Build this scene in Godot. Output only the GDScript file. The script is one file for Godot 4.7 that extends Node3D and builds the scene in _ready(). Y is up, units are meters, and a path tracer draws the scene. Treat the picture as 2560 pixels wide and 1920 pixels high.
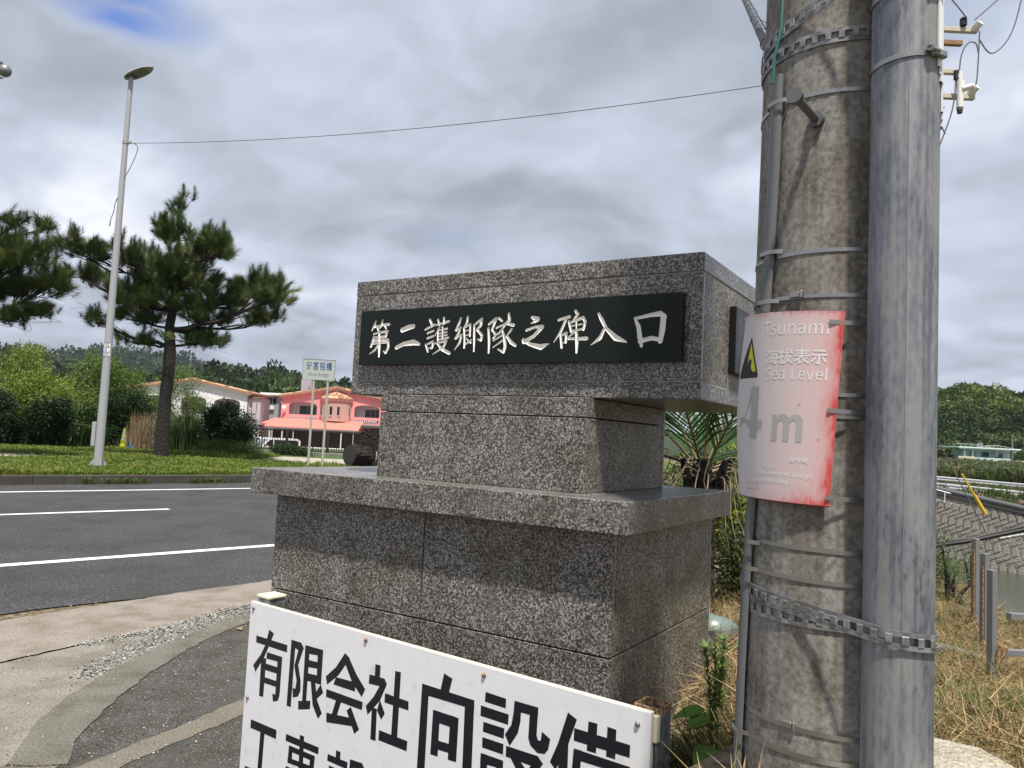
extends Node3D
# A roadside stone marker with a carved name plate, a company sign board and a utility pole, on a river bank beside a road.
# World: y up, metres, the photographer stands at the origin with the eye at 1.5 m looking towards -z.

const ROAD_A := Vector3(0.692, 0, -0.722)      # along the road, away to the right
const ROAD_B := Vector3(0.722, 0, 0.692)       # across the road, towards the photographer
const ROAD_O := Vector3(-2.86, 0, -9.68)       # a point on the near edge line
const MON_O := Vector3(0.361, 0.796, -2.553)   # front right corner of the monument at a joint
const MON_TURN := -0.5611
const POLE := Vector3(0.72, 0, -1.704)
const PIPE := Vector3(0.743, 0, -1.462)

var M := {}
var rng := RandomNumberGenerator.new()
var used := {}


class Mb:
	var v := PackedVector3Array()
	var n := PackedVector3Array()
	var c := PackedColorArray()
	var t := PackedVector2Array()
	var col := Color.WHITE

	func tri(a: Vector3, b: Vector3, d: Vector3, na = null, nb = null, nd = null, ta := Vector2.ZERO, tb := Vector2.ZERO, td := Vector2.ZERO) -> void:
		var f := (b - a).cross(d - a).normalized()
		v.append(a); v.append(d); v.append(b)
		n.append(f if na == null else na); n.append(f if nd == null else nd); n.append(f if nb == null else nb)
		t.append(ta); t.append(td); t.append(tb)
		c.append(col); c.append(col); c.append(col)

	func quad(a: Vector3, b: Vector3, d: Vector3, e: Vector3) -> void:
		tri(a, b, d)
		tri(a, d, e)

	func box(m: Vector3, s: Vector3, bev := 0.0, q := Basis()) -> void:
		var h := s * 0.5
		bev = minf(bev, minf(h.x, minf(h.y, h.z)) * 0.6)
		var ax := [Vector3(1, 0, 0), Vector3(0, 1, 0), Vector3(0, 0, 1)]
		for i in 3:
			var u: Vector3 = ax[(i + 1) % 3]
			var w: Vector3 = ax[(i + 2) % 3]
			for sg: float in [-1.0, 1.0]:
				var o: Vector3 = ax[i] * h * sg
				var hu: Vector3 = u * (h.dot(u) - bev)
				var hw: Vector3 = w * (h.dot(w) - bev) * sg
				quad(m + q * (o - hu - hw), m + q * (o + hu - hw), m + q * (o + hu + hw), m + q * (o - hu + hw))
		if bev <= 0.0:
			return
		for i in 3:
			var e: Vector3 = ax[i]
			var u: Vector3 = ax[(i + 1) % 3]
			var w: Vector3 = ax[(i + 2) % 3]
			var le: Vector3 = e * (h.dot(e) - bev)
			for su: float in [-1.0, 1.0]:
				for sw: float in [-1.0, 1.0]:
					var p1: Vector3 = u * h.dot(u) * su + w * (h.dot(w) - bev) * sw
					var p2: Vector3 = u * (h.dot(u) - bev) * su + w * h.dot(w) * sw
					if su * sw > 0.0:
						quad(m + q * (p1 - le), m + q * (p2 - le), m + q * (p2 + le), m + q * (p1 + le))
					else:
						quad(m + q * (p2 - le), m + q * (p1 - le), m + q * (p1 + le), m + q * (p2 + le))
		for sx: float in [-1.0, 1.0]:
			for sy: float in [-1.0, 1.0]:
				for sz: float in [-1.0, 1.0]:
					var k := Vector3(sx, sy, sz)
					var a := m + q * (k * (h - Vector3(0, bev, bev)))
					var b := m + q * (k * (h - Vector3(bev, 0, bev)))
					var d := m + q * (k * (h - Vector3(bev, bev, 0)))
					if sx * sy * sz > 0.0:
						tri(a, b, d)
					else:
						tri(a, d, b)

	func tube(p: PackedVector3Array, r: Array, seg := 8, caps := true) -> void:
		var rings: Array[PackedVector3Array] = []
		var nrm: Array[PackedVector3Array] = []
		var side := Vector3.ZERO
		var run := 0.0
		var lens := []
		for i in p.size():
			var d := (p[mini(i + 1, p.size() - 1)] - p[maxi(i - 1, 0)]).normalized()
			if side == Vector3.ZERO:
				side = d.cross(Vector3.UP if absf(d.y) < 0.95 else Vector3.BACK).normalized()
			side = (side - d * side.dot(d)).normalized()
			var up := d.cross(side)
			var ring := PackedVector3Array()
			var nn := PackedVector3Array()
			var rad: float = r[mini(i, r.size() - 1)]
			for k in seg + 1:
				var a := TAU * k / seg
				var o := side * cos(a) + up * sin(a)
				nn.append(o)
				ring.append(p[i] + o * rad)
			rings.append(ring)
			nrm.append(nn)
			if i > 0:
				run += p[i].distance_to(p[i - 1])
			lens.append(run)
		for i in p.size() - 1:
			for k in seg:
				var u0 := float(k) / seg
				var u1 := float(k + 1) / seg
				var A := rings[i][k]; var B := rings[i][k + 1]; var C := rings[i + 1][k + 1]; var D := rings[i + 1][k]
				tri(A, B, C, nrm[i][k], nrm[i][k + 1], nrm[i + 1][k + 1], Vector2(u0, lens[i]), Vector2(u1, lens[i]), Vector2(u1, lens[i + 1]))
				tri(A, C, D, nrm[i][k], nrm[i + 1][k + 1], nrm[i + 1][k], Vector2(u0, lens[i]), Vector2(u1, lens[i + 1]), Vector2(u0, lens[i + 1]))
		if caps:
			for k in seg:
				tri(p[0], rings[0][k + 1], rings[0][k])
				tri(p[p.size() - 1], rings[p.size() - 1][k], rings[p.size() - 1][k + 1])

	func rod(a: Vector3, b: Vector3, ra: float, rb := -1.0, seg := 8) -> void:
		tube(PackedVector3Array([a, b]), [ra, ra if rb < 0.0 else rb], seg)

	func prism(poly: PackedVector2Array, z0: float, z1: float, x := Transform3D(), ring := true) -> void:
		if Geometry2D.is_polygon_clockwise(poly):
			poly = poly.duplicate()
			poly.reverse()
		var ix := Geometry2D.triangulate_polygon(poly)
		for i in range(0, ix.size(), 3):
			var a := poly[ix[i]]; var b := poly[ix[i + 1]]; var d := poly[ix[i + 2]]
			if (b - a).cross(d - a) < 0.0:
				var s := b
				b = d
				d = s
			tri(x * Vector3(a.x, a.y, z1), x * Vector3(b.x, b.y, z1), x * Vector3(d.x, d.y, z1), null, null, null, a, b, d)
			if ring:
				tri(x * Vector3(a.x, a.y, z0), x * Vector3(d.x, d.y, z0), x * Vector3(b.x, b.y, z0))
		if ring:
			for i in poly.size():
				var a := poly[i]; var b := poly[(i + 1) % poly.size()]
				quad(x * Vector3(a.x, a.y, z0), x * Vector3(b.x, b.y, z0), x * Vector3(b.x, b.y, z1), x * Vector3(a.x, a.y, z1))

	func ball(m: Vector3, s: Vector3, rows := 6, seg := 10) -> void:
		for i in rows:
			for k in seg:
				var q := []
				for e in [[i, k], [i, k + 1], [i + 1, k + 1], [i + 1, k]]:
					var la: float = PI * e[0] / rows
					var lo: float = TAU * e[1] / seg
					q.append(Vector3(sin(la) * cos(lo), cos(la), -sin(la) * sin(lo)))
				if i > 0:
					tri(m + q[0] * s, m + q[2] * s, m + q[1] * s, q[0], q[2], q[1])
				if i < rows - 1:
					tri(m + q[0] * s, m + q[3] * s, m + q[2] * s, q[0], q[3], q[2])

	func mesh() -> ArrayMesh:
		var a := []
		a.resize(Mesh.ARRAY_MAX)
		a[Mesh.ARRAY_VERTEX] = v
		a[Mesh.ARRAY_NORMAL] = n
		a[Mesh.ARRAY_COLOR] = c
		a[Mesh.ARRAY_TEX_UV] = t
		var m := ArrayMesh.new()
		m.add_surface_from_arrays(Mesh.PRIMITIVE_TRIANGLES, a)
		return m


# ---------------------------------------------------------------- naming
func numbered(called: String) -> String:
	var k: int = used.get(called, -1) + 1
	used[called] = k
	return called if k == 0 else "%s_%03d" % [called, k]

func tag(o: Node, label: String, category: String, group := "") -> Node:
	o.set_meta("label", label)
	o.set_meta("category", category)
	if group:
		o.set_meta("group", group)
	return o

func thing(called: String, label: String, category: String, at := Vector3.ZERO, turn := 0.0, group := "") -> Node3D:
	var o := Node3D.new()
	o.name = numbered(called)
	add_child(o, true)
	o.position = at
	o.rotation.y = turn
	tag(o, label, category, group)
	return o

func part(called: String, m, material: Material, parent: Node) -> MeshInstance3D:
	var o := MeshInstance3D.new()
	o.name = called
	if parent == self:
		o.name = numbered(called)
	else:
		var key := "%d/%s" % [parent.get_instance_id(), called]
		var k: int = used.get(key, -1) + 1
		used[key] = k
		if k:
			o.name = "%s_%03d" % [called, k]
	o.mesh = m.mesh() if m is Mb else m
	o.material_override = material
	parent.add_child(o, true)
	return o

func struct(called: String, m, material: Material, parent: Node = self) -> MeshInstance3D:
	var o := part(called, m, material, parent)
	o.set_meta("kind", "structure")
	return o

func stuff(called: String, mesh: Mesh, xf: Array, cols: Array, material: Material, parent: Node = self) -> MultiMeshInstance3D:
	var mm := MultiMesh.new()
	mm.transform_format = MultiMesh.TRANSFORM_3D
	mm.use_colors = true
	mm.mesh = mesh
	mm.instance_count = xf.size()
	for i in xf.size():
		mm.set_instance_transform(i, xf[i])
		mm.set_instance_color(i, cols[i] if cols.size() else Color.WHITE)
	var o := MultiMeshInstance3D.new()
	o.name = numbered(called) if parent == self else called
	o.multimesh = mm
	o.material_override = material
	parent.add_child(o, true)
	o.set_meta("kind", "stuff")
	return o


# ---------------------------------------------------------------- materials
func lin(r: float, g: float, b: float) -> Color:
	return Color(r, g, b).linear_to_srgb()

func sm(r: float, g: float, b: float, rough := 0.7, metal := 0.0) -> StandardMaterial3D:
	var m := StandardMaterial3D.new()
	m.albedo_color = lin(r, g, b)
	m.roughness = rough
	m.metallic = metal
	return m

func noise(kind: int, freq: float, sd: int, oct := 4) -> FastNoiseLite:
	var f := FastNoiseLite.new()
	f.noise_type = kind
	f.frequency = freq
	f.seed = sd
	f.fractal_type = FastNoiseLite.FRACTAL_FBM if oct > 1 else FastNoiseLite.FRACTAL_NONE
	f.fractal_octaves = oct
	return f

func ramp(stops: Array, hard := false) -> Gradient:
	var g := Gradient.new()
	var off := PackedFloat32Array()
	var cc := PackedColorArray()
	for s in stops:
		off.append(s[0])
		cc.append(lin(s[1], s[2], s[3]))
	g.offsets = off
	g.colors = cc
	if hard:
		g.interpolation_mode = Gradient.GRADIENT_INTERPOLATE_CONSTANT
	return g

func tex(f: FastNoiseLite, g: Gradient, size := 512, h := 0) -> NoiseTexture2D:
	var t := NoiseTexture2D.new()
	t.width = size
	t.height = h if h else size
	t.seamless = true
	t.noise = f
	t.color_ramp = g
	return t

func relief(f: FastNoiseLite, size := 256, strength := 4.0) -> NoiseTexture2D:
	var t := NoiseTexture2D.new()
	t.width = size
	t.height = size
	t.seamless = true
	t.noise = f
	t.as_normal_map = true
	t.bump_strength = strength
	return t

func tri(m: StandardMaterial3D, per: float, world := false) -> StandardMaterial3D:
	m.uv1_triplanar = true
	m.uv1_world_triplanar = world
	m.uv1_scale = Vector3.ONE / per
	m.uv1_triplanar_sharpness = 4.0
	return m

func mottle(m: StandardMaterial3D, per: float, world := false) -> StandardMaterial3D:   # blotches of dirt over a finer pattern
	m.detail_enabled = true
	m.detail_blend_mode = BaseMaterial3D.BLEND_MODE_MUL
	m.detail_albedo = M.blotch
	m.detail_uv_layer = BaseMaterial3D.DETAIL_UV_2
	m.uv2_triplanar = true
	m.uv2_world_triplanar = world
	m.uv2_scale = Vector3.ONE / per
	return m

func leafy(r: float, g: float, b: float, glow := 0.35, rough := 0.55) -> StandardMaterial3D:
	var m := sm(1, 1, 1, rough)
	m.vertex_color_use_as_albedo = true
	m.albedo_color = lin(r, g, b)
	m.backlight_enabled = true
	m.backlight = lin(r * glow, g * glow, b * glow * 0.6)
	m.metallic_specular = 0.35
	return m

func materials() -> void:
	const CELL := FastNoiseLite.TYPE_CELLULAR
	const SIMP := FastNoiseLite.TYPE_SIMPLEX_SMOOTH
	M.blotch = tex(noise(SIMP, 0.012, 5, 5), ramp([[0.0, 0.62, 0.6, 0.54], [0.4, 0.85, 0.84, 0.8], [0.7, 1, 1, 1], [1.0, 1, 1, 1]]), 512)
	var gr := noise(CELL, 0.21, 11, 1)
	gr.cellular_return_type = FastNoiseLite.RETURN_CELL_VALUE
	gr.cellular_jitter = 1.0
	gr.domain_warp_enabled = true
	gr.domain_warp_amplitude = 6.0
	gr.domain_warp_frequency = 0.12
	var m := sm(1, 1, 1, 0.28)
	m.albedo_texture = tex(gr, ramp([[0.0, 0.042, 0.04, 0.039], [0.19, 0.105, 0.098, 0.094], [0.4, 0.16, 0.149, 0.143], [0.54, 0.064, 0.06, 0.058], [0.63, 0.3, 0.288, 0.28], [0.8, 0.19, 0.172, 0.165], [0.89, 0.38, 0.368, 0.358]], true), 1024)
	m.metallic_specular = 0.45
	M.granite = mottle(tri(m, 1.05), 1.7)
	M.granite_worn = M.granite.duplicate()      # the weathered side: brown-green film of algae
	M.granite_worn.albedo_color = lin(0.98, 0.95, 0.83)
	M.granite_worn.roughness = 0.45
	M.mortar = sm(0.018, 0.015, 0.012, 0.95)
	M.seam = sm(0.34, 0.32, 0.27, 0.8)
	m = sm(0.012, 0.0155, 0.0145, 0.16)
	m.roughness_texture = tex(noise(SIMP, 0.01, 3, 5), ramp([[0, 0.25, 0.25, 0.25], [1, 0.75, 0.75, 0.75]]), 256)
	m.roughness = 0.45
	m.metallic_specular = 0.28
	M.black_stone = tri(m, 0.6)
	m = sm(0.86, 0.85, 0.82, 0.8)
	M.carve_white = m
	# road
	var ag := noise(CELL, 0.22, 21, 1)
	ag.cellular_return_type = FastNoiseLite.RETURN_CELL_VALUE
	m = sm(1, 1, 1, 0.85)
	m.albedo_texture = tex(ag, ramp([[0.0, 0.022, 0.023, 0.025], [0.3, 0.05, 0.051, 0.055], [0.7, 0.074, 0.075, 0.079], [0.92, 0.145, 0.145, 0.145], [0.98, 0.34, 0.34, 0.33]], true), 1024)
	m.normal_enabled = true
	m.normal_texture = relief(noise(CELL, 0.2, 22, 1), 512, 6.0)
	m.normal_scale = 0.8
	M.asphalt = mottle(tri(m, 1.3, true), 7.0, true)
	m = sm(1, 1, 1, 0.9)
	m.albedo_texture = tex(ag, ramp([[0.0, 0.045, 0.044, 0.042], [0.3, 0.075, 0.073, 0.068], [0.7, 0.105, 0.1, 0.092], [0.92, 0.2, 0.19, 0.17], [0.98, 0.42, 0.4, 0.36]], true), 1024)
	m.normal_enabled = true
	m.normal_texture = relief(noise(CELL, 0.2, 23, 1), 512, 6.0)
	M.asphalt_old = mottle(tri(m, 1.0, true), 1.6, true)
	m = sm(0.8, 0.8, 0.79, 0.7)
	m.albedo_texture = tex(noise(SIMP, 0.05, 8, 4), ramp([[0, 0.45, 0.45, 0.44], [0.3, 0.95, 0.95, 0.94], [1, 1, 1, 1]]), 256)
	M.line = tri(m, 0.7, true)
	for e in [["apron", 0.25, 0.222, 0.195, 31], ["slab", 0.225, 0.212, 0.188, 32], ["kerb", 0.15, 0.143, 0.123, 33], ["strip", 0.165, 0.148, 0.122, 34], ["pale", 0.42, 0.39, 0.33, 35], ["kerbstone", 0.07, 0.063, 0.055, 36]]:
		m = sm(1, 1, 1, 0.92)
		m.albedo_texture = tex(noise(SIMP, 0.06, e[4], 6), ramp([[0.1, e[1] * 0.6, e[2] * 0.6, e[3] * 0.6], [0.45, e[1], e[2], e[3]], [0.9, e[1] * 1.35, e[2] * 1.35, e[3] * 1.35]]), 512)
		m.normal_enabled = true
		m.normal_texture = relief(noise(SIMP, 0.25, e[4], 3), 256, 5.0)
		m.normal_scale = 0.7
		M[e[0]] = mottle(tri(m, 0.55, true), 2.2, true)
	# ground cover
	m = sm(1, 1, 1, 0.95)
	m.albedo_texture = tex(noise(SIMP, 0.04, 41, 6), ramp([[0.2, 0.05, 0.04, 0.022], [0.5, 0.13, 0.1, 0.058], [0.8, 0.2, 0.16, 0.095]]), 512)
	M.soil = tri(m, 1.4, true)
	m = sm(1, 1, 1, 0.95)
	m.albedo_texture = tex(noise(SIMP, 0.04, 42, 6), ramp([[0.2, 0.02, 0.04, 0.01], [0.5, 0.045, 0.085, 0.018], [0.8, 0.075, 0.12, 0.03]]), 512)
	M.turf = tri(m, 2.0, true)
	M.green_hill = sm(0.018, 0.032, 0.01, 0.95)
	M.grass = leafy(1, 1, 1, 0.3)
	M.leaf = leafy(1, 1, 1, 0.25, 0.45)
	M.needle = leafy(1, 1, 1, 0.12)
	M.straw = leafy(1, 1, 1, 0.2, 0.8)
	m = sm(1, 1, 1, 0.95)
	m.albedo_texture = tex(noise(SIMP, 0.05, 43, 5), ramp([[0.25, 0.005, 0.0045, 0.004], [0.5, 0.02, 0.017, 0.014], [0.75, 0.05, 0.042, 0.034]]), 256)
	m.normal_enabled = true
	m.normal_texture = relief(noise(CELL, 0.06, 44, 2), 256, 12.0)
	tri(m, 0.5)
	m.uv1_scale = Vector3(2.2, 0.9, 2.2)
	M.bark = m
	# metal and paint
	M.lamp_grey = sm(0.36, 0.36, 0.38, 0.5)
	M.lamp_dark = sm(0.1, 0.11, 0.1, 0.5)
	M.glass = sm(0.2, 0.22, 0.2, 0.15)
	M.steel = sm(0.42, 0.42, 0.41, 0.42, 0.75)
	m = sm(1, 1, 1, 0.5, 0.45)
	m.albedo_texture = tex(noise(SIMP, 0.03, 51, 5), ramp([[0.2, 0.13, 0.13, 0.135], [0.5, 0.22, 0.225, 0.235], [0.8, 0.32, 0.33, 0.345]]), 256)
	M.zinc = tri(m, 0.35)
	M.stainless = sm(0.33, 0.325, 0.31, 0.34, 0.85)
	M.conduit = sm(0.11, 0.118, 0.122, 0.45)
	M.white = sm(0.78, 0.78, 0.79, 0.4)
	m = sm(1, 1, 1, 0.38)
	m.albedo_texture = tex(noise(SIMP, 0.02, 81, 6), ramp([[0.0, 0.6, 0.59, 0.57], [0.22, 0.74, 0.745, 0.78], [1, 0.78, 0.785, 0.83]]), 512)
	M.board_white = tri(m, 0.9)
	M.board_edge = sm(0.55, 0.54, 0.48, 0.6)
	M.ink = sm(0.006, 0.006, 0.012, 0.4)
	M.cream = sm(0.72, 0.66, 0.5, 0.6)
	m = sm(1, 1, 1, 0.85)
	m.albedo_texture = tex(noise(SIMP, 0.04, 52, 5), ramp([[0.3, 0.12, 0.05, 0.02], [0.55, 0.3, 0.19, 0.09], [0.8, 0.4, 0.3, 0.18]]), 256)
	M.rust = tri(m, 0.2)
	M.black = sm(0.012, 0.012, 0.013, 0.5)
	M.black_wire = sm(0.02, 0.02, 0.022, 0.55)
	M.green_wire = sm(0.03, 0.16, 0.13, 0.5)
	M.grey_wire = sm(0.12, 0.12, 0.13, 0.6)
	M.brown = sm(0.024, 0.02, 0.019, 0.55)
	M.window = sm(0.012, 0.014, 0.016, 0.08)
	M.pink = sm(0.76, 0.3, 0.31, 0.75)
	M.pink_trim = sm(0.84, 0.36, 0.34, 0.7)
	M.awning = sm(0.7, 0.2, 0.16, 0.6)
	m = sm(1, 1, 1, 0.8)
	m.albedo_texture = tex(noise(CELL, 0.05, 53, 1), ramp([[0.1, 0.26, 0.12, 0.075], [0.5, 0.4, 0.22, 0.14], [0.9, 0.52, 0.36, 0.24]]), 256)
	M.rooftile = tri(m, 2.0)
	m = sm(1, 1, 1, 0.8)
	m.albedo_texture = tex(noise(SIMP, 0.03, 54, 5), ramp([[0.2, 0.66, 0.65, 0.66], [0.6, 0.76, 0.75, 0.77], [1, 0.8, 0.79, 0.8]]), 256)
	M.plaster = tri(m, 5.0)
	M.mauve = sm(0.5, 0.43, 0.46, 0.8)
	M.stonewall = tri(sm(0.5, 0.3, 0.25, 0.85), 1.0)
	M.grey_wall = sm(0.3, 0.3, 0.32, 0.8)
	M.mint = sm(0.5, 0.68, 0.62, 0.7)
	M.cream_wall = sm(0.62, 0.56, 0.42, 0.8)
	M.maroon = sm(0.05, 0.018, 0.018, 0.7)
	m = sm(0.8, 0.8, 0.81, 0.2)
	m.clearcoat_enabled = true
	m.clearcoat = 0.6
	M.car_white = m
	M.tyre = sm(0.02, 0.02, 0.02, 0.8)
	M.lime = sm(0.5, 0.62, 0.03, 0.5)
	M.band_grey = sm(0.45, 0.46, 0.44, 0.45)
	M.blue = sm(0.01, 0.16, 0.66, 0.4)
	M.sign_plate = sm(0.42, 0.45, 0.43, 0.6)
	M.sign_blue = sm(0.02, 0.1, 0.24, 0.5)
	M.sign_pole = sm(0.4, 0.4, 0.34, 0.5)
	M.yellow = sm(0.72, 0.46, 0.04, 0.5)
	M.wave_yellow = sm(0.66, 0.6, 0.02, 0.5)
	m = sm(1, 1, 1, 0.95)
	m.albedo_texture = tex(noise(CELL, 0.07, 55, 3), ramp([[0.2, 0.004, 0.0035, 0.003], [0.6, 0.024, 0.018, 0.015], [0.9, 0.06, 0.046, 0.038]]), 256)
	m.normal_enabled = true
	m.normal_texture = relief(noise(CELL, 0.05, 56, 3), 256, 14.0)
	M.lava = tri(m, 0.35)
	m = sm(1, 1, 1, 0.9)
	m.albedo_texture = tex(noise(SIMP, 0.03, 57, 5), ramp([[0.2, 0.06, 0.055, 0.048], [0.5, 0.12, 0.11, 0.1], [0.8, 0.2, 0.185, 0.16]]), 256)
	M.block = tri(m, 1.2)
	M.block_rim = sm(0.24, 0.22, 0.18, 0.9)
	M.guard = sm(0.5, 0.51, 0.55, 0.4, 0.3)
	var w := sm(0.05, 0.058, 0.04, 0.12)
	w.normal_enabled = true
	w.normal_texture = relief(noise(SIMP, 0.03, 58, 4), 512, 5.0)
	w.normal_scale = 0.35
	M.water = tri(w, 3.0, true)
	M.post_grey = sm(0.17, 0.175, 0.18, 0.5)
	M.insulator = sm(0.78, 0.77, 0.74, 0.2)
	M.arm_cream = sm(0.5, 0.47, 0.38, 0.6)
	M.bag_green = sm(0.15, 0.2, 0.185, 0.35)
	M.pebble = sm(1, 1, 1, 0.85)
	M.pebble.vertex_color_use_as_albedo = true
const CARVED := {
	"dai": [[87,189,6,81,171,12,66,148,4], [81,164,9,112,167,8], [98,162,9,102,149,7], [126,192,6,122,173,12,111,157,4], [125,171,9,163,172,11], [140,166,8,148,155,7], [79,133,7,156,143,11,147,121,10], [80,117,7,149,121,9], [75,105,9,162,107,10], [80,123,7,74,96,10,67,78,8], [69,90,8,165,98,11,166,74,12,153,50,10,139,58,4], [110,143,11,115,75,13,116,34,7], [109,85,11,91,63,9,63,47,4]],
	"ni": [[239,145,19,272,155,20,298,159,16], [212,71,15,252,86,16,303,91,21,334,83,11]],
	"go": [[384,183,10,395,165,10], [363,143,8,410,161,10], [376,127,8,405,136,9], [376,106,8,405,114,9], [369,80,8,382,50,7], [375,80,7,406,92,10,404,68,9,398,63,6], [382,63,6,404,68,6], [422,160,7,482,173,10], [426,183,7,435,160,8], [457,189,9,456,164,7], [436,150,8,414,116,4], [429,141,8,430,96,8], [450,153,7,454,143,6], [430,137,6,475,143,8], [431,123,5,474,129,7], [432,112,5,475,117,7], [430,98,6,483,106,8], [451,142,6,454,101,6], [415,83,6,474,93,10,460,67,10,408,39,3], [429,83,7,456,58,13,493,42,12]],
	"kyo": [[542,183,8,534,163,10,518,135,5], [523,133,7,543,147,8,533,122,9,517,101,5], [521,101,7,550,117,8,541,84,9,518,55,3], [576,187,9,573,165,9,561,148,5], [564,145,7,590,157,8,590,110,8], [567,130,5,587,134,5], [568,111,5,591,116,5], [559,143,8,565,102,9,565,63,7], [567,74,6,597,93,8], [574,100,5,596,82,7], [609,148,8,612,100,10,613,48,6], [608,152,8,644,176,10,640,151,11,623,133,8], [625,133,8,649,110,11,644,92,10,628,96,4]],
	"tai": [[678,138,9,684,91,11,684,41,7], [679,153,8,712,175,11,703,152,10,694,130,7], [696,130,7,714,111,10,703,97,7], [725,176,9,740,164,8], [770,191,9,774,166,12,746,146,7], [716,138,8,760,153,8,793,146,12], [754,146,7,727,115,8,706,107,4], [743,128,7,753,103,11,760,67,13,753,42,10,727,54,5], [748,110,7,703,87,5], [754,92,8,703,61,4], [785,130,9,766,106,6], [766,103,9,786,79,13,806,66,10]],
	"no": [[875,173,10,899,165,18,872,149,3], [854,124,10,893,135,9,922,135,13], [921,134,14,884,99,12,843,79,14], [841,86,14,870,70,12,918,58,19,952,69,4]],
	"hi": [[991,158,9,1035,168,11], [1022,162,9,1002,115,10,974,75,3], [1001,103,9,1008,55,9], [1003,99,8,1025,108,10,1024,74,9], [1010,71,5,1025,76,5], [1059,190,8,1069,176,11,1049,153,4], [1034,150,9,1045,113,9], [1036,144,7,1091,163,11,1101,147,10,1094,119,9], [1046,133,5,1088,139,5], [1047,115,6,1094,121,7], [1064,152,6,1066,117,5], [1060,113,7,1033,89,5], [1035,86,7,1109,86,12], [1066,113,10,1070,77,13,1070,35,7]],
	"nyu": [[1154,175,8,1167,151,13,1185,120,11,1224,84,19,1264,69,6], [1183,127,9,1163,86,13,1128,61,3]],
	"kuchi": [[1294,153,7,1309,122,14,1315,85,16,1322,53,10], [1302,152,10,1354,161,13,1387,164,17,1406,151,10], [1399,155,19,1397,111,19,1390,68,15], [1316,70,15,1358,80,14,1393,73,13]],
}
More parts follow.
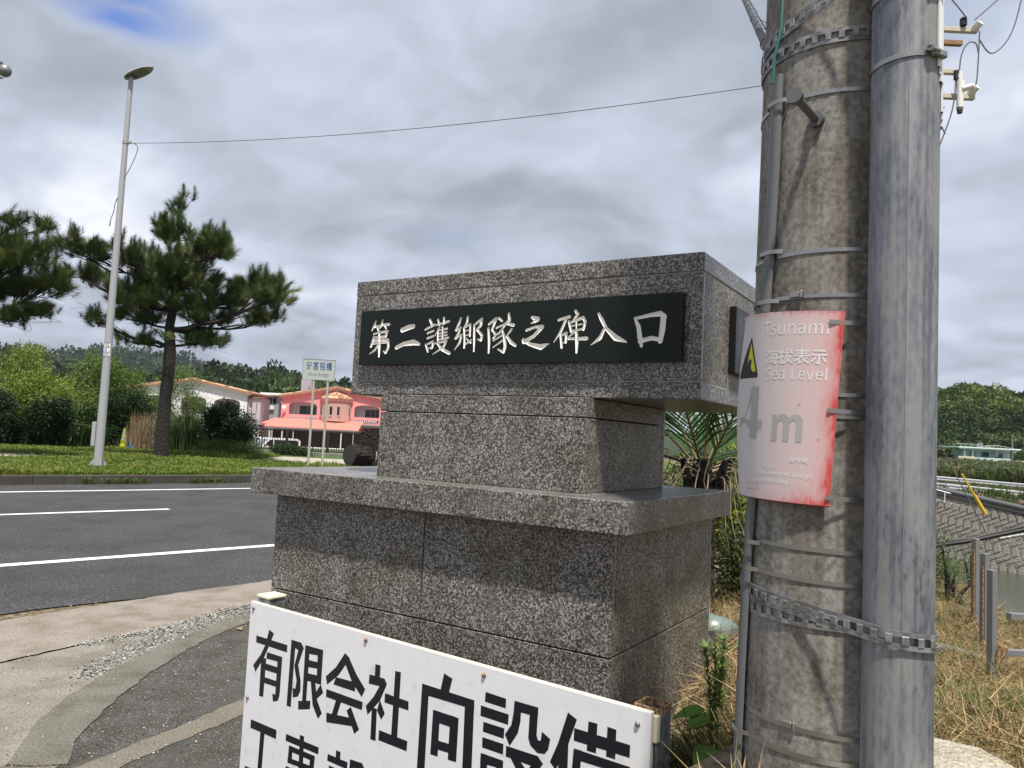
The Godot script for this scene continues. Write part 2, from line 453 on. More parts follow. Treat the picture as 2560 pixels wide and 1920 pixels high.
const SIGN_ROW := {
	"yu": [[54,-131,259,-130,259,-159,55,-159], [136,-92,169,-102,140,-161,116,-207,64,-277,46,-253,93,-199,118,-155], [96,-212,130,-209,127,-363,99,-365], [132,-183,231,-182,232,-205,130,-209], [203,-183,232,-182,231,-332,223,-355,192,-366,184,-336,203,-336], [126,-229,208,-228,208,-253,126,-255], [125,-284,207,-282,207,-305,126,-307]],
	"gen": [[282,-104,309,-104,305,-360,279,-360], [282,-104,342,-104,361,-122,333,-138,306,-130], [361,-120,333,-193,310,-200,329,-134], [310,-199,333,-191,354,-246,357,-286,344,-310,315,-320,308,-285,325,-285,330,-251], [369,-108,396,-107,395,-316,371,-324], [369,-108,475,-106,475,-129,371,-138], [444,-107,475,-106,475,-235,449,-236], [388,-160,472,-156,473,-179,389,-188], [391,-210,473,-205,474,-235,391,-239], [347,-326,420,-308,420,-340,351,-358], [414,-234,441,-234,457,-295,490,-338,470,-364,434,-321,423,-275], [474,-234,490,-263,451,-297,442,-277]],
	"kai": [[598,-92,625,-105,605,-134,570,-179,510,-227,499,-199,553,-153], [620,-103,667,-156,717,-197,701,-228,646,-188,603,-131], [556,-189,663,-184,664,-217,545,-218], [507,-244,707,-244,706,-273,508,-272], [564,-272,593,-272,574,-327,546,-328], [515,-329,658,-314,663,-341,519,-363], [647,-276,697,-344,674,-365,626,-294]],
	"sha": [[762,-98,788,-97,788,-143,762,-143], [734,-140,812,-138,825,-155,815,-167,734,-172], [788,-170,825,-155,795,-219,736,-283,725,-253,763,-211], [756,-251,782,-250,785,-361,758,-362], [794,-215,823,-257,807,-281,783,-256], [862,-100,890,-99,890,-325,860,-328], [818,-187,934,-188,936,-218,818,-219], [799,-319,939,-320,938,-354,799,-354]],
	"mukai": [[1089,-59,1127,-68,1115,-116,1077,-116], [993,-114,1025,-114,1025,-470,989,-474], [993,-114,1224,-115,1225,-144,994,-148], [1185,-115,1224,-115,1228,-451,1190,-457], [1049,-187,1080,-187,1080,-332,1047,-333], [1126,-186,1162,-187,1161,-327,1125,-329], [1049,-187,1162,-187,1162,-223,1049,-224], [1051,-282,1161,-277,1160,-305,1050,-311]],
	"setsu": [[1268,-78,1351,-80,1351,-110,1267,-109], [1252,-124,1364,-125,1363,-157,1252,-157], [1265,-172,1350,-171,1349,-203,1265,-203], [1264,-220,1349,-219,1349,-251,1265,-252], [1261,-270,1351,-269,1351,-295,1260,-301], [1261,-270,1288,-269,1291,-372,1261,-374], [1325,-269,1351,-269,1352,-370,1326,-373], [1259,-355,1352,-350,1352,-373,1260,-378], [1384,-78,1410,-78,1410,-134,1402,-172,1373,-218,1353,-188,1376,-153,1382,-115], [1384,-78,1474,-77,1474,-105,1386,-108], [1444,-79,1474,-77,1472,-160,1478,-173,1488,-171,1491,-144,1522,-158,1516,-190,1504,-206,1478,-210,1451,-195,1442,-175], [1360,-221,1480,-219,1499,-236,1480,-254,1360,-253], [1378,-251,1413,-251,1462,-288,1507,-306,1493,-333,1427,-308], [1467,-239,1500,-236,1444,-319,1381,-371,1363,-350,1426,-295]],
	"bi": [[1580,-65,1612,-78,1584,-162,1545,-242,1524,-223,1550,-162], [1554,-202,1586,-155,1588,-343,1552,-349], [1651,-73,1681,-72,1680,-156,1649,-156], [1714,-72,1743,-73,1743,-155,1713,-155], [1604,-104,1788,-103,1788,-138,1604,-140], [1605,-162,1791,-162,1790,-188,1605,-192], [1605,-162,1633,-161,1627,-255,1598,-288], [1647,-215,1672,-214,1668,-321,1645,-325], [1753,-211,1777,-210,1772,-314,1748,-316], [1701,-212,1724,-211,1720,-316,1697,-318], [1647,-215,1777,-210,1777,-231,1646,-237], [1645,-261,1776,-254,1776,-272,1645,-280]],
	"ko": [[57,-469,227,-468,227,-502,57,-502], [125,-499,152,-498,149,-671,122,-673], [37,-660,200,-652,201,-685,40,-693]],
	"ji": [[287,-467,485,-465,485,-491,287,-493], [371,-448,397,-448,406,-700,380,-702], [310,-504,466,-502,466,-524,309,-525], [310,-504,333,-504,333,-560,308,-561], [440,-503,466,-502,464,-545,438,-546], [307,-551,465,-543,465,-562,307,-571], [298,-586,483,-577,483,-597,299,-606], [291,-625,499,-616,499,-635,291,-646]],
	"bu": [[582,-448,607,-448,607,-482,583,-482], [538,-474,648,-473,647,-498,537,-498], [547,-513,581,-512,581,-540,557,-540], [543,-555,660,-552,659,-575,543,-579], [660,-459,683,-457,680,-614,657,-615], [660,-459,723,-455,745,-477,718,-526,700,-517,714,-486,679,-481]],
}


# ---------------------------------------------------------------- sky
func sky_image() -> Image:
	var w := 2048
	var h := 1024
	var im := Image.create(w, h, false, Image.FORMAT_RGBF)
	im.fill(lin(0.3, 0.3, 0.3))
	var big := noise(FastNoiseLite.TYPE_SIMPLEX_SMOOTH, 0.55, 77, 5)
	var fine := noise(FastNoiseLite.TYPE_SIMPLEX_SMOOTH, 1.6, 91, 6)
	var mid := noise(FastNoiseLite.TYPE_SIMPLEX_SMOOTH, 0.9, 23, 6)
	var hole := noise(FastNoiseLite.TYPE_SIMPLEX_SMOOTH, 0.42, 63, 4)
	var gaps := [[-0.505, 0.452, 0.055, 0.019], [-0.14, 0.25, 0.09, 0.02], [1.1, 0.6, 0.1, 0.04], [2.4, 0.5, 0.08, 0.03], [-1.9, 0.55, 0.09, 0.03], [3.0, 0.75, 0.12, 0.05], [-2.7, 0.4, 0.06, 0.02]]
	var puffs := [[-0.56, 0.262, 0.10, 0.045, 0.17], [-0.36, 0.19, 0.16, 0.03, 0.10], [-0.16, 0.135, 0.10, 0.02, 0.10], [0.30, 0.10, 0.3, 0.03, 0.08], [0.52, 0.36, 0.18, 0.06, 0.10], [-0.1, 0.42, 0.25, 0.06, 0.06],
		[1.2, 0.3, 0.15, 0.05, 0.25], [1.9, 0.2, 0.2, 0.05, 0.2], [2.6, 0.3, 0.15, 0.06, 0.28], [-1.4, 0.25, 0.2, 0.05, 0.25], [-2.1, 0.35, 0.2, 0.06, 0.22], [-2.9, 0.2, 0.2, 0.05, 0.2]]
	for j in h / 2:
		var el := PI * (0.5 - (j + 0.5) / h)
		var ce := cos(el)
		var se := sin(el)
		var k := 1.0 / (se + 0.22)
		for i in w:
			var az := TAU * (i + 0.5) / w
			if az > PI:
				az -= TAU
			var x := sin(az) * ce * k
			var z := -cos(az) * ce * k
			var b := big.get_noise_2d(x * 1.3 + 4.0, z * 1.3)
			var f := fine.get_noise_2d(x + b * 0.5, z + b * 0.5)
			var e := mid.get_noise_2d(x * 1.2 - b, z * 1.9)
			var d := 0.50 + 0.15 * b + 0.18 * f + 0.13 * e + 0.1 * exp(-el / 0.22)
			for p in puffs:
				var dx: float = (az - p[0]) / p[2]
				var dy: float = (el - p[1]) / p[3]
				var q := dx * dx + dy * dy
				if q < 9.0:
					d += p[4] * exp(-q * 0.6) * (1.0 + 1.6 * f)
			d -= 0.13 * exp(-absf(el - 0.05) / 0.04)
			d = clampf(d, 0.3, 0.98)
			var g := 0.0
			for p in gaps:
				var dx: float = (az - p[0]) / p[2]
				var dy: float = (el - p[1]) / p[3]
				var q := dx * dx + dy * dy
				if q < 9.0:
					g += exp(-q * 0.5) * (1.0 + 2.2 * f) * (0.28 if p[0] == -0.14 else 1.0)
			g += maxf(0.0, (hole.get_noise_2d(x, z) - 0.38) * 1.5) * smoothstep(0.3, 0.6, el)
			g = clampf(g - 0.12, 0.0, 0.9)
			d *= 0.80
			var c := Color(d * 0.885, d * 0.975, d * 1.15)
			var warm := smoothstep(0.45, 0.7, d)
			c = c.lerp(Color(d * 0.97, d * 0.99, d * 1.1), warm)
			c = c.lerp(Color(0.1, 0.19, 0.48), g)
			im.set_pixel(i, j, c)
	return im

func camera_and_light() -> void:
	var cam := Camera3D.new()
	cam.name = "camera"
	cam.fov = 53.13
	cam.near = 0.05
	cam.far = 4000.0
	cam.transform = Transform3D(Basis(Vector3(0.9988, 0.0487, 0.0034), Vector3(-0.0488, 0.9964, 0.0692), Vector3(0, -0.0693, 0.9976)).orthonormalized(), Vector3(0, 1.5, 0))
	add_child(cam)
	cam.current = true
	var env := Environment.new()
	env.background_mode = Environment.BG_SKY
	var sky := Sky.new()
	var pan := PanoramaSkyMaterial.new()
	pan.panorama = ImageTexture.create_from_image(sky_image())
	sky.sky_material = pan
	env.sky = sky
	env.tonemap_mode = Environment.TONE_MAPPER_LINEAR
	env.tonemap_exposure = 1.45
	env.sdfgi_enabled = true
	env.ssao_enabled = true
	env.ssil_enabled = true
	env.fog_enabled = true
	env.fog_density = 0.0001
	env.fog_light_color = Color(0.72, 0.76, 0.84)
	var we := WorldEnvironment.new()
	we.name = "world_environment"
	we.environment = env
	add_child(we)
	var sun := DirectionalLight3D.new()
	sun.name = "sun"
	sun.light_energy = 1.5
	sun.light_color = Color(1.0, 0.97, 0.92)
	sun.light_angular_distance = 2.5
	sun.shadow_enabled = true
	add_child(sun)
	sun.look_at_from_position(Vector3(0.08, 1.0, 0.42) * 50.0, Vector3.ZERO, Vector3(0, 0, -1))


# ---------------------------------------------------------------- ground, road, river
func along(a: float, b: float, y := 0.0) -> Vector3:
	return ROAD_O + ROAD_A * a + ROAD_B * b + Vector3(0, y, 0)

const BANK := [[0.7, -1.7, 0.8], [1.2, -1.7, 0.76], [1.5, -2.2, 0.58], [0.5, -2.6, 0.62], [1.0, -3.1, 0.52], [0.95, -4.2, 0.45], [1.3, -4.3, 0.45], [1.2, -5.5, 0.42], [0.3, -5.5, 0.4], [1.8, -3.0, 0.4], [2.5, -4.0, 0.22], [3.2, -5.1, 0.04], [3.78, -6.1, 0.0],
	[4.3, -7.1, -0.02], [1.8, -7.0, 0.2], [2.4, -2.6, 0.3], [3.6, -3.4, -0.2], [5.0, -5.0, -0.7], [4.9, -9.2, 0.0], [6.2, -8.0, -0.75], [7.2, -10.0, -1.3], [5.4, -10.4, -0.1], [6.6, -12.0, -0.6], [8.0, -12.0, -1.3], [8.0, -15.0, -2.0], [5.0, -14.0, -0.3],
	[11.0, -15.0, -3.0], [12.0, -19.0, -4.1], [9.0, -20.0, -2.6], [7.0, -22.0, -0.9], [8.0, -8.0, -2.4], [12.0, -10.0, -4.4], [16.0, -20.0, -4.7], [14.0, -25.0, -4.7], [20.0, -30.0, -4.8], [12.0, -30.0, -4.6], [19.0, -36.0, -4.8], [24.0, -34.0, -4.8], [30.0, -28.0, -4.8],
	[25.0, -16.0, -4.8], [24.6, -44.6, -0.75], [26.2, -40.5, -1.2], [27.5, -37.0, -1.5], [30.0, -36.0, -1.4], [28.0, -45.0, -0.8], [26.0, -50.0, -0.5], [34.0, -44.0, -0.8], [40.0, -36.0, -1.2], [36.0, -55.0, -0.5], [48.0, -60.0, -0.6], [20.0, -44.0, -3.8], [22.0, -50.0, -1.0], [3.0, -0.5, 0.2], [1.5, 0.5, 0.4], [6.0, 0.0, -1.6]]

func height(x: float, z: float) -> float:
	var b := (x - ROAD_O.x) * ROAD_B.x + (z - ROAD_O.z) * ROAD_B.z
	var far := 0.0
	if b < -22.0:
		far = -1.5 * smoothstep(-33.0, -42.0, b)
	var q := Vector2(x - MON_O.x, z - MON_O.z)
	var lx := q.x * 0.847 + q.y * 0.532
	var lz := -q.x * 0.532 + q.y * 0.847
	var m := smoothstep(-1.35, -0.75, lx) if lz < -0.6 else smoothstep(-0.25, 0.45, lx)
	var a := (x - ROAD_O.x) * ROAD_A.x + (z - ROAD_O.z) * ROAD_A.z
	if x > 5.0:
		m = 1.0
	m *= maxf(smoothstep(1.8, 4.2, b), smoothstep(9.0, 13.0, a) if x > 5.0 else 0.0)
	if z > 0.2:
		m *= 1.0 - smoothstep(0.2, 1.2, z)
	if m <= 0.0:
		return far
	var s := 0.0
	var t := 0.0
	for k in BANK:
		if k[0] > 15.0 and k[2] > -4.0:
			continue
		var d: float = (k[0] - x) * (k[0] - x) + (k[1] - z) * (k[1] - z)
		var w := 1.0 / (d * d + 0.02)
		s += w * k[2]
		t += w
	var y := s / t
	var behind := (x - 24.89) * 0.976 + (z + 45.25) * -0.218      # metres behind the far river wall
	if x > 5.0 and z < -12.0:
		y = lerpf(y, -4.8, smoothstep(15.0, 21.0, Vector2(x, z).length()))
		y = lerpf(y, clampf(-0.75 - (z + 45.25) * 0.09, -1.7, -0.45), smoothstep(-0.2, 1.2, behind))
	var r := Vector2(x, z).length()
	if r > 60.0:
		y = lerpf(y, -1.2, smoothstep(60.0, 90.0, r))
	return lerpf(far, y, m)

func steps(lo: float, hi: float, fine_lo: float, fine_hi: float, fine: float) -> PackedFloat32Array:
	var out := PackedFloat32Array()
	var a := fine_lo
	var st := fine
	var left := PackedFloat32Array()
	while a > lo:
		st *= 1.22
		a -= st
		left.append(maxf(a, lo))
	left.reverse()
	out.append_array(left)
	a = fine_lo
	while a < fine_hi:
		out.append(a)
		a += fine
	st = fine
	while a < hi:
		out.append(a)
		st *= 1.22
		a += st
	out.append(hi)
	return out

func sheet(pts: Array, y: float, thick := 0.0) -> Mb:      # a flat polygon lying on the ground, given as x, z pairs
	var mb := Mb.new()
	var p := PackedVector2Array()
	var wob := noise(FastNoiseLite.TYPE_SIMPLEX_SMOOTH, 6.0, 3, 3)
	for i in range(0, pts.size(), 2):
		var a := Vector2(pts[i], pts[i + 1])
		var b := Vector2(pts[(i + 2) % pts.size()], pts[(i + 3) % pts.size()])
		var n := maxi(1, int(a.distance_to(b) / 0.05)) if a.distance_to(b) < 3.0 else 1
		for k in n:
			var q := a.lerp(b, float(k) / n)
			q += Vector2(wob.get_noise_2d(q.x, q.y), wob.get_noise_2d(q.x + 30.0, q.y)) * 0.022
			p.append(Vector2(q.x, -q.y))
	var x := Transform3D(Basis(Vector3(1, 0, 0), Vector3(0, 0, -1), Vector3(0, 1, 0)), Vector3.ZERO)
	mb.prism(p, y - maxf(thick, 0.0), y, x, thick > 0.0)
	return mb

func band_sheet(b0: float, b1: float, a0: float, a1: float, y: float, jag := 0.0, step := 0.5) -> Mb:
	var mb := Mb.new()
	var a := a0
	var w := noise(FastNoiseLite.TYPE_SIMPLEX_SMOOTH, 1.7, 5, 3)
	while a < a1 - 0.001:
		var e := minf(a + step, a1)
		mb.quad(along(a, b1 + jag * w.get_noise_1d(a), y), along(e, b1 + jag * w.get_noise_1d(e), y), along(e, b0, y), along(a, b0, y))
		a = e
	return mb

func ground_and_road() -> void:
	var xs := steps(-1800.0, 1800.0, -3.0, 12.0, 0.4)
	var zs := steps(-1800.0, 300.0, -24.0, 2.0, 0.4)
	var mb := Mb.new()
	var hh := []
	for z in zs:
		var row := PackedFloat32Array()
		for x in xs:
			row.append(height(x, z) - 0.006)
		hh.append(row)
	for j in zs.size() - 1:
		for i in xs.size() - 1:
			mb.quad(Vector3(xs[i], hh[j + 1][i], zs[j + 1]), Vector3(xs[i + 1], hh[j + 1][i + 1], zs[j + 1]), Vector3(xs[i + 1], hh[j][i + 1], zs[j]), Vector3(xs[i], hh[j][i], zs[j]))
	struct("ground", mb, M.soil)
	struct("road", band_sheet(-9.87, 2.02, -34, 14, 0.004, 0.06, 0.12), M.asphalt)
	struct("edge_line", band_sheet(-0.15, 0.0, -34, 14, 0.008, 0.012, 0.12), M.line)
	struct("far_edge_line", band_sheet(-8.27, -8.12, -34, 14, 0.008, 0.0, 5.0), M.line)
	for k in [-2, -1, 0, 1]:
		var e: float = 0.54 + 10.0 * k
		struct("centre_line", band_sheet(-4.52, -4.38, e - 5.0, e, 0.008, 0.008, 0.2), M.line)
	# the concrete gutter apron, the slab behind it, the curved flush kerb and the patched pavement
	var crack := [-1.55, -7.6, -2.09, -6.46, -2.30, -5.92, -2.42, -5.61, -2.57, -5.40, -2.8, -5.03, -2.97, -4.7, -3.25, -4.1, -3.9, -2.9, -4.9, -1.2]
	struct("gutter_apron", sheet([-5.7, -1.6, -4.7, -3.55, -4.0, -4.75, -3.58, -5.58, -3.30, -6.04, -3.07, -6.38, -2.75, -6.86, -2.31, -7.4, -1.6, -8.5] + crack, 0.016), M.apron)
	var outer := [-2.5, -1.8, -2.12, -2.9, -2.06, -3.37, -2.21, -3.78, -2.28, -4.2, -2.29, -4.62, -2.27, -5.0, -2.22, -5.33, -2.02, -6.24, -1.6, -7.2]
	var c2 := crack.duplicate()
	for i in range(0, c2.size(), 2):
		c2[i] += 0.012
		c2[i + 1] += 0.012
	var o2 := []
	for i in range(outer.size() - 2, -1, -2):
		o2 += [outer[i], outer[i + 1]]
	c2.reverse()
	var slab_pts := []
	for i in range(0, c2.size(), 2):
		slab_pts += [c2[i + 1], c2[i]]
	struct("pavement_slab", sheet(slab_pts + o2, 0.012), M.slab)
	var inner := [-2.0, -1.8, -1.85, -2.9, -1.83, -3.39, -1.9, -3.6, -1.95, -3.76, -2.02, -4.2, -2.05, -4.66, -2.04, -5.1, -2.0, -5.51, -1.9, -5.96, -1.6, -7.1]
	var kerb := Node3D.new()
	kerb.name = "flush_kerb"
	kerb.set_meta("kind", "structure")
	add_child(kerb, true)
	var i2 := []
	for i in range(inner.size() - 2, -1, -2):
		i2 += [inner[i], inner[i + 1]]
	part("kerb_stone", sheet(outer.slice(4) + i2.slice(0, i2.size() - 4), 0.015, 0.03), M.kerb, kerb)
	part("kerb_stone", sheet(outer.slice(0, 4) + [-2.065, -3.34, -1.84, -3.36] + i2.slice(i2.size() - 4), 0.019, 0.03), M.strip, kerb)
	struct("old_pavement", sheet([-3.2, 1.2, -2.4, -0.5] + inner + [0.4, -7.0, 1.2, -4.5, 0.4, -2.6, 1.0, 0.0, 1.5, 2.5, -1.5, 2.5], 0.007), M.asphalt_old)
	struct("concrete_strip", sheet([-2.15, -2.6, -1.75, -3.43, -1.68, -3.60, -1.52, -3.94, -1.39, -4.28, -1.2, -4.7, -1.08, -4.5, -1.31, -4.06, -1.42, -3.8, -1.56, -3.5, -1.7, -3.2, -1.95, -2.7], 0.0105), M.strip)
	# grit washed along the joint
	var peb := Mb.new()
	peb.ball(Vector3.ZERO, Vector3(1, 0.6, 0.8), 3, 5)
	var pm := peb.mesh()
	var xf := []
	var cs := []
	var line := [Vector2(-2.72, -5.12), Vector2(-2.5, -5.45), Vector2(-2.36, -5.72), Vector2(-2.2, -6.05), Vector2(-2.05, -6.5), Vector2(-1.8, -7.0)]
	var line2 := [Vector2(-2.36, -4.5), Vector2(-2.38, -4.85), Vector2(-2.34, -5.2), Vector2(-2.28, -5.55), Vector2(-2.18, -5.95), Vector2(-2.06, -6.35)]
	for k in 2600:
		var l: Array = line if k % 2 else line2
		var s := rng.randf() * 4.99
		var i := int(s)
		var q: Vector2 = l[i].lerp(l[i + 1], s - i)
		q += Vector2(rng.randfn(0, 0.035 + 0.01 * s), rng.randfn(0, 0.03))
		var r := rng.randf_range(0.003, 0.008) * (1.5 if rng.randf() < 0.1 else 1.0)
		xf.append(Transform3D(Basis.from_euler(Vector3(rng.randf() * 0.5, rng.randf() * TAU, 0)).scaled(Vector3.ONE * r), Vector3(q.x, 0.014 + r * 0.4, q.y)))
		var g := pow(rng.randf(), 1.6) * 0.5 + 0.05
		cs.append(Color(g, g, g * 0.96))
	for k in 900:
		var q := Vector2(rng.randf_range(-3.4, -0.7), rng.randf_range(-6.5, -2.4))
		var r := rng.randf_range(0.002, 0.006)
		xf.append(Transform3D(Basis.from_euler(Vector3(0, rng.randf() * TAU, 0)).scaled(Vector3.ONE * r), Vector3(q.x, 0.014, q.y)))
		var g := rng.randf_range(0.3, 0.7) if rng.randf() < 0.55 else rng.randf_range(0.02, 0.08)
		cs.append(Color(g, g, g * 0.95))
	tag(stuff("grit", pm, xf, cs, M.pebble), "pale grit and broken shell washed along the pavement joint", "grit")
	# the far kerb, block by block
	var row := Node3D.new()
	row.name = "road_kerb"
	row.set_meta("kind", "structure")
	add_child(row, true)
	var kb := Mb.new()
	kb.box(Vector3(0, 0.095, 0), Vector3(0.592, 0.21, 0.16), 0.014)
	var km := kb.mesh()
	var turn := Basis(ROAD_A, Vector3.UP, ROAD_B)
	for k in 52:
		var o := part("kerb_block", km, M.kerbstone, row)
		o.transform = Transform3D(turn, along(-16.0 + 0.6 * k, -9.95 + rng.randf_range(-0.004, 0.004), rng.randf_range(-0.004, 0.004)))
	var gap := band_sheet(-10.02, -9.89, -16.3, 15.2, 0.17, 0.0, 30.0)
	struct("kerb_joint_mortar", gap, M.seam)
	struct("verge", band_sheet(-34, -10.02, -34, 40, 0.19, 0.0, 4.0), M.turf)
	struct("far_footpath", sheet([-10.8, -33.2, -4.5, -33.2, -4.2, -28.0, -8.4, -28.0, -9.2, -30.5], 0.2), M.pale)
	struct("bare_patch", sheet([-17.5, -24.6, -15.9, -25.2, -14.9, -24.6, -13.9, -24.3, -14.8, -23.3, -16.2, -22.6, -18.0, -22.8], 0.199), M.pale)
	# river
	struct("river", sheet([4.0, -9.0, 70.0, -9.0, 70.0, -80.0, 30.0, -60.0, 8.0, -36.0], -3.75), M.water)

func revetment() -> void:       # the far bank: herringbone blocks on a battered wall
	var tl := Vector3(24.89, -0.51, -45.25)
	var tr := Vector3(26.6, -1.25, -37.6)
	var bl := Vector3(22.85, -3.95, -41.47)
	var br := Vector3(24.47, -3.95, -35.46)
	var u := (tr - tl).normalized()
	var dn := ((bl + br) * 0.5 - (tl + tr) * 0.5)
	dn = (dn - u * dn.dot(u)).normalized()
	var nn := dn.cross(u).normalized()
	if nn.dot(Vector3(0, 1.5, 0) - tl) < 0.0:
		nn = -nn
	var root := thing("revetment", "sloping river wall of grey blocks laid in a herringbone across the water", "river wall")
	var mb := Mb.new()
	mb.quad(tl - u * 4.0 - nn * 0.04, bl - u * 4.0 - nn * 0.04 + dn * 0.6, br + u * 8.0 - nn * 0.04 + dn * 0.6, tr + u * 8.0 - nn * 0.04)
	part("backing", mb, M.block_rim, root)
	var cap := Mb.new()
	cap.rod(tl - u * 4.0 + Vector3(0, 0.06, 0), tr + u * 8.0 + Vector3(0, 0.06, 0), 0.12, -1, 6)
	part("coping", cap, M.block_rim, root)
	var f := 0.72
	var w := 0.36
	var bk := []
	for s in 3:
		var b := Mb.new()
		b.box(Vector3.ZERO, Vector3(f - 0.05, w - 0.05, 0.09), 0.02)
		b.box(Vector3(0, 0, 0.045), Vector3(f - 0.2, w - 0.16, 0.02), 0.008)
		bk.append(b.mesh())
	var n := 0
	var e1 := (u + dn * 0.9).normalized()
	var e2 := nn.cross(e1).normalized()
	for i in range(-30, 31):
		for j in range(-30, 31):
			var kind := posmod(i - j, 4)
			if kind != 0 and kind != 3:
				continue
			var at := Vector2(i + 1.0, j + 0.5) if kind == 0 else Vector2(i + 0.5, j + 1.0)
			var c := tl + u * 4.5 + dn * 2.4 + e1 * at.x * w + e2 * at.y * w
			var ru := (c - tl).dot(u)
			var rd := (c - tl).dot(dn)
			if ru < -2.5 or ru > 10.5 or rd < 0.2 or rd > 4.7:
				continue
			n += 1
			if n > 300:
				continue
			var p := part("block", bk[n % 3], M.block, root)
			var ax := e1 if kind == 0 else e2
			p.transform = Transform3D(Basis(ax, nn.cross(ax), nn), c + nn * rng.randf_range(-0.012, 0.012))
	var pipe := Mb.new()
	pipe.tube(PackedVector3Array([bl + Vector3(1.3, 0.25, -1.6), bl + Vector3(0.5, 0.2, 0.5)]), [0.42], 16, false)
	pipe.tube(PackedVector3Array([bl + Vector3(0.5, 0.2, 0.5), bl + Vector3(1.3, 0.25, -1.6)]), [0.34], 16, false)
	part("drain_pipe", pipe, M.block_rim, root)
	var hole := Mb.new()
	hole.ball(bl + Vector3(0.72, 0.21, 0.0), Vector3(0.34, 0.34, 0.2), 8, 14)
	part("drain_shade_plug", hole, M.black, root)  # black ball added to stand for the shade inside the drain pipe


# ---------------------------------------------------------------- the monument
func groove(p: Array, m: Material, root: Node, z: float) -> void:   # one brush stroke cut into the stone: x, y, width triples in mm
	for i in range(0, p.size() - 3, 3):
		var a := Vector2(p[i], p[i + 1]) * 0.001
		var b := Vector2(p[i + 3], p[i + 4]) * 0.001
		var ra: float = maxf(p[i + 2] * 1.12, 4.5) * 0.0005
		var rb: float = maxf(p[i + 5] * 1.12, 3.5) * 0.0005
		var pts := PackedVector2Array()
		for k in 10:
			var o := Vector2.from_angle(TAU * (k + 0.5) / 10)
			pts.append(a + o * ra)
			pts.append(b + o * rb)
		var hull := Geometry2D.convex_hull(pts)
		if hull.size() > 1 and hull[0].is_equal_approx(hull[hull.size() - 1]):
			hull.remove_at(hull.size() - 1)
		if Geometry2D.is_polygon_clockwise(hull):
			hull.reverse()
		var deep := minf(0.0055, maxf(ra, rb) * 0.9)
		var low := PackedVector2Array()
		for q in hull:
			var c := a if absf(q.distance_to(a) - ra) < absf(q.distance_to(b) - rb) else b
			low.append(c + (q - c) * 0.62)
		var hi := PackedVector2Array()
		for q in hull:
			var c := a if absf(q.distance_to(a) - ra) < absf(q.distance_to(b) - rb) else b
			hi.append(c + (q - c) * 1.15)
		var mid := Vector3((a.x + b.x) * 0.5, (a.y + b.y) * 0.5, 0)
		var st := SurfaceTool.new()
		st.begin(Mesh.PRIMITIVE_TRIANGLES)
		st.set_smooth_group(-1)
		var n := hull.size()
		for k in n:
			var k2 := (k + 1) % n
			var h0 := Vector3(hi[k].x, hi[k].y, z + 0.002)
			var h1 := Vector3(hi[k2].x, hi[k2].y, z + 0.002)
			var l0 := Vector3(low[k].x, low[k].y, z - deep)
			var l1 := Vector3(low[k2].x, low[k2].y, z - deep)
			for q in [l0, h1, l1, l0, h0, h1, h0, Vector3(mid.x, mid.y, z + 0.002), h1, l1, Vector3(mid.x, mid.y, z - deep), l0]:
				st.add_vertex(q)
		st.index()
		st.generate_normals()
		var cut := CSGMesh3D.new()
		cut.name = "stroke"
		cut.mesh = st.commit()
		cut.material = m
		cut.operation = CSGShape3D.OPERATION_SUBTRACTION
		root.add_child(cut, true)

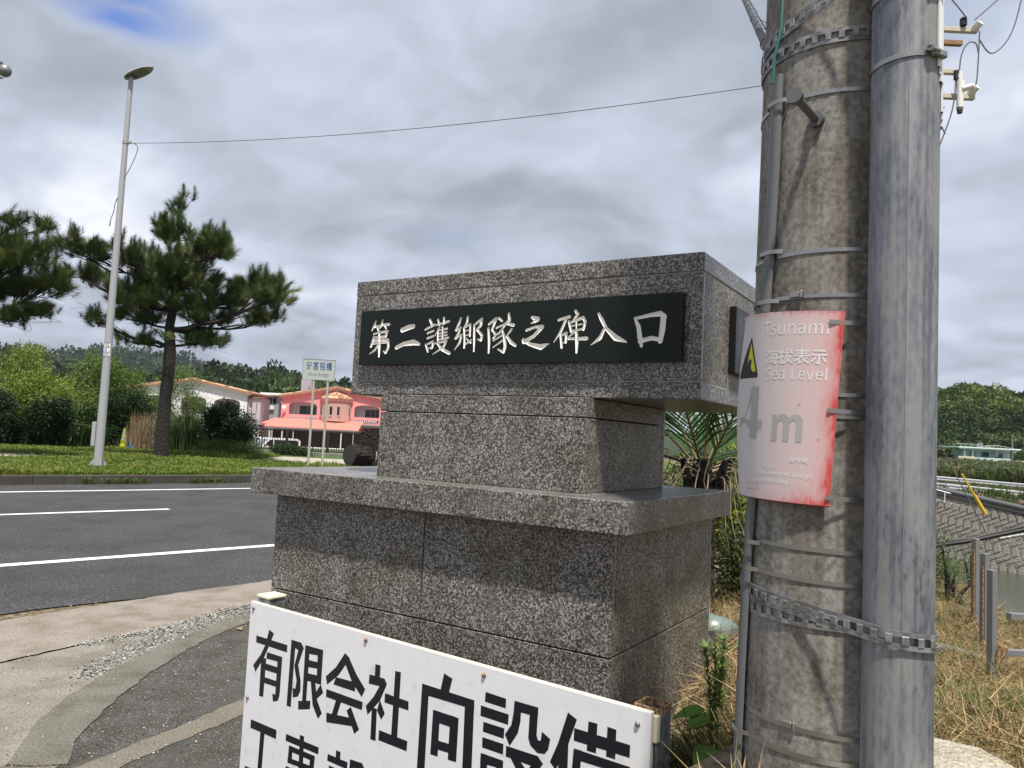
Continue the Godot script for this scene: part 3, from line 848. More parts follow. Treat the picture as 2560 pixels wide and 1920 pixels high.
func monument() -> void:
	var root := thing("stone_monument", "polished grey granite roadside marker with carved black name plate and wide overhanging top", "monument", MON_O, MON_TURN)
	var core := Mb.new()
	core.box(Vector3(-0.808, -0.21, -0.52), Vector3(1.59, 1.235, 1.01))
	core.box(Vector3(-0.667, 0.69, -0.50), Vector3(0.92, 0.35, 0.74))
	core.box(Vector3(-0.585, 1.11, -0.63), Vector3(1.57, 0.49, 0.92))
	part("mortar_core", core, M.mortar, root)
	var tiles := []
	for r in 3:
		var y1 := 0.41 - 0.002 if r == 0 else -0.4 * (r - 1) - 0.0028
		var y0 := -0.4 * r + 0.0028
		if r == 2:
			y0 = -0.8
		tiles.append([y0, y1])
	for t in tiles:
		var yc: float = (t[0] + t[1]) * 0.5
		var h: float = t[1] - t[0]
		for e in [[-1.617, -0.7928], [-0.7872, 0.0]]:
			var b := Mb.new()
			b.box(Vector3((e[0] + e[1]) * 0.5, yc, -0.0125), Vector3(e[1] - e[0], h, 0.025), 0.0015)
			part("granite_tile", b, M.granite, root)
			b = Mb.new()
			b.box(Vector3((e[0] + e[1]) * 0.5, yc, -1.0275), Vector3(e[1] - e[0], h, 0.025), 0.0015)
			part("granite_tile", b, M.granite, root)
		for e in [[-0.4994, -0.0295], [-1.011, -0.5046]]:
			for x in [-0.0125, -1.6045]:
				var b := Mb.new()
				b.box(Vector3(x - (0.0005 if x > -1 else -0.0005), yc, (e[0] + e[1]) * 0.5), Vector3(0.025, h, e[1] - e[0]), 0.0015)
				part("granite_tile", b, M.granite_worn if x > -1 else M.granite, root)
	var slab := Mb.new()
	slab.box(Vector3(-0.816, 0.4635, -0.49), Vector3(1.786, 0.107, 1.13), 0.003)
	part("ledge_slab", slab, M.granite, root)
	for e in [[0.5172, 0.785], [0.789, 0.8585]]:
		var b := Mb.new()
		b.box(Vector3(-0.655, (e[0] + e[1]) * 0.5, -0.112), Vector3(0.965, e[1] - e[0], 0.024), 0.002)
		part("neck_front_stone", b, M.granite, root)
		b = Mb.new()
		b.box(Vector3(-0.655, (e[0] + e[1]) * 0.5, -0.868), Vector3(0.965, e[1] - e[0], 0.024), 0.002)
		part("neck_rear_stone", b, M.granite, root)
		for x in [-0.185, -1.125]:
			b = Mb.new()
			b.box(Vector3(x, (e[0] + e[1]) * 0.5, -0.49), Vector3(0.024, e[1] - e[0], 0.727), 0.002)
			part("neck_side_stone", b, M.granite_worn, root)
	for e in [[0.861, 0.92], [0.923, 1.296], [1.3, 1.366]]:
		var b := Mb.new()
		var grow := 0.0 if e[0] < 1.2 and e[0] > 0.9 else 0.002
		if grow > 0.0:
			b.box(Vector3(-0.575, (e[0] + e[1]) * 0.5, -0.64), Vector3(1.594, e[1] - e[0], 0.964), 0.003)
			part("top_course", b, M.granite, root)
			continue
		b.box(Vector3(-0.5755, (e[0] + e[1]) * 0.5, -0.171), Vector3(1.59, e[1] - e[0], 0.024), 0.002)
		part("top_front_stone", b, M.granite, root)
		for x in [0.2075, -1.3585]:
			b = Mb.new()
			b.box(Vector3(x, (e[0] + e[1]) * 0.5, -0.654), Vector3(0.024, e[1] - e[0], 0.938), 0.002)
			part("top_side_stone", b, M.granite_worn, root)
	# pale sealant showing in the joints of the upper stones
	var seal := Mb.new()
	seal.box(Vector3(-0.575, 0.9215, -0.64), Vector3(1.588, 0.004, 0.958))
	seal.box(Vector3(-0.575, 1.298, -0.64), Vector3(1.586, 0.005, 0.956))
	part("joint_sealant", seal, M.seam, root)
	var plate := CSGBox3D.new()
	plate.name = "name_plate"
	plate.size = Vector3(1.466, 0.235, 0.03)
	plate.material = M.black_stone
	root.add_child(plate, true)
	plate.position = Vector3(-0.573, 1.107, -0.143)
	var hold := CSGCombiner3D.new()
	hold.name = "carving"
	hold.operation = CSGShape3D.OPERATION_SUBTRACTION
	hold.position = Vector3(-0.733, -0.1175, 0)
	plate.add_child(hold, true)
	for k in CARVED:
		for s in CARVED[k]:
			groove(s, M.carve_white, hold, 0.015)
	for c in hold.get_children():
		c.operation = CSGShape3D.OPERATION_UNION
	var side := Mb.new()
	side.box(Vector3(0.2325, 1.106, -0.80), Vector3(0.026, 0.25, 0.66), 0.003)
	var sp := part("side_plate", side, M.black_stone, root)
	var marks := Mb.new()
	for col in 9:
		var rows := 11 if col > 1 else 4
		for r in rows:
			if rng.randf() < 0.25:
				continue
			for s in 3:
				var w := rng.randf_range(0.003, 0.01)
				var flat := rng.randf() < 0.5
				marks.box(Vector3(0.2457, 1.2 - r * 0.018 + rng.randf_range(-0.005, 0.005), -0.53 - col * 0.055 + rng.randf_range(-0.008, 0.008)), Vector3(0.0008, 0.002 if flat else w, w if flat else 0.002))
	part("engraved_text", marks, M.seam, sp)

func company_sign() -> void:
	# a 6 ft board whose top left corner stands just in front of the monument
	var base := Vector3(-1.05, 0.0, -3.287)
	var root := thing("company_sign_board", "white company sign board with bold black characters, in front of the granite marker", "sign board", base, -0.6435)
	var top := 0.761
	var mb := Mb.new()
	mb.box(Vector3(0.925, top - 0.37, -0.009), Vector3(1.85, 0.74, 0.0176), 0.001)
	part("board_core", mb, M.board_edge, root)
	var face := Mb.new()
	face.box(Vector3(0.925, top - 0.371, 0.0005), Vector3(1.847, 0.738, 0.0014), 0.0004)
	var fp := part("board_face", face, M.board_white, root)
	var i := 0
	for k in SIGN_ROW:
		for s in SIGN_ROW[k]:
			var poly := PackedVector2Array()
			for q in range(0, s.size(), 2):
				poly.append(Vector2(s[q] * 0.001, top + s[q + 1] * 0.001))
			var g := Mb.new()
			g.prism(poly, 0.001, 0.00135 + 0.00004 * (i % 14), Transform3D(), true)
			i += 1
			part("letter_stroke", g, M.ink, fp)
	var seg := Mb.new()
	seg.ball(Vector3.ZERO, Vector3(0.0085, 0.0085, 0.006), 6, 10)
	var bm := seg.mesh()
	for p in [[0.023, -0.024], [0.706, -0.024], [1.259, -0.028], [1.809, -0.04], [0.025, -0.388], [1.815, -0.42]]:
		var b := part("screw", bm, M.rust if p[0] > 0.5 and p[0] < 1.3 else M.zinc, root)
		b.position = Vector3(p[0], top + p[1], 0.003)
	var post := Mb.new()
	post.box(Vector3(0.055, 0.38, -0.062), Vector3(0.075, 0.80, 0.085), 0.004)
	part("left_post", post, M.zinc, root)
	var lid := Mb.new()
	lid.box(Vector3(0.055, 0.785, -0.06), Vector3(0.085, 0.012, 0.09), 0.003)
	part("post_cap", lid, M.cream, root)
	var hollow := Mb.new()
	var w := 0.0375
	for e in [[Vector3(-w, 0, 0), Vector3(0.004, 0.85, 0.079)], [Vector3(w, 0, 0), Vector3(0.004, 0.85, 0.079)], [Vector3(0, 0, -w), Vector3(0.071, 0.85, 0.004)], [Vector3(0, 0, w), Vector3(0.071, 0.85, 0.004)]]:
		hollow.box(Vector3(1.822, 0.34, -0.062) + e[0], e[1], 0.001)
	var rp := part("right_post", hollow, M.zinc, root)
	var rim := Mb.new()
	for e in [[Vector3(-w, 0, 0), Vector3(0.005, 0.02, 0.08)], [Vector3(w, 0, 0), Vector3(0.005, 0.02, 0.08)], [Vector3(0, 0, -w), Vector3(0.08, 0.02, 0.005)], [Vector3(0, 0, w), Vector3(0.08, 0.02, 0.005)]]:
		rim.box(Vector3(1.822, 0.757, -0.062) + e[0], e[1], 0.001)
	rim.box(Vector3(1.822, 0.70, -0.062), Vector3(0.071, 0.004, 0.071))
	part("rusty_rim", rim, M.rust, rp)
	var tape := Mb.new()
	tape.box(Vector3(1.857, 0.715, -0.019), Vector3(0.014, 0.075, 0.022), 0.003)
	part("edge_clip", tape, M.cream, root)


# ---------------------------------------------------------------- the two near poles
func pole_r(y: float) -> float:
	return 0.1995 - 0.0125 * y

func hull_path(y0: float, y1: float, gap: float, from_deg: float, both: bool) -> PackedVector3Array:   # a band round the pole, or round pole and pipe together
	var out := PackedVector3Array()
	var d := Vector2(PIPE.x - POLE.x, PIPE.z - POLE.z)
	var r1 := pole_r((y0 + y1) * 0.5) + gap
	var r2 := 0.0612 + gap
	var axis := atan2(d.x, d.y)                       # angle from +z towards +x
	var off := acos((r1 - r2) / d.length())
	var last := axis - off if both else deg_to_rad(100)
	var a0 := deg_to_rad(from_deg)
	for k in 61:
		var a := lerpf(a0, last, k / 60.0)
		out.append(Vector3(POLE.x + sin(a) * r1, 0, POLE.z + cos(a) * r1))
	if both:
		for k in 41:
			var a := lerpf(last, axis + off, k / 40.0)
			out.append(Vector3(PIPE.x + sin(a) * r2, 0, PIPE.z + cos(a) * r2))
	var run := 0.0
	var total := 0.0
	for i in out.size() - 1:
		total += out[i].distance_to(out[i + 1])
	var res := PackedVector3Array()
	for i in out.size():
		if i > 0:
			run += out[i].distance_to(out[i - 1])
		res.append(out[i] + Vector3(0, lerpf(y0, y1, run / total), 0))
	return res

func ribbon(mb: Mb, p: PackedVector3Array, h: float, thick: float, dy := 0.0) -> void:
	for i in p.size() - 1:
		var a := p[i] + Vector3(0, dy, 0)
		var b := p[i + 1] + Vector3(0, dy, 0)
		var o := Vector3(b.z - a.z, 0, a.x - b.x).normalized()
		var ia := p[maxi(i - 1, 0)]
		var ib := p[mini(i + 2, p.size() - 1)]
		var na := -Vector3(p[i + 1].z - ia.z, 0, ia.x - p[i + 1].x).normalized()
		var nb := -Vector3(ib.z - p[i].z, 0, p[i].x - ib.x).normalized()
		var up := Vector3(0, h * 0.5, 0)
		var A := a + na * thick; var B := b + nb * thick
		mb.tri(A - up, B - up, B + up, na, nb, nb)
		mb.tri(A - up, B + up, A + up, na, nb, na)
		mb.quad(A + up, B + up, b + up, a + up)
		mb.quad(B - up, A - up, a - up, b - up)
		mb.tri(b - up, a - up, a + up, -nb, -na, -na)
		mb.tri(b - up, a + up, b + up, -nb, -na, -nb)

func resample(p: PackedVector3Array, step: float) -> PackedVector3Array:
	var out := PackedVector3Array([p[0]])
	var left := step
	for i in p.size() - 1:
		var a := p[i]
		var l := a.distance_to(p[i + 1])
		var at := 0.0
		while l - at >= left:
			at += left
			out.append(a.lerp(p[i + 1], at / l))
			left = step
		left -= l - at
	return out

func slotted_band(called: String, p: PackedVector3Array, root: Node) -> void:
	var mb := Mb.new()
	ribbon(mb, p, 0.0085, 0.0022, 0.0115)
	ribbon(mb, p, 0.0085, 0.0022, -0.0115)
	var q := resample(p, 0.0265)
	for i in range(1, q.size() - 1):
		var d := (q[i + 1] - q[i - 1])
		d.y = 0
		d = d.normalized()
		var nn := -Vector3(d.z, 0, -d.x)
		mb.box(q[i] + nn * 0.0024, Vector3(0.0125, 0.016, 0.003), 0.0012, Basis(d, Vector3.UP, -nn if d.cross(Vector3.UP).dot(nn) < 0 else nn))
	part(called, mb, M.zinc, root)

func pole_texture() -> ImageTexture:     # weathered concrete: lichen mottle, dark runs under the bands, cleaner strips
	var w := 512
	var h := 1024
	var im := Image.create(w, h, false, Image.FORMAT_RGB8)
	var a := noise(FastNoiseLite.TYPE_SIMPLEX_SMOOTH, 0.02, 3, 5)
	var b := noise(FastNoiseLite.TYPE_SIMPLEX_SMOOTH, 0.42, 4, 4)
	var s := noise(FastNoiseLite.TYPE_SIMPLEX_SMOOTH, 0.035, 6, 3)
	var c2 := noise(FastNoiseLite.TYPE_SIMPLEX_SMOOTH, 0.13, 8, 3)
	for j in h:
		for i in w:
			var ang := TAU * i / w
			var x := cos(ang) * 82.0
			var z := sin(ang) * 82.0
			var big := a.get_noise_3d(x, j * 0.55, z)
			var fine := b.get_noise_3d(x, j, z)
			var run := s.get_noise_3d(x * 1.6, j * 0.06, z * 1.6)
			var v := 0.25 + 0.05 * fine
			var dirt := clampf(0.42 + 1.5 * run + 0.7 * big, 0.0, 1.0)
			var spots := clampf(0.45 + 0.9 * fine + 0.75 * c2.get_noise_3d(x, j, z) + 0.35 * big, 0.0, 1.0)
			v *= lerpf(1.0, 0.68, dirt)
			v *= lerpf(1.2, 0.5, spots)
			var c := Color(v, v * lerpf(0.97, 0.9, dirt), v * lerpf(0.9, 0.76, dirt))
			im.set_pixel(i, j, c.linear_to_srgb())
	return ImageTexture.create_from_image(im)

func pipe_texture() -> ImageTexture:     # galvanised steel: cloudy blue-grey and pale patches, beige streaks
	var w := 256
	var h := 1024
	var im := Image.create(w, h, false, Image.FORMAT_RGB8)
	var a := noise(FastNoiseLite.TYPE_SIMPLEX_SMOOTH, 0.022, 13, 5)
	var b := noise(FastNoiseLite.TYPE_SIMPLEX_SMOOTH, 0.12, 14, 3)
	var s := noise(FastNoiseLite.TYPE_SIMPLEX_SMOOTH, 0.07, 16, 3)
	for j in h:
		for i in w:
			var ang := TAU * i / w
			var x := cos(ang) * 41.0
			var z := sin(ang) * 41.0
			var big := a.get_noise_3d(x, j * 0.35, z)
			var fine := b.get_noise_3d(x, j * 0.6, z)
			var run := s.get_noise_3d(x * 1.8, j * 0.03, z * 1.8)
			var k := clampf(0.5 + 1.1 * big + 0.5 * fine + 0.7 * run, 0.0, 1.0)
			var c := Color(0.125, 0.137, 0.163).lerp(Color(0.27, 0.28, 0.30), k)
			c = c.lerp(Color(0.24, 0.23, 0.2), clampf(run * 1.3 + big * 0.8 - 0.15, 0.0, 0.5))
			if fine + big < -0.7:
				c *= 0.75
			im.set_pixel(i, j, c.linear_to_srgb())
	return ImageTexture.create_from_image(im)

func poles() -> void:
	var m := sm(1, 1, 1, 0.92)
	m.albedo_texture = pole_texture()
	m.uv1_scale = Vector3(1, 0.42, 1)
	M.pole = m
	var g := sm(1, 1, 1, 0.55, 0.25)
	g.albedo_texture = pipe_texture()
	g.uv1_scale = Vector3(1, 0.4, 1)
	M.pipe = g
	var root := thing("utility_pole", "thick weathered concrete utility pole wrapped with steel bands and a grey cable duct", "utility pole")
	var mb := Mb.new()
	var pts := PackedVector3Array()
	var rr := []
	for k in 15:
		var y := lerpf(0.3, 9.5, k / 14.0)
		pts.append(POLE + Vector3(0, y, 0))
		rr.append(pole_r(minf(y, 3.5)) - 0.006 * maxf(0.0, y - 3.5))
	mb.tube(pts, rr, 48)
	part("concrete_shaft", mb, M.pole, root)
	# plain stainless straps
	for e in [[2.262, 2.245, 0.008], [1.918, 1.912, 0.008], [1.828, 1.815, 0.008], [1.31, 1.302, 0.009], [1.25, 1.238, 0.009], [0.957, 0.948, 0.009], [0.90, 0.905, 0.010], [1.62, 1.615, 0.008], [1.575, 1.572, 0.008]]:
		var s := Mb.new()
		ribbon(s, hull_path(e[0], e[1], 0.001 if e[0] > 2 or e[0] < 1.27 else 0.0006, -190, false), e[2], 0.0014)
		part("steel_strap", s, M.stainless, root)
	for e in [[1.826, -50.0], [0.957, -47.0]]:
		var s := Mb.new()
		var a := deg_to_rad(e[1])
		var o := Vector3(sin(a), 0, cos(a))
		var q := Basis(Vector3.UP, a)
		var c := POLE + o * (pole_r(e[0]) + 0.004) + Vector3(0, e[0], 0)
		s.box(c, Vector3(0.022, 0.013, 0.006), 0.0015, q)
		s.box(c + q * Vector3(0.015, 0, 0.001), Vector3(0.006, 0.016, 0.006), 0.0015, q)
		part("strap_buckle", s, M.stainless, root)
	slotted_band("slotted_band", hull_path(2.372, 2.372, 0.002, -200, false), root)
	slotted_band("slotted_band", hull_path(2.36, 2.50, 0.004, -170, true), root)
	slotted_band("slotted_band", hull_path(1.168, 1.168, 0.002, -200, false), root)
	slotted_band("slotted_band", hull_path(1.222, 1.164, 0.004, -170, true), root)
	# the flat duct up the pole
	var duct := Mb.new()
	for i in 24:
		var ya := lerpf(0.5, 2.322, i / 24.0)
		var yb := lerpf(0.5, 2.322, (i + 1) / 24.0)
		var aa := deg_to_rad(lerpf(-88.0, -69.5, smoothstep(0.9, 2.25, ya)))
		var a := POLE + Vector3(sin(aa), 0, cos(aa)) * (pole_r(ya) + 0.006) + Vector3(0, ya, 0)
		aa = deg_to_rad(lerpf(-88.0, -69.5, smoothstep(0.9, 2.25, yb)))
		var b := POLE + Vector3(sin(aa), 0, cos(aa)) * (pole_r(yb) + 0.006) + Vector3(0, yb, 0)
		var o := Vector3(sin(aa), 0, cos(aa))
		var sd := Vector3(o.z, 0, -o.x)
		var prev_a := []
		var prev_b := []
		for k in 9:
			var t := PI * k / 8.0
			prev_a.append(a + sd * cos(t) * 0.0165 + o * sin(t) * 0.011)
			prev_b.append(b + sd * cos(t) * 0.0165 + o * sin(t) * 0.011)
		for k in 8:
			var n0 := (sd * cos(PI * k / 8.0) + o * sin(PI * k / 8.0)).normalized()
			var n1 := (sd * cos(PI * (k + 1) / 8.0) + o * sin(PI * (k + 1) / 8.0)).normalized()
			duct.tri(prev_a[k], prev_b[k + 1], prev_a[k + 1], n0, n1, n1)
			duct.tri(prev_a[k], prev_b[k], prev_b[k + 1], n0, n0, n1)
	part("cable_duct", duct, M.conduit, root)
	var loop := Mb.new()
	for e in [[2.258, 0.006], [1.925, 0.004], [1.818, 0.002], [1.302, 0.002], [1.246, 0.008], [0.903, 0.008]]:
		var aa := deg_to_rad(lerpf(-88.0, -69.5, smoothstep(0.9, 2.25, e[0])))
		var pr := pole_r(e[0])
		var p := PackedVector3Array()
		for k in 9:
			var t: float = aa + deg_to_rad(lerpf(-11.0, 11.0, k / 8.0))
			var lift := 0.018 if k > 1 and k < 7 else (0.012 if k > 0 and k < 8 else 0.001)
			p.append(POLE + Vector3(sin(t), 0, cos(t)) * (pr + lift) + Vector3(0, e[0], 0))
		ribbon(loop, p, 0.009, 0.0014)
	part("duct_clip", loop, M.stainless, root)
	var bolt := Mb.new()
	var ba := deg_to_rad(-38.7)
	var bo := Vector3(sin(ba), 0, cos(ba))
	var bp := POLE + bo * pole_r(2.2) + Vector3(0, 2.195, 0)
	bolt.rod(bp - bo * 0.01, bp + bo * 0.13, 0.0085, 0.0085, 14)
	bolt.rod(bp + bo * 0.128, bp + bo * 0.142, 0.0155, 0.0155, 18)
	bolt.rod(bp - bo * 0.005, bp + bo * 0.012, 0.018, 0.018, 6)
	part("step_bolt", bolt, M.conduit, root)
	var foot := Mb.new()
	var poly := PackedVector2Array([Vector2(0.575, 1.27), Vector2(0.60, 1.235), Vector2(0.93, 1.20), Vector2(1.0, 1.26), Vector2(1.09, 1.62), Vector2(1.075, 1.75), Vector2(1.0, 1.80), Vector2(0.66, 1.84), Vector2(0.6, 1.6)])
	foot.prism(poly, 0.2, 0.865, Transform3D(Basis(Vector3(1, 0, 0), Vector3(0, 0, -1), Vector3(0, 1, 0)), Vector3.ZERO))
	var ft := thing("concrete_footing", "low pale concrete block cast round the foot of the galvanised pipe", "footing")
	part("block", foot, M.pale, ft)
	var lf := Mb.new()
	lf.tube(PackedVector3Array([Vector3(0.955, 0.868, -1.56), Vector3(0.97, 0.87, -1.565), Vector3(0.99, 0.869, -1.565), Vector3(1.0, 0.868, -1.567)]), [0.001, 0.006, 0.004, 0.001], 6)
	tag(part("dead_leaf", lf, M.black, self), "small dark dead leaf lying on the pale concrete footing", "leaf")

	# the galvanised pipe strapped to the pole
	var pr := thing("steel_pipe", "tall galvanised steel pipe standing against the concrete utility pole", "pipe")
	mb = Mb.new()
	var pp := PackedVector3Array()
	for k in 11:
		pp.append(PIPE + Vector3(0, lerpf(0.5, 3.6, k / 10.0), 0))
	mb.tube(pp, [0.0612], 40)
	part("shaft", mb, M.pipe, pr)
	var collar := Mb.new()
	collar.tube(PackedVector3Array([PIPE + Vector3(0, 2.435, 0), PIPE + Vector3(0, 2.6, 0)]), [0.0655], 40)
	part("collar", collar, M.zinc, pr)
	var seam := Mb.new()
	seam.box(PIPE + Vector3(-0.0215, 1.7, 0.0575), Vector3(0.0016, 1.75, 0.001), 0.0003, Basis(Vector3.UP, -0.36))
	part("weld_seam", seam, M.pipe, pr)
	for y in [2.395, 2.26]:
		var s := Mb.new()
		var ring := PackedVector3Array()
		for k in 49:
			var a := TAU * k / 48.0 + 2.6
			ring.append(PIPE + Vector3(sin(a) * 0.0625, y + 0.0035 * sin(a + 0.3), cos(a) * 0.0625))
		ribbon(s, ring, 0.0095, 0.0014)
		part("hose_clamp", s, M.stainless, pr)
		var bk := Mb.new()
		var a := deg_to_rad(25)
		var o := Vector3(sin(a), 0, cos(a))
		var q := Basis(Vector3.UP, a)
		var c: Vector3 = PIPE + o * 0.068 + Vector3(0, y + 0.003, 0)
		bk.box(c + q * Vector3(0.006, 0, 0), Vector3(0.034, 0.014, 0.011), 0.002, q)
		bk.rod(c + q * Vector3(-0.022, 0.002, 0.004), c + q * Vector3(0.0, 0.002, 0.004), 0.0045, 0.0045, 10)
		bk.box(c + q * Vector3(-0.014, 0.008, 0.0), Vector3(0.022, 0.003, 0.010), 0.001, q)
		part("clamp_screw", bk, M.zinc, pr)
	var plate := Mb.new()
	for e in [[2.42, 2.215, 49.0, 0.017], [2.34, 2.135, 70.0, 0.016]]:
		var n := 16
		for i in n:
			var ya := lerpf(e[0], e[1], float(i) / n)
			var yb := lerpf(e[0], e[1], float(i + 1) / n)
			var k0 := 1.0 if i < n - 2 else 0.6
			var cut := 0.4 if i == n - 1 else 0.0
			for k in 6:
				var a0 := deg_to_rad(e[2] + lerpf(-e[3], e[3], k / 6.0) / 0.0612 * 57.3 * k0 + cut * 6.0)
				var a1 := deg_to_rad(e[2] + lerpf(-e[3], e[3], (k + 1) / 6.0) / 0.0612 * 57.3 * k0 + cut * 6.0)
				var r0 := 0.0655
				var A := PIPE + Vector3(sin(a0) * r0, ya, cos(a0) * r0); var B := PIPE + Vector3(sin(a1) * r0, ya, cos(a1) * r0)
				var C := PIPE + Vector3(sin(a1) * r0, yb, cos(a1) * r0); var D := PIPE + Vector3(sin(a0) * r0, yb, cos(a0) * r0)
				plate.quad(D, C, B, A)
				if k == 0 or k == 5:
					var P := A if k == 0 else B
					var Q := D if k == 0 else C
					var ci := Vector3(PIPE.x, P.y, PIPE.z)
					var cj := Vector3(PIPE.x, Q.y, PIPE.z)
					plate.quad(P, Q, cj + (Q - cj) * 0.945, ci + (P - ci) * 0.945)
	part("clamp_plate", plate, M.white, pr)

func tsunami_print() -> ImageTexture:   # the faded ground of the sign: red dye bleached to pink and white, with grain
	var w := 256
	var h := 256
	var im := Image.create(w, h, false, Image.FORMAT_RGB8)
	var a := noise(FastNoiseLite.TYPE_SIMPLEX_SMOOTH, 0.02, 61, 5)
	var b := noise(FastNoiseLite.TYPE_SIMPLEX_SMOOTH, 0.15, 62, 3)
	for j in h:
		for i in w:
			var u := float(i) / w
			var v := float(j) / h
			var n := 0.1 * a.get_noise_2d(i, j * 0.4) + 0.05 * b.get_noise_2d(i, j * 0.3)
			var e := minf(1.0 - u, minf((1.0 - v) * 1.9, v * 2.6 + 0.05))
			var dye := exp(-maxf(1.0 - u + n * 0.4, 0.0) * 23.0) * 0.85 + exp(-maxf((1.0 - v) * 1.3 + n * 0.6, 0.0) * 26.0) * 0.5 * smoothstep(0.35, 0.75, u) + exp(-maxf(v + n * 0.4, 0.0) * 60.0) * 0.5 + 0.2 * smoothstep(0.35, 0.9, u) + n * 0.25
			dye = clampf(dye * smoothstep(0.15, 0.7, u), 0.0, 0.95)
			var c := Color(0.63, 0.6, 0.605).lerp(Color(0.52, 0.03, 0.028), dye)
			im.set_pixel(i, j, c.linear_to_srgb())
	return ImageTexture.create_from_image(im)

func bent(p: Vector2, lift: float) -> Vector3:       # a point of the sheet (metres from its right edge, height) bent round the pole
	var r := 0.199 + 0.012 * smoothstep(0.20, 0.34, -p.x) * sin(p.y * 9.0)
	var a := deg_to_rad(-21.8 + (p.y - 1.6) * 16.0) + p.x / 0.199
	var y := p.y - (p.x + 0.2) * lerpf(0.015, 0.055, (p.y - 1.4) / 0.39)
	return POLE + Vector3(sin(a) * (r + lift), y, cos(a) * (r + lift))

func on_sheet(mb: Mb, poly: PackedVector2Array, lift: float) -> void:
	var lo := poly[0].x
	var hi := lo
	for q in poly:
		lo = minf(lo, q.x)
		hi = maxf(hi, q.x)
	var n := maxi(1, int((hi - lo) / 0.007))
	for k in n:
		var x0 := lerpf(lo, hi, float(k) / n)
		var x1 := lerpf(lo, hi, float(k + 1) / n)
		var cut := PackedVector2Array([Vector2(x0, 0), Vector2(x1, 0), Vector2(x1, 5), Vector2(x0, 5)])
		for piece in ([poly] if n == 1 else Geometry2D.intersect_polygons(poly, cut)):
			var ix := Geometry2D.triangulate_polygon(piece)
			for i in range(0, ix.size(), 3):
				var q := [piece[ix[i]], piece[ix[i + 1]], piece[ix[i + 2]]]
				if (q[1] - q[0]).cross(q[2] - q[0]) < 0:
					q = [q[0], q[2], q[1]]
				mb.tri(bent(q[0], lift), bent(q[1], lift), bent(q[2], lift))

func text_on_sheet(s: String, at: Vector2, size: float, bold: bool, lift: float, squeeze := 1.0) -> Mb:
	var f := SystemFont.new()
	f.font_names = PackedStringArray(["Droid Sans"])
	f.font_weight = 700 if bold else 400
	var tm := TextMesh.new()
	tm.text = s
	tm.font = f
	tm.font_size = 64
	tm.pixel_size = size / 64.0
	tm.depth = 0.0
	tm.curve_step = 1.0
	tm.horizontal_alignment = HORIZONTAL_ALIGNMENT_LEFT
	tm.vertical_alignment = VERTICAL_ALIGNMENT_BOTTOM
	var mb := Mb.new()
	for k in tm.get_surface_count():
		var a := tm.surface_get_arrays(k)
		var v: PackedVector3Array = a[Mesh.ARRAY_VERTEX]
		var ix = a[Mesh.ARRAY_INDEX]
		var order: PackedInt32Array = ix if ix != null and ix.size() else PackedInt32Array(range(v.size()))
		for i in range(0, order.size(), 3):
			var q := []
			for e in 3:
				var p := v[order[i + e]]
				q.append(Vector2(at.x + p.x * squeeze, at.y + p.y))
			if (q[1] - q[0]).cross(q[2] - q[0]) < 0:
				q = [q[0], q[2], q[1]]
			mb.tri(bent(q[0], lift), bent(q[1], lift), bent(q[2], lift))
	return mb

func stroke_poly(s: Array, o: Vector2, sc: Vector2, w: float) -> Array:   # straight strokes of one character on a 100 grid -> quads
	var out := []
	for i in range(0, s.size() - 3, 2):
		if s[i] < 0 or s[i + 2] < 0:
			continue
		var a := o + Vector2(s[i], s[i + 1]) * sc
		var b := o + Vector2(s[i + 2], s[i + 3]) * sc
		var d := (b - a).normalized() * w * 0.5
		var n := Vector2(-d.y, d.x)
		out.append(PackedVector2Array([a - d - n, b + d - n, b + d + n, a - d + n]))
	return out

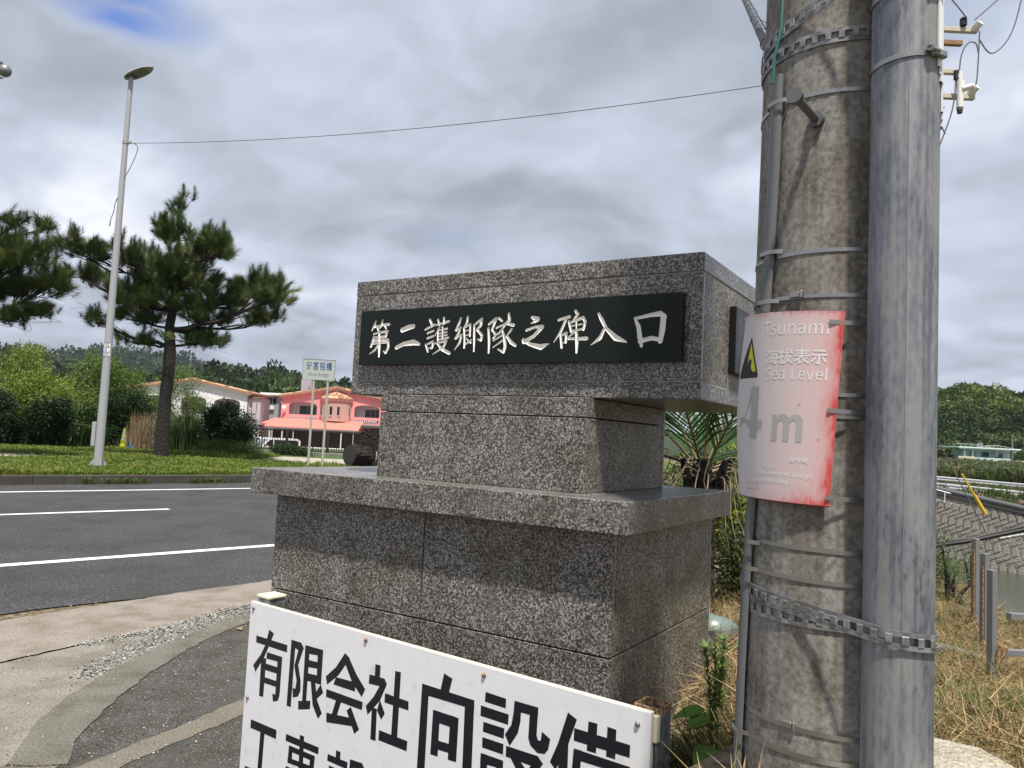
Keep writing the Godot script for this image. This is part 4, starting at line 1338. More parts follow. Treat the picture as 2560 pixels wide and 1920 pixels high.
# characters as pen lines on a 100 x 100 grid; -1 lifts the pen
const PEN := {
	"umi": [8, 92, 20, 80, -1, -1, 3, 65, 15, 54, -1, -1, 3, 5, 20, 38, -1, -1, 42, 98, 30, 70, -1, -1, 38, 82, 98, 82, -1, -1, 44, 64, 36, 14, 92, 14, -1, -1, 44, 64, 90, 64, 86, 2, 72, 4, -1, -1, 28, 40, 99, 40, -1, -1, 66, 58, 62, 18],
	"nuki": [2, 76, 34, 78, -1, -1, 20, 98, 20, 4, 8, 8, -1, -1, 2, 38, 36, 48, -1, -1, 40, 74, 98, 74, -1, -1, 62, 98, 58, 50, 36, 4, -1, -1, 56, 52, 88, 52, 72, 24, 44, 3, -1, -1, 58, 44, 72, 20, 98, 4, -1, -1, 78, 94, 90, 84],
	"hyo": [12, 86, 90, 86, -1, -1, 18, 70, 84, 70, -1, -1, 4, 54, 97, 54, -1, -1, 50, 98, 50, 54, 30, 32, 4, 18, -1, -1, 34, 34, 34, 6, 56, 12, -1, -1, 52, 50, 66, 24, 97, 5, -1, -1, 84, 40, 68, 28],
	"ji": [20, 88, 82, 88, -1, -1, 4, 60, 97, 60, -1, -1, 50, 60, 50, 4, 36, 8, -1, -1, 28, 44, 10, 16, -1, -1, 72, 44, 92, 18],
	"hatsu": [30, 96, 44, 88, 30, 62, 4, 50, -1, -1, 14, 84, 24, 72, -1, -1, 62, 96, 72, 66, 97, 48, -1, -1, 92, 90, 78, 80, -1, -1, 30, 58, 74, 58, -1, -1, 8, 36, 95, 36, -1, -1, 38, 58, 34, 22, 8, 3, -1, -1, 62, 58, 62, 6, 92, 6, 94, 22],
	"rei": [50, 98, 30, 72, 3, 56, -1, -1, 50, 98, 72, 70, 98, 56, -1, -1, 32, 62, 70, 62, -1, -1, 18, 44, 84, 44, 80, 18, 64, 24, -1, -1, 48, 44, 48, 0],
	"toki": [6, 88, 6, 16, 34, 16, 34, 88, 6, 88, -1, -1, 6, 52, 34, 52, -1, -1, 44, 84, 96, 84, -1, -1, 70, 98, 70, 62, -1, -1, 40, 62, 99, 62, -1, -1, 42, 42, 97, 42, -1, -1, 80, 60, 80, 2, 68, 6, -1, -1, 52, 32, 62, 20],
	"shita": [4, 88, 97, 88, -1, -1, 50, 88, 50, 2, -1, -1, 52, 64, 80, 46],
	"sa": [10, 72, 90, 76, -1, -1, 44, 97, 76, 40, 66, 42, -1, -1, 24, 40, 26, 14, 50, 4, 78, 8],
	"i": [14, 84, 16, 30, 30, 10, 44, 30, -1, -1, 74, 78, 88, 54, 90, 34],
	"on": [20, 96, 20, 46, 80, 46, 80, 96, 20, 96, -1, -1, 30, 78, 70, 78, -1, -1, 50, 92, 46, 66, 30, 54, -1, -1, 50, 72, 70, 54, -1, -1, 12, 34, 6, 8, -1, -1, 32, 38, 36, 6, 70, 6, 74, 18, -1, -1, 52, 38, 58, 22, -1, -1, 82, 36, 95, 10],
	"na": [26, 98, 6, 74, 24, 66, -1, -1, 36, 80, 6, 48, 38, 50, -1, -1, 22, 48, 22, 2, -1, -1, 8, 34, 4, 10, -1, -1, 34, 34, 40, 14, -1, -1, 52, 2, 52, 72, 96, 72, 96, 4, 86, 6, -1, -1, 74, 96, 72, 56, 56, 28, -1, -1, 74, 56, 92, 32],
	"mura": [4, 72, 44, 72, -1, -1, 24, 98, 24, 2, -1, -1, 24, 66, 4, 28, -1, -1, 26, 60, 42, 42, -1, -1, 50, 70, 99, 70, -1, -1, 82, 98, 82, 4, 68, 8, -1, -1, 58, 48, 68, 30],
	"an": [50, 98, 50, 86, -1, -1, 8, 66, 8, 84, 92, 84, 92, 66, -1, -1, 44, 72, 26, 30, 70, 4, -1, -1, 72, 52, 52, 20, 12, 2, -1, -1, 4, 50, 97, 50],
	"fu": [50, 99, 50, 88, -1, -1, 8, 74, 8, 88, 92, 88, 92, 74, -1, -1, 24, 76, 78, 76, -1, -1, 32, 66, 32, 52, 70, 52, 70, 66, 32, 66, -1, -1, 18, 42, 18, 2, 84, 2, 84, 42, 18, 42, -1, -1, 18, 22, 84, 22, -1, -1, 50, 42, 50, 2],
	"so": [22, 98, 26, 84, -1, -1, 6, 78, 40, 78, 6, 40, -1, -1, 24, 54, 24, 2, -1, -1, 30, 48, 44, 36, -1, -1, 56, 92, 56, 4, -1, -1, 56, 92, 88, 92, 88, 4, -1, -1, 56, 64, 88, 64, -1, -1, 56, 36, 88, 36, -1, -1, 42, 4, 99, 4],
	"hashi": [4, 72, 40, 72, -1, -1, 22, 98, 22, 2, -1, -1, 22, 66, 4, 28, -1, -1, 24, 60, 38, 44, -1, -1, 84, 98, 50, 90, -1, -1, 44, 78, 98, 78, -1, -1, 68, 92, 44, 60, -1, -1, 70, 78, 96, 60, -1, -1, 56, 64, 56, 50, 84, 50, 84, 64, 56, 64, -1, -1, 46, 2, 46, 42, 94, 42, 94, 2, 84, 4, -1, -1, 60, 30, 60, 12, 80, 12, 80, 30, 60, 30],
}

func tsunami_sign() -> void:
	var root := thing("sea_level_sign", "faded red and white tsunami sea level sheet sign bent round the concrete utility pole", "sign")
	var m := sm(1, 1, 1, 0.5)
	m.albedo_texture = tsunami_print()
	var mb := Mb.new()
	var nu := 36
	var nv := 10
	var W := 0.40
	for i in nu:
		for j in nv:
			var q := []
			var t := []
			for e in [[i, j], [i + 1, j], [i + 1, j + 1], [i, j + 1]]:
				var u := float(e[0]) / nu
				var v := float(e[1]) / nv
				q.append(Vector2(-W + W * u, lerpf(1.398, 1.794, v)))
				t.append(Vector2(u, 1.0 - v))
			mb.tri(bent(q[0], 0), bent(q[1], 0), bent(q[2], 0), null, null, null, t[0], t[1], t[2])
			mb.tri(bent(q[0], 0), bent(q[2], 0), bent(q[3], 0), null, null, null, t[0], t[2], t[3])
	var sheet_part := part("sheet", mb, m, root)
	var back := Mb.new()
	for i in nu:
		var a := Vector2(-W + W * i / nu, 0)
		var b := Vector2(-W + W * (i + 1) / nu, 0)
		for y in [1.396, 1.79]:
			var p0 := bent(Vector2(a.x, y), 0.0); var p1 := bent(Vector2(b.x, y), 0.0); var p2 := bent(Vector2(b.x, y), -0.002); var p3 := bent(Vector2(a.x, y), -0.002)
			back.quad(p0, p1, p2, p3)
		back.quad(bent(Vector2(b.x, 1.396), -0.002), bent(Vector2(a.x, 1.396), -0.002), bent(Vector2(a.x, 1.79), -0.002), bent(Vector2(b.x, 1.79), -0.002))
	for j in 10:
		back.quad(bent(Vector2(0, lerpf(1.396, 1.79, j / 10.0)), 0.0), bent(Vector2(0, lerpf(1.396, 1.79, (j + 1) / 10.0)), 0.0), bent(Vector2(0, lerpf(1.396, 1.79, (j + 1) / 10.0)), -0.002), bent(Vector2(0, lerpf(1.396, 1.79, j / 10.0)), -0.002))
	part("sheet_edge", back, sm(0.35, 0.05, 0.05, 0.6), root)
	var pale := sm(0.72, 0.69, 0.69, 0.5)
	var grey := sm(0.38, 0.375, 0.375, 0.45)
	part("lettering", text_on_sheet("Tsunami", Vector2(-0.173, 1.736), 0.039, false, 0.0004), pale, sheet_part)
	part("lettering", text_on_sheet("Sea Level", Vector2(-0.160, 1.642), 0.0345, false, 0.0004, 0.98), pale, sheet_part)
	part("numeral", text_on_sheet("4", Vector2(-0.262, 1.483), 0.158, true, 0.0005, 1.16), grey, sheet_part)
	part("unit_letter", text_on_sheet("m", Vector2(-0.138, 1.497), 0.1, true, 0.0005, 0.88), grey, sheet_part)
	part("small_print", text_on_sheet("only in the event of a large", Vector2(-0.205, 1.447), 0.0125, true, 0.0004, 1.05), pale, sheet_part)
	part("small_print", text_on_sheet("tsunami warning.", Vector2(-0.19, 1.431), 0.0125, true, 0.0004, 1.05), pale, sheet_part)
	var lift := 0.0004
	for line in [["kanji_lettering", ["umi", "nuki", "hyo", "ji"], -0.160, 1.684, 0.031, 0.0345, 0.0036], ["small_kanji", ["hatsu", "rei", "toki"], -0.085, 1.480, 0.0115, 0.0135, 0.0014], ["small_kanji", ["shita", "sa", "i"], -0.150, 1.464, 0.0105, 0.0125, 0.0013], ["village_name", ["on", "na", "mura"], -0.1965, 1.4165, 0.009, 0.0105, 0.0011]]:
		var k := Mb.new()
		var x: float = line[2]
		for ch in line[1]:
			for q in stroke_poly(PEN[ch], Vector2(x, line[3]), Vector2.ONE * line[4] * 0.01, line[6]):
				lift += 0.000005
				on_sheet(k, q, lift)
			x += line[5]
		part(line[0], k, pale, sheet_part)
	var frame := Mb.new()
	for e in [[-0.201, 1.414, 0.039, 0.0009], [-0.201, 1.4275, 0.039, 0.0009], [-0.201, 1.414, 0.0009, 0.0144], [-0.1629, 1.414, 0.0009, 0.0144]]:
		on_sheet(frame, PackedVector2Array([Vector2(e[0], e[1]), Vector2(e[0] + e[2], e[1]), Vector2(e[0] + e[2], e[1] + e[3]), Vector2(e[0], e[1] + e[3])]), 0.0005)
	part("name_frame", frame, sm(0.6, 0.25, 0.24, 0.5), sheet_part)
	# the wave in its warning triangle, far round on the left
	var tri_b := Mb.new()
	on_sheet(tri_b, PackedVector2Array([Vector2(-0.218, 1.745), Vector2(-0.185, 1.662), Vector2(-0.187, 1.655), Vector2(-0.232, 1.6545), Vector2(-0.282, 1.655), Vector2(-0.284, 1.662)]), 0.0004)
	part("warning_triangle", tri_b, M.black, sheet_part)
	var tri_y := Mb.new()
	on_sheet(tri_y, PackedVector2Array([Vector2(-0.218, 1.732), Vector2(-0.193, 1.669), Vector2(-0.204, 1.668), Vector2(-0.213, 1.674), Vector2(-0.215, 1.683), Vector2(-0.211, 1.692), Vector2(-0.220, 1.697), Vector2(-0.229, 1.69), Vector2(-0.234, 1.68)]), 0.0009)
	part("wave_emblem", tri_y, M.wave_yellow, sheet_part)
	for y in [1.762, 1.584, 1.412]:
		var s := Mb.new()
		var p := PackedVector3Array()
		for i in 20:
			var a := deg_to_rad(lerpf(-27.0, 40.0, i / 19.0))
			p.append(POLE + Vector3(sin(a), 0, cos(a)) * lerpf(0.2012, 0.183, minf(1.0, i / 9.0)) + Vector3(0, y - 0.01 * i / 19.0, 0))
		ribbon(s, p, 0.009, 0.0014)
		part("fixing_strap", s, M.stainless, root)
	for p in [[-0.011, 1.586], [-0.073, 1.60], [-0.03, 1.53], [-0.205, 1.70]]:
		var d := Mb.new()
		on_sheet(d, PackedVector2Array([Vector2(p[0] - 0.0014, p[1] - 0.001), Vector2(p[0] + 0.001, p[1] - 0.0016), Vector2(p[0] + 0.0016, p[1] + 0.001), Vector2(p[0] - 0.0006, p[1] + 0.0016)]), 0.0009)
		part("rust_spot", d, M.rust, sheet_part)


# ---------------------------------------------------------------- plants
func needle_tuft(n: int, len: float, w: float) -> ArrayMesh:     # a bottlebrush of pine needles along +y
	var mb := Mb.new()
	for k in n:
		var t := float(k) / n
		var a := k * 2.399 + rng.randf() * 0.4
		var tilt := lerpf(1.15, 0.25, t) + rng.randf_range(-0.2, 0.2)
		var o := Vector3(0, len * (-0.5 + 0.75 * t), 0)
		var d := Vector3(sin(tilt) * cos(a), cos(tilt), sin(tilt) * sin(a))
		var s := d.cross(Vector3(0.3, 0.2, 1)).normalized() * w
		var g := rng.randf_range(0.75, 1.2)
		mb.col = Color(g, g, g)
		mb.tri(o - s, o + s, o + d * len * rng.randf_range(0.75, 1.05))
	return mb.mesh()

func leaf_cluster(n: int, R: float, len: float, w: float, flat := 0.0) -> ArrayMesh:
	var mb := Mb.new()
	for k in n:
		var p := Vector3(rng.randfn(), rng.randfn() * (1.0 - flat), rng.randfn()).normalized() * R * pow(rng.randf(), 0.4)
		var d := (p.normalized() + Vector3(rng.randfn(), rng.randfn() * 0.6 + 0.1, rng.randfn()) * 0.7).normalized()
		var s := d.cross(Vector3(rng.randfn(), rng.randfn() + 1.2, rng.randfn())).normalized()
		var l := len * rng.randf_range(0.7, 1.2)
		var up := s.cross(d).normalized()
		var g := rng.randf_range(0.7, 1.3)
		mb.col = Color(g, g, g)
		var mid := p + d * l * 0.45 + up * l * 0.06
		mb.tri(p, mid + s * w * 0.5, p + d * l)
		mb.tri(p, p + d * l, mid - s * w * 0.5)
	return mb.mesh()

func blade_tuft(n: int, h: float, w: float, spread: float, bend := 0.5) -> ArrayMesh:
	var mb := Mb.new()
	for k in n:
		var a := rng.randf() * TAU
		var o := Vector3(cos(a), 0, sin(a)) * rng.randf() * spread * 0.4
		var d := Vector3(cos(a + rng.randfn() * 0.5), 0, sin(a + rng.randfn() * 0.5))
		var s := Vector3(-d.z, 0, d.x) * w * 0.5
		var hh := h * rng.randf_range(0.55, 1.1)
		var lean := spread * rng.randf_range(0.2, 1.0)
		var p1 := o + d * lean * 0.3 + Vector3(0, hh * 0.6, 0)
		var p2 := o + d * lean * (1.0 + bend) + Vector3(0, hh * (1.0 - bend * 0.45), 0)
		var g := rng.randf_range(0.65, 1.35)
		mb.col = Color(g, g, g)
		mb.quad(o - s, o + s, p1 + s * 0.8, p1 - s * 0.8)
		mb.tri(p1 - s * 0.8, p1 + s * 0.8, p2)
	return mb.mesh()

func aim(d: Vector3, roll: float, s: float) -> Basis:       # +y turned towards d
	d = d.normalized()
	var x := d.cross(Vector3(0.31, 0.2, 0.93)).normalized()
	var z := x.cross(d)
	return Basis(x, d, z).rotated(d, roll).scaled(Vector3.ONE * s)

func tone(c: Color, spread := 0.25) -> Color:
	var k := 1.0 + rng.randf_range(-spread, spread)
	return Color(c.r * k * rng.randf_range(0.9, 1.1), c.g * k, c.b * k)

func limb(mb: Mb, a: Vector3, b: Vector3, ra: float, rb: float, sag: float) -> PackedVector3Array:
	var p := PackedVector3Array()
	var n := 6
	for i in n + 1:
		var t := float(i) / n
		var q := a.lerp(b, t)
		q.y += -sag * sin(t * PI) + rng.randf_range(-0.03, 0.03) * a.distance_to(b)
		q.x += rng.randf_range(-0.025, 0.025) * a.distance_to(b) * sin(t * PI)
		p.append(q)
	var r := []
	for i in n + 1:
		r.append(lerpf(ra, rb, pow(float(i) / n, 0.7)))
	mb.tube(p, r, 6, false)
	return p

func pine(label: String, at: Vector3, trunk: Array, blobs: Array, dens: float) -> void:
	var root := thing("pine_tree", label, "pine tree", at, 0.0, "pines on the far verge")
	var mb := Mb.new()
	var p := PackedVector3Array()
	var r := []
	for t in trunk:
		p.append(Vector3(t[0], t[1], t[2]))
		r.append(t[3])
	mb.tube(p, r, 14)
	for k in 5:
		var a := k * 1.25
		mb.tube(PackedVector3Array([Vector3(cos(a) * 0.1, 0.3, sin(a) * 0.1), Vector3(cos(a) * 0.3, -0.05, sin(a) * 0.3)]), [0.11, 0.05], 7)
	part("trunk", mb, M.bark, root)
	var br := Mb.new()
	var xf := []
	var cs := []
	for b in blobs:
		var rz: float = minf(b[2] * 1.0 + 0.2, 1.4)
		var c := Vector3(b[0], b[1], rng.randf_range(-0.9, 0.9) * minf(1.6, absf(b[0]) * 0.4 + 0.35))
		# a limb to the clump
		var best := p[0]
		var br_r := 0.05
		for i in p.size():
			if p[i].y > 3.2 and p[i].y < c.y - 0.25 * absf(c.x - p[i].x) + 0.2:
				best = p[i]
				br_r = r[i]
		var l := limb(br, best, c + Vector3(0, -b[3] * 0.5, 0), minf(br_r * 0.62, 0.045 + 0.02 * best.distance_to(c)), 0.022, 0.12 * best.distance_to(c) * 0.4)
		var n := int(dens * (b[2] * b[3] * 3.0 + 0.25 * b[2] + 0.16))
		var o := Vector3.ZERO
		var hub := Vector3.ZERO
		for k in n:
			if k % 7 == 0:
				o = Vector3(rng.randfn(), rng.randfn(), rng.randfn()).normalized() * pow(rng.randf(), 0.36)
				if o.y < -0.25:
					o.y *= 0.55
				hub = c + Vector3(o.x * b[2], o.y * b[3], o.z * rz)
			var q := hub + Vector3(rng.randfn(), rng.randfn() * 0.7, rng.randfn()) * 0.125
			var d := Vector3(o.x * 0.9, 0.75 + o.y * 0.5, o.z * 0.9) + Vector3(rng.randfn(), rng.randfn(), rng.randfn()) * 0.22
			xf.append(Transform3D(aim(d, rng.randf() * TAU, rng.randf_range(0.75, 1.25)), q))
			var warm := rng.randf()
			cs.append(tone(Color(0.05, 0.085, 0.02) if warm < 0.72 else Color(0.11, 0.12, 0.028), 0.35))
			if o.y > 0.35 and k % 3 == 0:
				for e in 2:
					xf.append(Transform3D(aim(Vector3(rng.randfn() * 0.15 + o.x * 0.2, 1, rng.randfn() * 0.15), rng.randf() * TAU, rng.randf_range(0.55, 0.85)), q + Vector3(0, 0.14 + 0.17 * e, 0)))
					cs.append(tone(Color(0.065, 0.1, 0.024), 0.3))
			if k % 5 == 0:
				var s: Vector3 = l[3 + rng.randi() % 4]
				br.tube(PackedVector3Array([s, s.lerp(q, 0.55) + Vector3(0, -0.06, 0), q]), [0.02, 0.013, 0.006], 4, false)
	# bare twigs hanging below the crown
	for k in 40:
		var b: Array = blobs[rng.randi() % blobs.size()]
		var c := Vector3(b[0] + rng.randfn() * b[2] * 0.6, b[1] - b[3] * 0.8, rng.randfn() * 0.5)
		br.tube(PackedVector3Array([c, c + Vector3(rng.randfn() * 0.25, -0.12, rng.randfn() * 0.2), c + Vector3(rng.randfn() * 0.45, -0.25, rng.randfn() * 0.3)]), [0.009, 0.006, 0.003], 3, false)
	part("limbs", br, M.bark, root)
	stuff("needles", M.tuft, xf, cs, M.needle, root)

func shrub(called: String, label: String, at: Vector3, w: float, h: float, mesh: Mesh, size: float, n: int, c: Color, group := "", stems := 4, lift := 0.12, dz := 0.8) -> void:
	var root := thing(called, label, "shrub", at, 0.0, group)
	var xf := []
	var cs := []
	var mb := Mb.new()
	var lobes := []
	for k in 7:
		lobes.append([Vector3(rng.randf_range(-0.55, 0.55) * w, h * rng.randf_range(0.3, 0.82), rng.randf_range(-0.5, 0.5) * w * dz), rng.randf_range(0.3, 0.52)])
	for k in n:
		var l: Array = lobes[rng.randi() % lobes.size()]
		var o := Vector3(rng.randfn(), rng.randfn(), rng.randfn()).normalized() * pow(rng.randf(), 0.35)
		var q: Vector3 = l[0] + o * Vector3(w * l[1], h * l[1] * 0.62, w * l[1] * dz)
		q.y = maxf(q.y, h * lift * rng.randf())
		xf.append(Transform3D(Basis.from_euler(Vector3(rng.randf() * 0.9, rng.randf() * TAU, rng.randf() * 0.9)).scaled(Vector3.ONE * size * rng.randf_range(0.7, 1.25)), q))
		cs.append(tone(c))
	for k in stems:
		var l: Array = lobes[k % lobes.size()]
		mb.tube(PackedVector3Array([Vector3(rng.randf_range(-0.1, 0.1) * w, -0.05, rng.randf_range(-0.1, 0.1) * w), Vector3(l[0]) * 0.5, Vector3(l[0])]), [0.035, 0.022, 0.01], 5, false)
	part("stem", mb, M.bark, root)
	stuff("foliage", mesh, xf, cs, M.leaf, root)

func reeds(called: String, label: String, category: String, at: Vector3, w: float, h: float, mesh: Mesh, n: int, c: Color, dz := 0.6) -> void:
	var root := thing(called, label, category, at)
	var xf := []
	var cs := []
	for k in n:
		var q := Vector3(rng.randfn() * w * 0.4, 0, rng.randfn() * w * dz * 0.4)
		xf.append(Transform3D(Basis.from_euler(Vector3(rng.randfn() * 0.08, rng.randf() * TAU, rng.randfn() * 0.08)).scaled(Vector3(1, 1, 1) * h * rng.randf_range(0.6, 1.08)), q))
		cs.append(tone(c))
	stuff("blades", mesh, xf, cs, M.straw if category == "dry reeds" else M.leaf, root)

func palm() -> void:
	var root := thing("young_palm", "young palm with stiff green fronds and hanging dry fibres behind the granite marker", "palm", Vector3(1.28, 0.80, -5.05))
	var tr := Mb.new()
	tr.tube(PackedVector3Array([Vector3(0, -0.6, 0), Vector3(0, 0.3, 0), Vector3(-0.01, 0.62, 0)]), [0.1, 0.085, 0.06], 12)
	for k in 4:
		var a := k * 0.9
		tr.tube(PackedVector3Array([Vector3(cos(a) * 0.09, 0.35 + 0.03 * (k % 3), sin(a) * 0.09), Vector3(cos(a) * 0.17, 0.62, sin(a) * 0.17)]), [0.05, 0.02], 5)
	part("trunk", tr, M.bark, root)
	var fr := [[0.0, 0.05, 1.05, 0.0, 0], [0.9, 0.5, 0.95, 0.1, 0], [2.3, 0.55, 1.0, 0.1, 0], [3.4, 0.7, 0.95, 0.25, 0], [4.2, 0.6, 0.9, 0.2, 0], [5.4, 0.65, 1.0, 0.2, 0], [3.4, 1.0, 0.8, 0.45, 1], [5.2, 0.95, 0.85, 0.5, 0]]
	for e in fr:
		var mb := Mb.new()
		var dry: bool = e[4] == 1
		var d := Vector3(cos(e[0]) * sin(e[1]), cos(e[1]), sin(e[0]) * sin(e[1]))
		var p := PackedVector3Array()
		for i in 9:
			var t := i / 8.0
			p.append(Vector3(0, 0.52, 0) + d * e[2] * t * 1.1 + Vector3(0, -e[3] * t * t, 0))
		var rib := Mb.new()
		rib.tube(p, [0.011, 0.010, 0.009, 0.008, 0.006, 0.005, 0.004, 0.003, 0.002], 5)
		for i in 26:
			var t := 0.16 + 0.82 * (i + rng.randf_range(-0.35, 0.35)) / 26.0
			var f := t * 8.0
			var ii := mini(int(f), 7)
			var o := p[ii].lerp(p[ii + 1], f - ii)
			var ax := (p[ii + 1] - p[ii]).normalized()
			var sd := ax.cross(Vector3(-sin(e[0]), 0, cos(e[0]))).cross(ax).normalized()
			for s: float in [-1.0, 1.0]:
				var l := 0.46 * sin(PI * (0.18 + 0.78 * t)) + 0.06
				var dir := (sd * s + ax * 0.85 + Vector3(0, 0.1, 0)).normalized()
				var tip := o + dir * l + Vector3(0, -l * l * 0.5, 0)
				var m := o + dir * l * 0.5
				var wv := ax.cross(dir).cross(dir).normalized() * 0.009
				var g := rng.randf_range(0.7, 1.3)
				mb.col = (Color(0.2, 0.14, 0.08) if dry else Color(0.04, 0.085, 0.025)) * g
				mb.quad(o - wv * 0.5, o + wv * 0.5, m + wv, m - wv)
				mb.tri(m - wv, m + wv, tip)
		var fp := part("frond", mb, M.leaf, root)
		part("midrib", rib, sm(0.1, 0.075, 0.025, 0.6) if not dry else M.bark, fp)
	var fib := Mb.new()
	for k in 44:
		var a := rng.randf() * TAU
		var o := Vector3(cos(a) * 0.08, rng.randf_range(0.48, 0.6), sin(a) * 0.08)
		var e := o + Vector3(cos(a) * rng.randf_range(0.1, 0.34), -rng.randf_range(0.1, 0.45), sin(a) * rng.randf_range(0.1, 0.34))
		fib.tube(smooth(PackedVector3Array([o, o.lerp(e, 0.3) + Vector3(cos(a) * 0.05, 0.09, sin(a) * 0.05), o.lerp(e, 0.7) + Vector3(cos(a + 1.0) * 0.04, 0.03, sin(a) * 0.03), e]), 3), [0.005, 0.005, 0.005, 0.004, 0.004, 0.004, 0.003, 0.003, 0.002, 0.001], 4, false)
	part("dry_fibres", fib, sm(0.3, 0.24, 0.17, 0.9), root)

func plants() -> void:
	M.tuft = needle_tuft(44, 0.3, 0.0065)
	var tr := [[0, -0.1, 0, 0.3], [0.02, 0.3, 0, 0.245], [0.0, 1.2, 0, 0.22], [0.02, 2.2, 0, 0.2], [0.06, 3.2, 0, 0.2], [0.04, 3.9, 0, 0.19], [-0.02, 4.5, 0.05, 0.15], [0.06, 5.2, 0.05, 0.15], [0.1, 6.0, 0, 0.11], [0.12, 6.9, 0, 0.08], [0.02, 7.8, 0, 0.055], [-0.06, 8.9, 0, 0.02]]
	pine("spreading pine with a pointed top and dark trunk, standing whole on the grass verge", Vector3(-12.01, 0.19, -26.66), tr, [[-0.06, 8.85, 0.15, 0.58], [-0.06, 7.85, 0.5, 0.5], [-0.62, 8.2, 0.3, 0.22], [0.79, 7.69, 0.66, 0.55], [1.73, 7.3, 0.46, 0.5], [-1.62, 7.0, 0.83, 0.5], [-2.89, 7.0, 0.8, 0.46], [-3.47, 6.48, 0.6, 0.42], [-1.88, 5.92, 1.0, 0.42], [0.2, 6.3, 1.35, 0.62],
		[2.3, 6.34, 1.0, 0.6], [3.47, 5.76, 0.62, 0.5], [3.96, 5.75, 0.34, 0.5], [2.95, 5.09, 0.8, 0.3], [1.28, 5.05, 1.05, 0.36], [-0.95, 4.95, 0.7, 0.36], [-2.31, 4.69, 0.3, 0.2], [-1.15, 4.1, 0.55, 0.2], [1.1, 4.2, 1.0, 0.26], [-0.08, 5.5, 0.7, 0.42], [-1.3, 5.4, 0.9, 0.4], [1.3, 5.7, 1.0, 0.45], [0.4, 6.9, 0.9, 0.5], [-0.9, 6.4, 0.9, 0.45]], 84.0)
	var tl := [[0, -0.2, 0, 0.4], [0, 1.5, 0, 0.33], [0.05, 3.2, 0, 0.28], [0.0, 4.2, 0, 0.22], [0.05, 5.4, 0, 0.14], [-0.1, 6.6, 0, 0.06]]
	pine("pine at the left edge whose trunk stands outside the picture, long shoots reaching in", Vector3(-15.92, 0.15, -23.0), tl, [[0.49, 5.91, 0.62, 0.55], [0.89, 7.04, 0.16, 0.36], [1.53, 7.14, 0.2, 0.26], [1.46, 5.96, 0.75, 0.46], [1.15, 5.33, 0.8, 0.42], [1.87, 5.37, 0.48, 0.3], [1.59, 4.55, 0.36, 0.34], [1.01, 4.3, 0.5, 0.3], [0.06, 5.28, 0.9, 0.85], [-0.54, 6.48, 0.8, 0.7], [0.31, 6.52, 0.44, 0.42], [-0.88, 4.99, 1.0, 0.7]], 80.0)
	var feather := leaf_cluster(60, 0.5, 0.16, 0.05, 0.35)
	var round_leaf := leaf_cluster(44, 0.42, 0.15, 0.09)
	var long_leaf := blade_tuft(16, 1.0, 0.035, 0.42, 0.9)
	var reed := blade_tuft(14, 1.0, 0.022, 0.26, 0.75)
	var stalk := blade_tuft(16, 1.0, 0.016, 0.12, 0.15)
	var bright := Color(0.17, 0.23, 0.035)
	var g := "bushes along the far edge of the verge"
	shrub("acacia_bush", "tall feathery yellow-green bush at the left edge of the verge", Vector3(-21.0, 0.0, -34.0), 2.7, 4.6, feather, 0.8, 430, bright, g, 9)
	shrub("acacia_bush", "feathery yellow-green bush behind the foot of the street lamp", Vector3(-19.6, 0.0, -36.0), 1.9, 4.3, feather, 0.8, 230, Color(0.11, 0.175, 0.03), g, 8)
	shrub("acacia_bush", "light green bushy shoots between the street lamp and the pine trunk", Vector3(-18.2, 0.1, -36.5), 1.4, 4.0, feather, 0.75, 170, Color(0.105, 0.18, 0.03), g, 8)
	shrub("acacia_bush", "light green bush crown showing left of the pine trunk before the white house", Vector3(-17.0, 0.1, -37.5), 1.1, 3.6, feather, 0.7, 130, Color(0.12, 0.19, 0.035), g, 7)
	shrub("sapling", "slim light green sapling in front of the white house roof", Vector3(-16.0, 0.0, -38.5), 0.9, 4.1, feather, 0.62, 90, Color(0.13, 0.2, 0.04), g, 6, 0.6)
	shrub("dark_shrub", "dark rounded bush at the extreme left below the yellow-green bush", Vector3(-20.3, 0.1, -31.0), 1.0, 2.2, round_leaf, 0.62, 340, Color(0.026, 0.05, 0.016), g)
	shrub("dark_shrub", "dark rounded bush left of the street lamp base", Vector3(-18.16, 0.15, -31.0), 1.15, 2.2, round_leaf, 0.62, 380, Color(0.024, 0.047, 0.015), g)
	shrub("dark_shrub", "dark bush between the street lamp and the yellow traffic cone", Vector3(-16.95, 0.15, -34.0), 1.15, 2.7, round_leaf, 0.66, 380, Color(0.028, 0.055, 0.016), g)
	shrub("dark_shrub", "low mid-green bush tucked close behind the street lamp", Vector3(-18.3, 0.1, -33.5), 1.0, 2.0, round_leaf, 0.62, 260, Color(0.05, 0.095, 0.022), g)
	shrub("dark_shrub", "large glossy dark bush right of the pine beside the railing", Vector3(-11.3, 0.15, -31.2), 1.12, 2.15, round_leaf, 0.66, 520, Color(0.02, 0.042, 0.016), g)
	shrub("dark_shrub", "small dark bush just right of the pine trunk", Vector3(-14.3, 0.15, -33.4), 0.8, 1.5, round_leaf, 0.6, 220, Color(0.025, 0.05, 0.016), g)
	shrub("creeping_vine", "low leafy vine trailing at the foot of the railing", Vector3(-9.9, 0.15, -35.6), 1.3, 0.5, round_leaf, 0.5, 200, Color(0.035, 0.062, 0.02), g, 2, 0.05)
	shrub("weed_patch", "tall bright green weeds under the big dark bush", Vector3(-10.9, 0.15, -29.8), 1.5, 0.6, feather, 0.5, 130, Color(0.1, 0.15, 0.03), g, 2, 0.0)
	reeds("tall_grass", "long arching green grass blades between the left bushes", "grass clump", Vector3(-20.0, 0.1, -32.5), 1.9, 2.5, long_leaf, 60, Color(0.07, 0.13, 0.035))
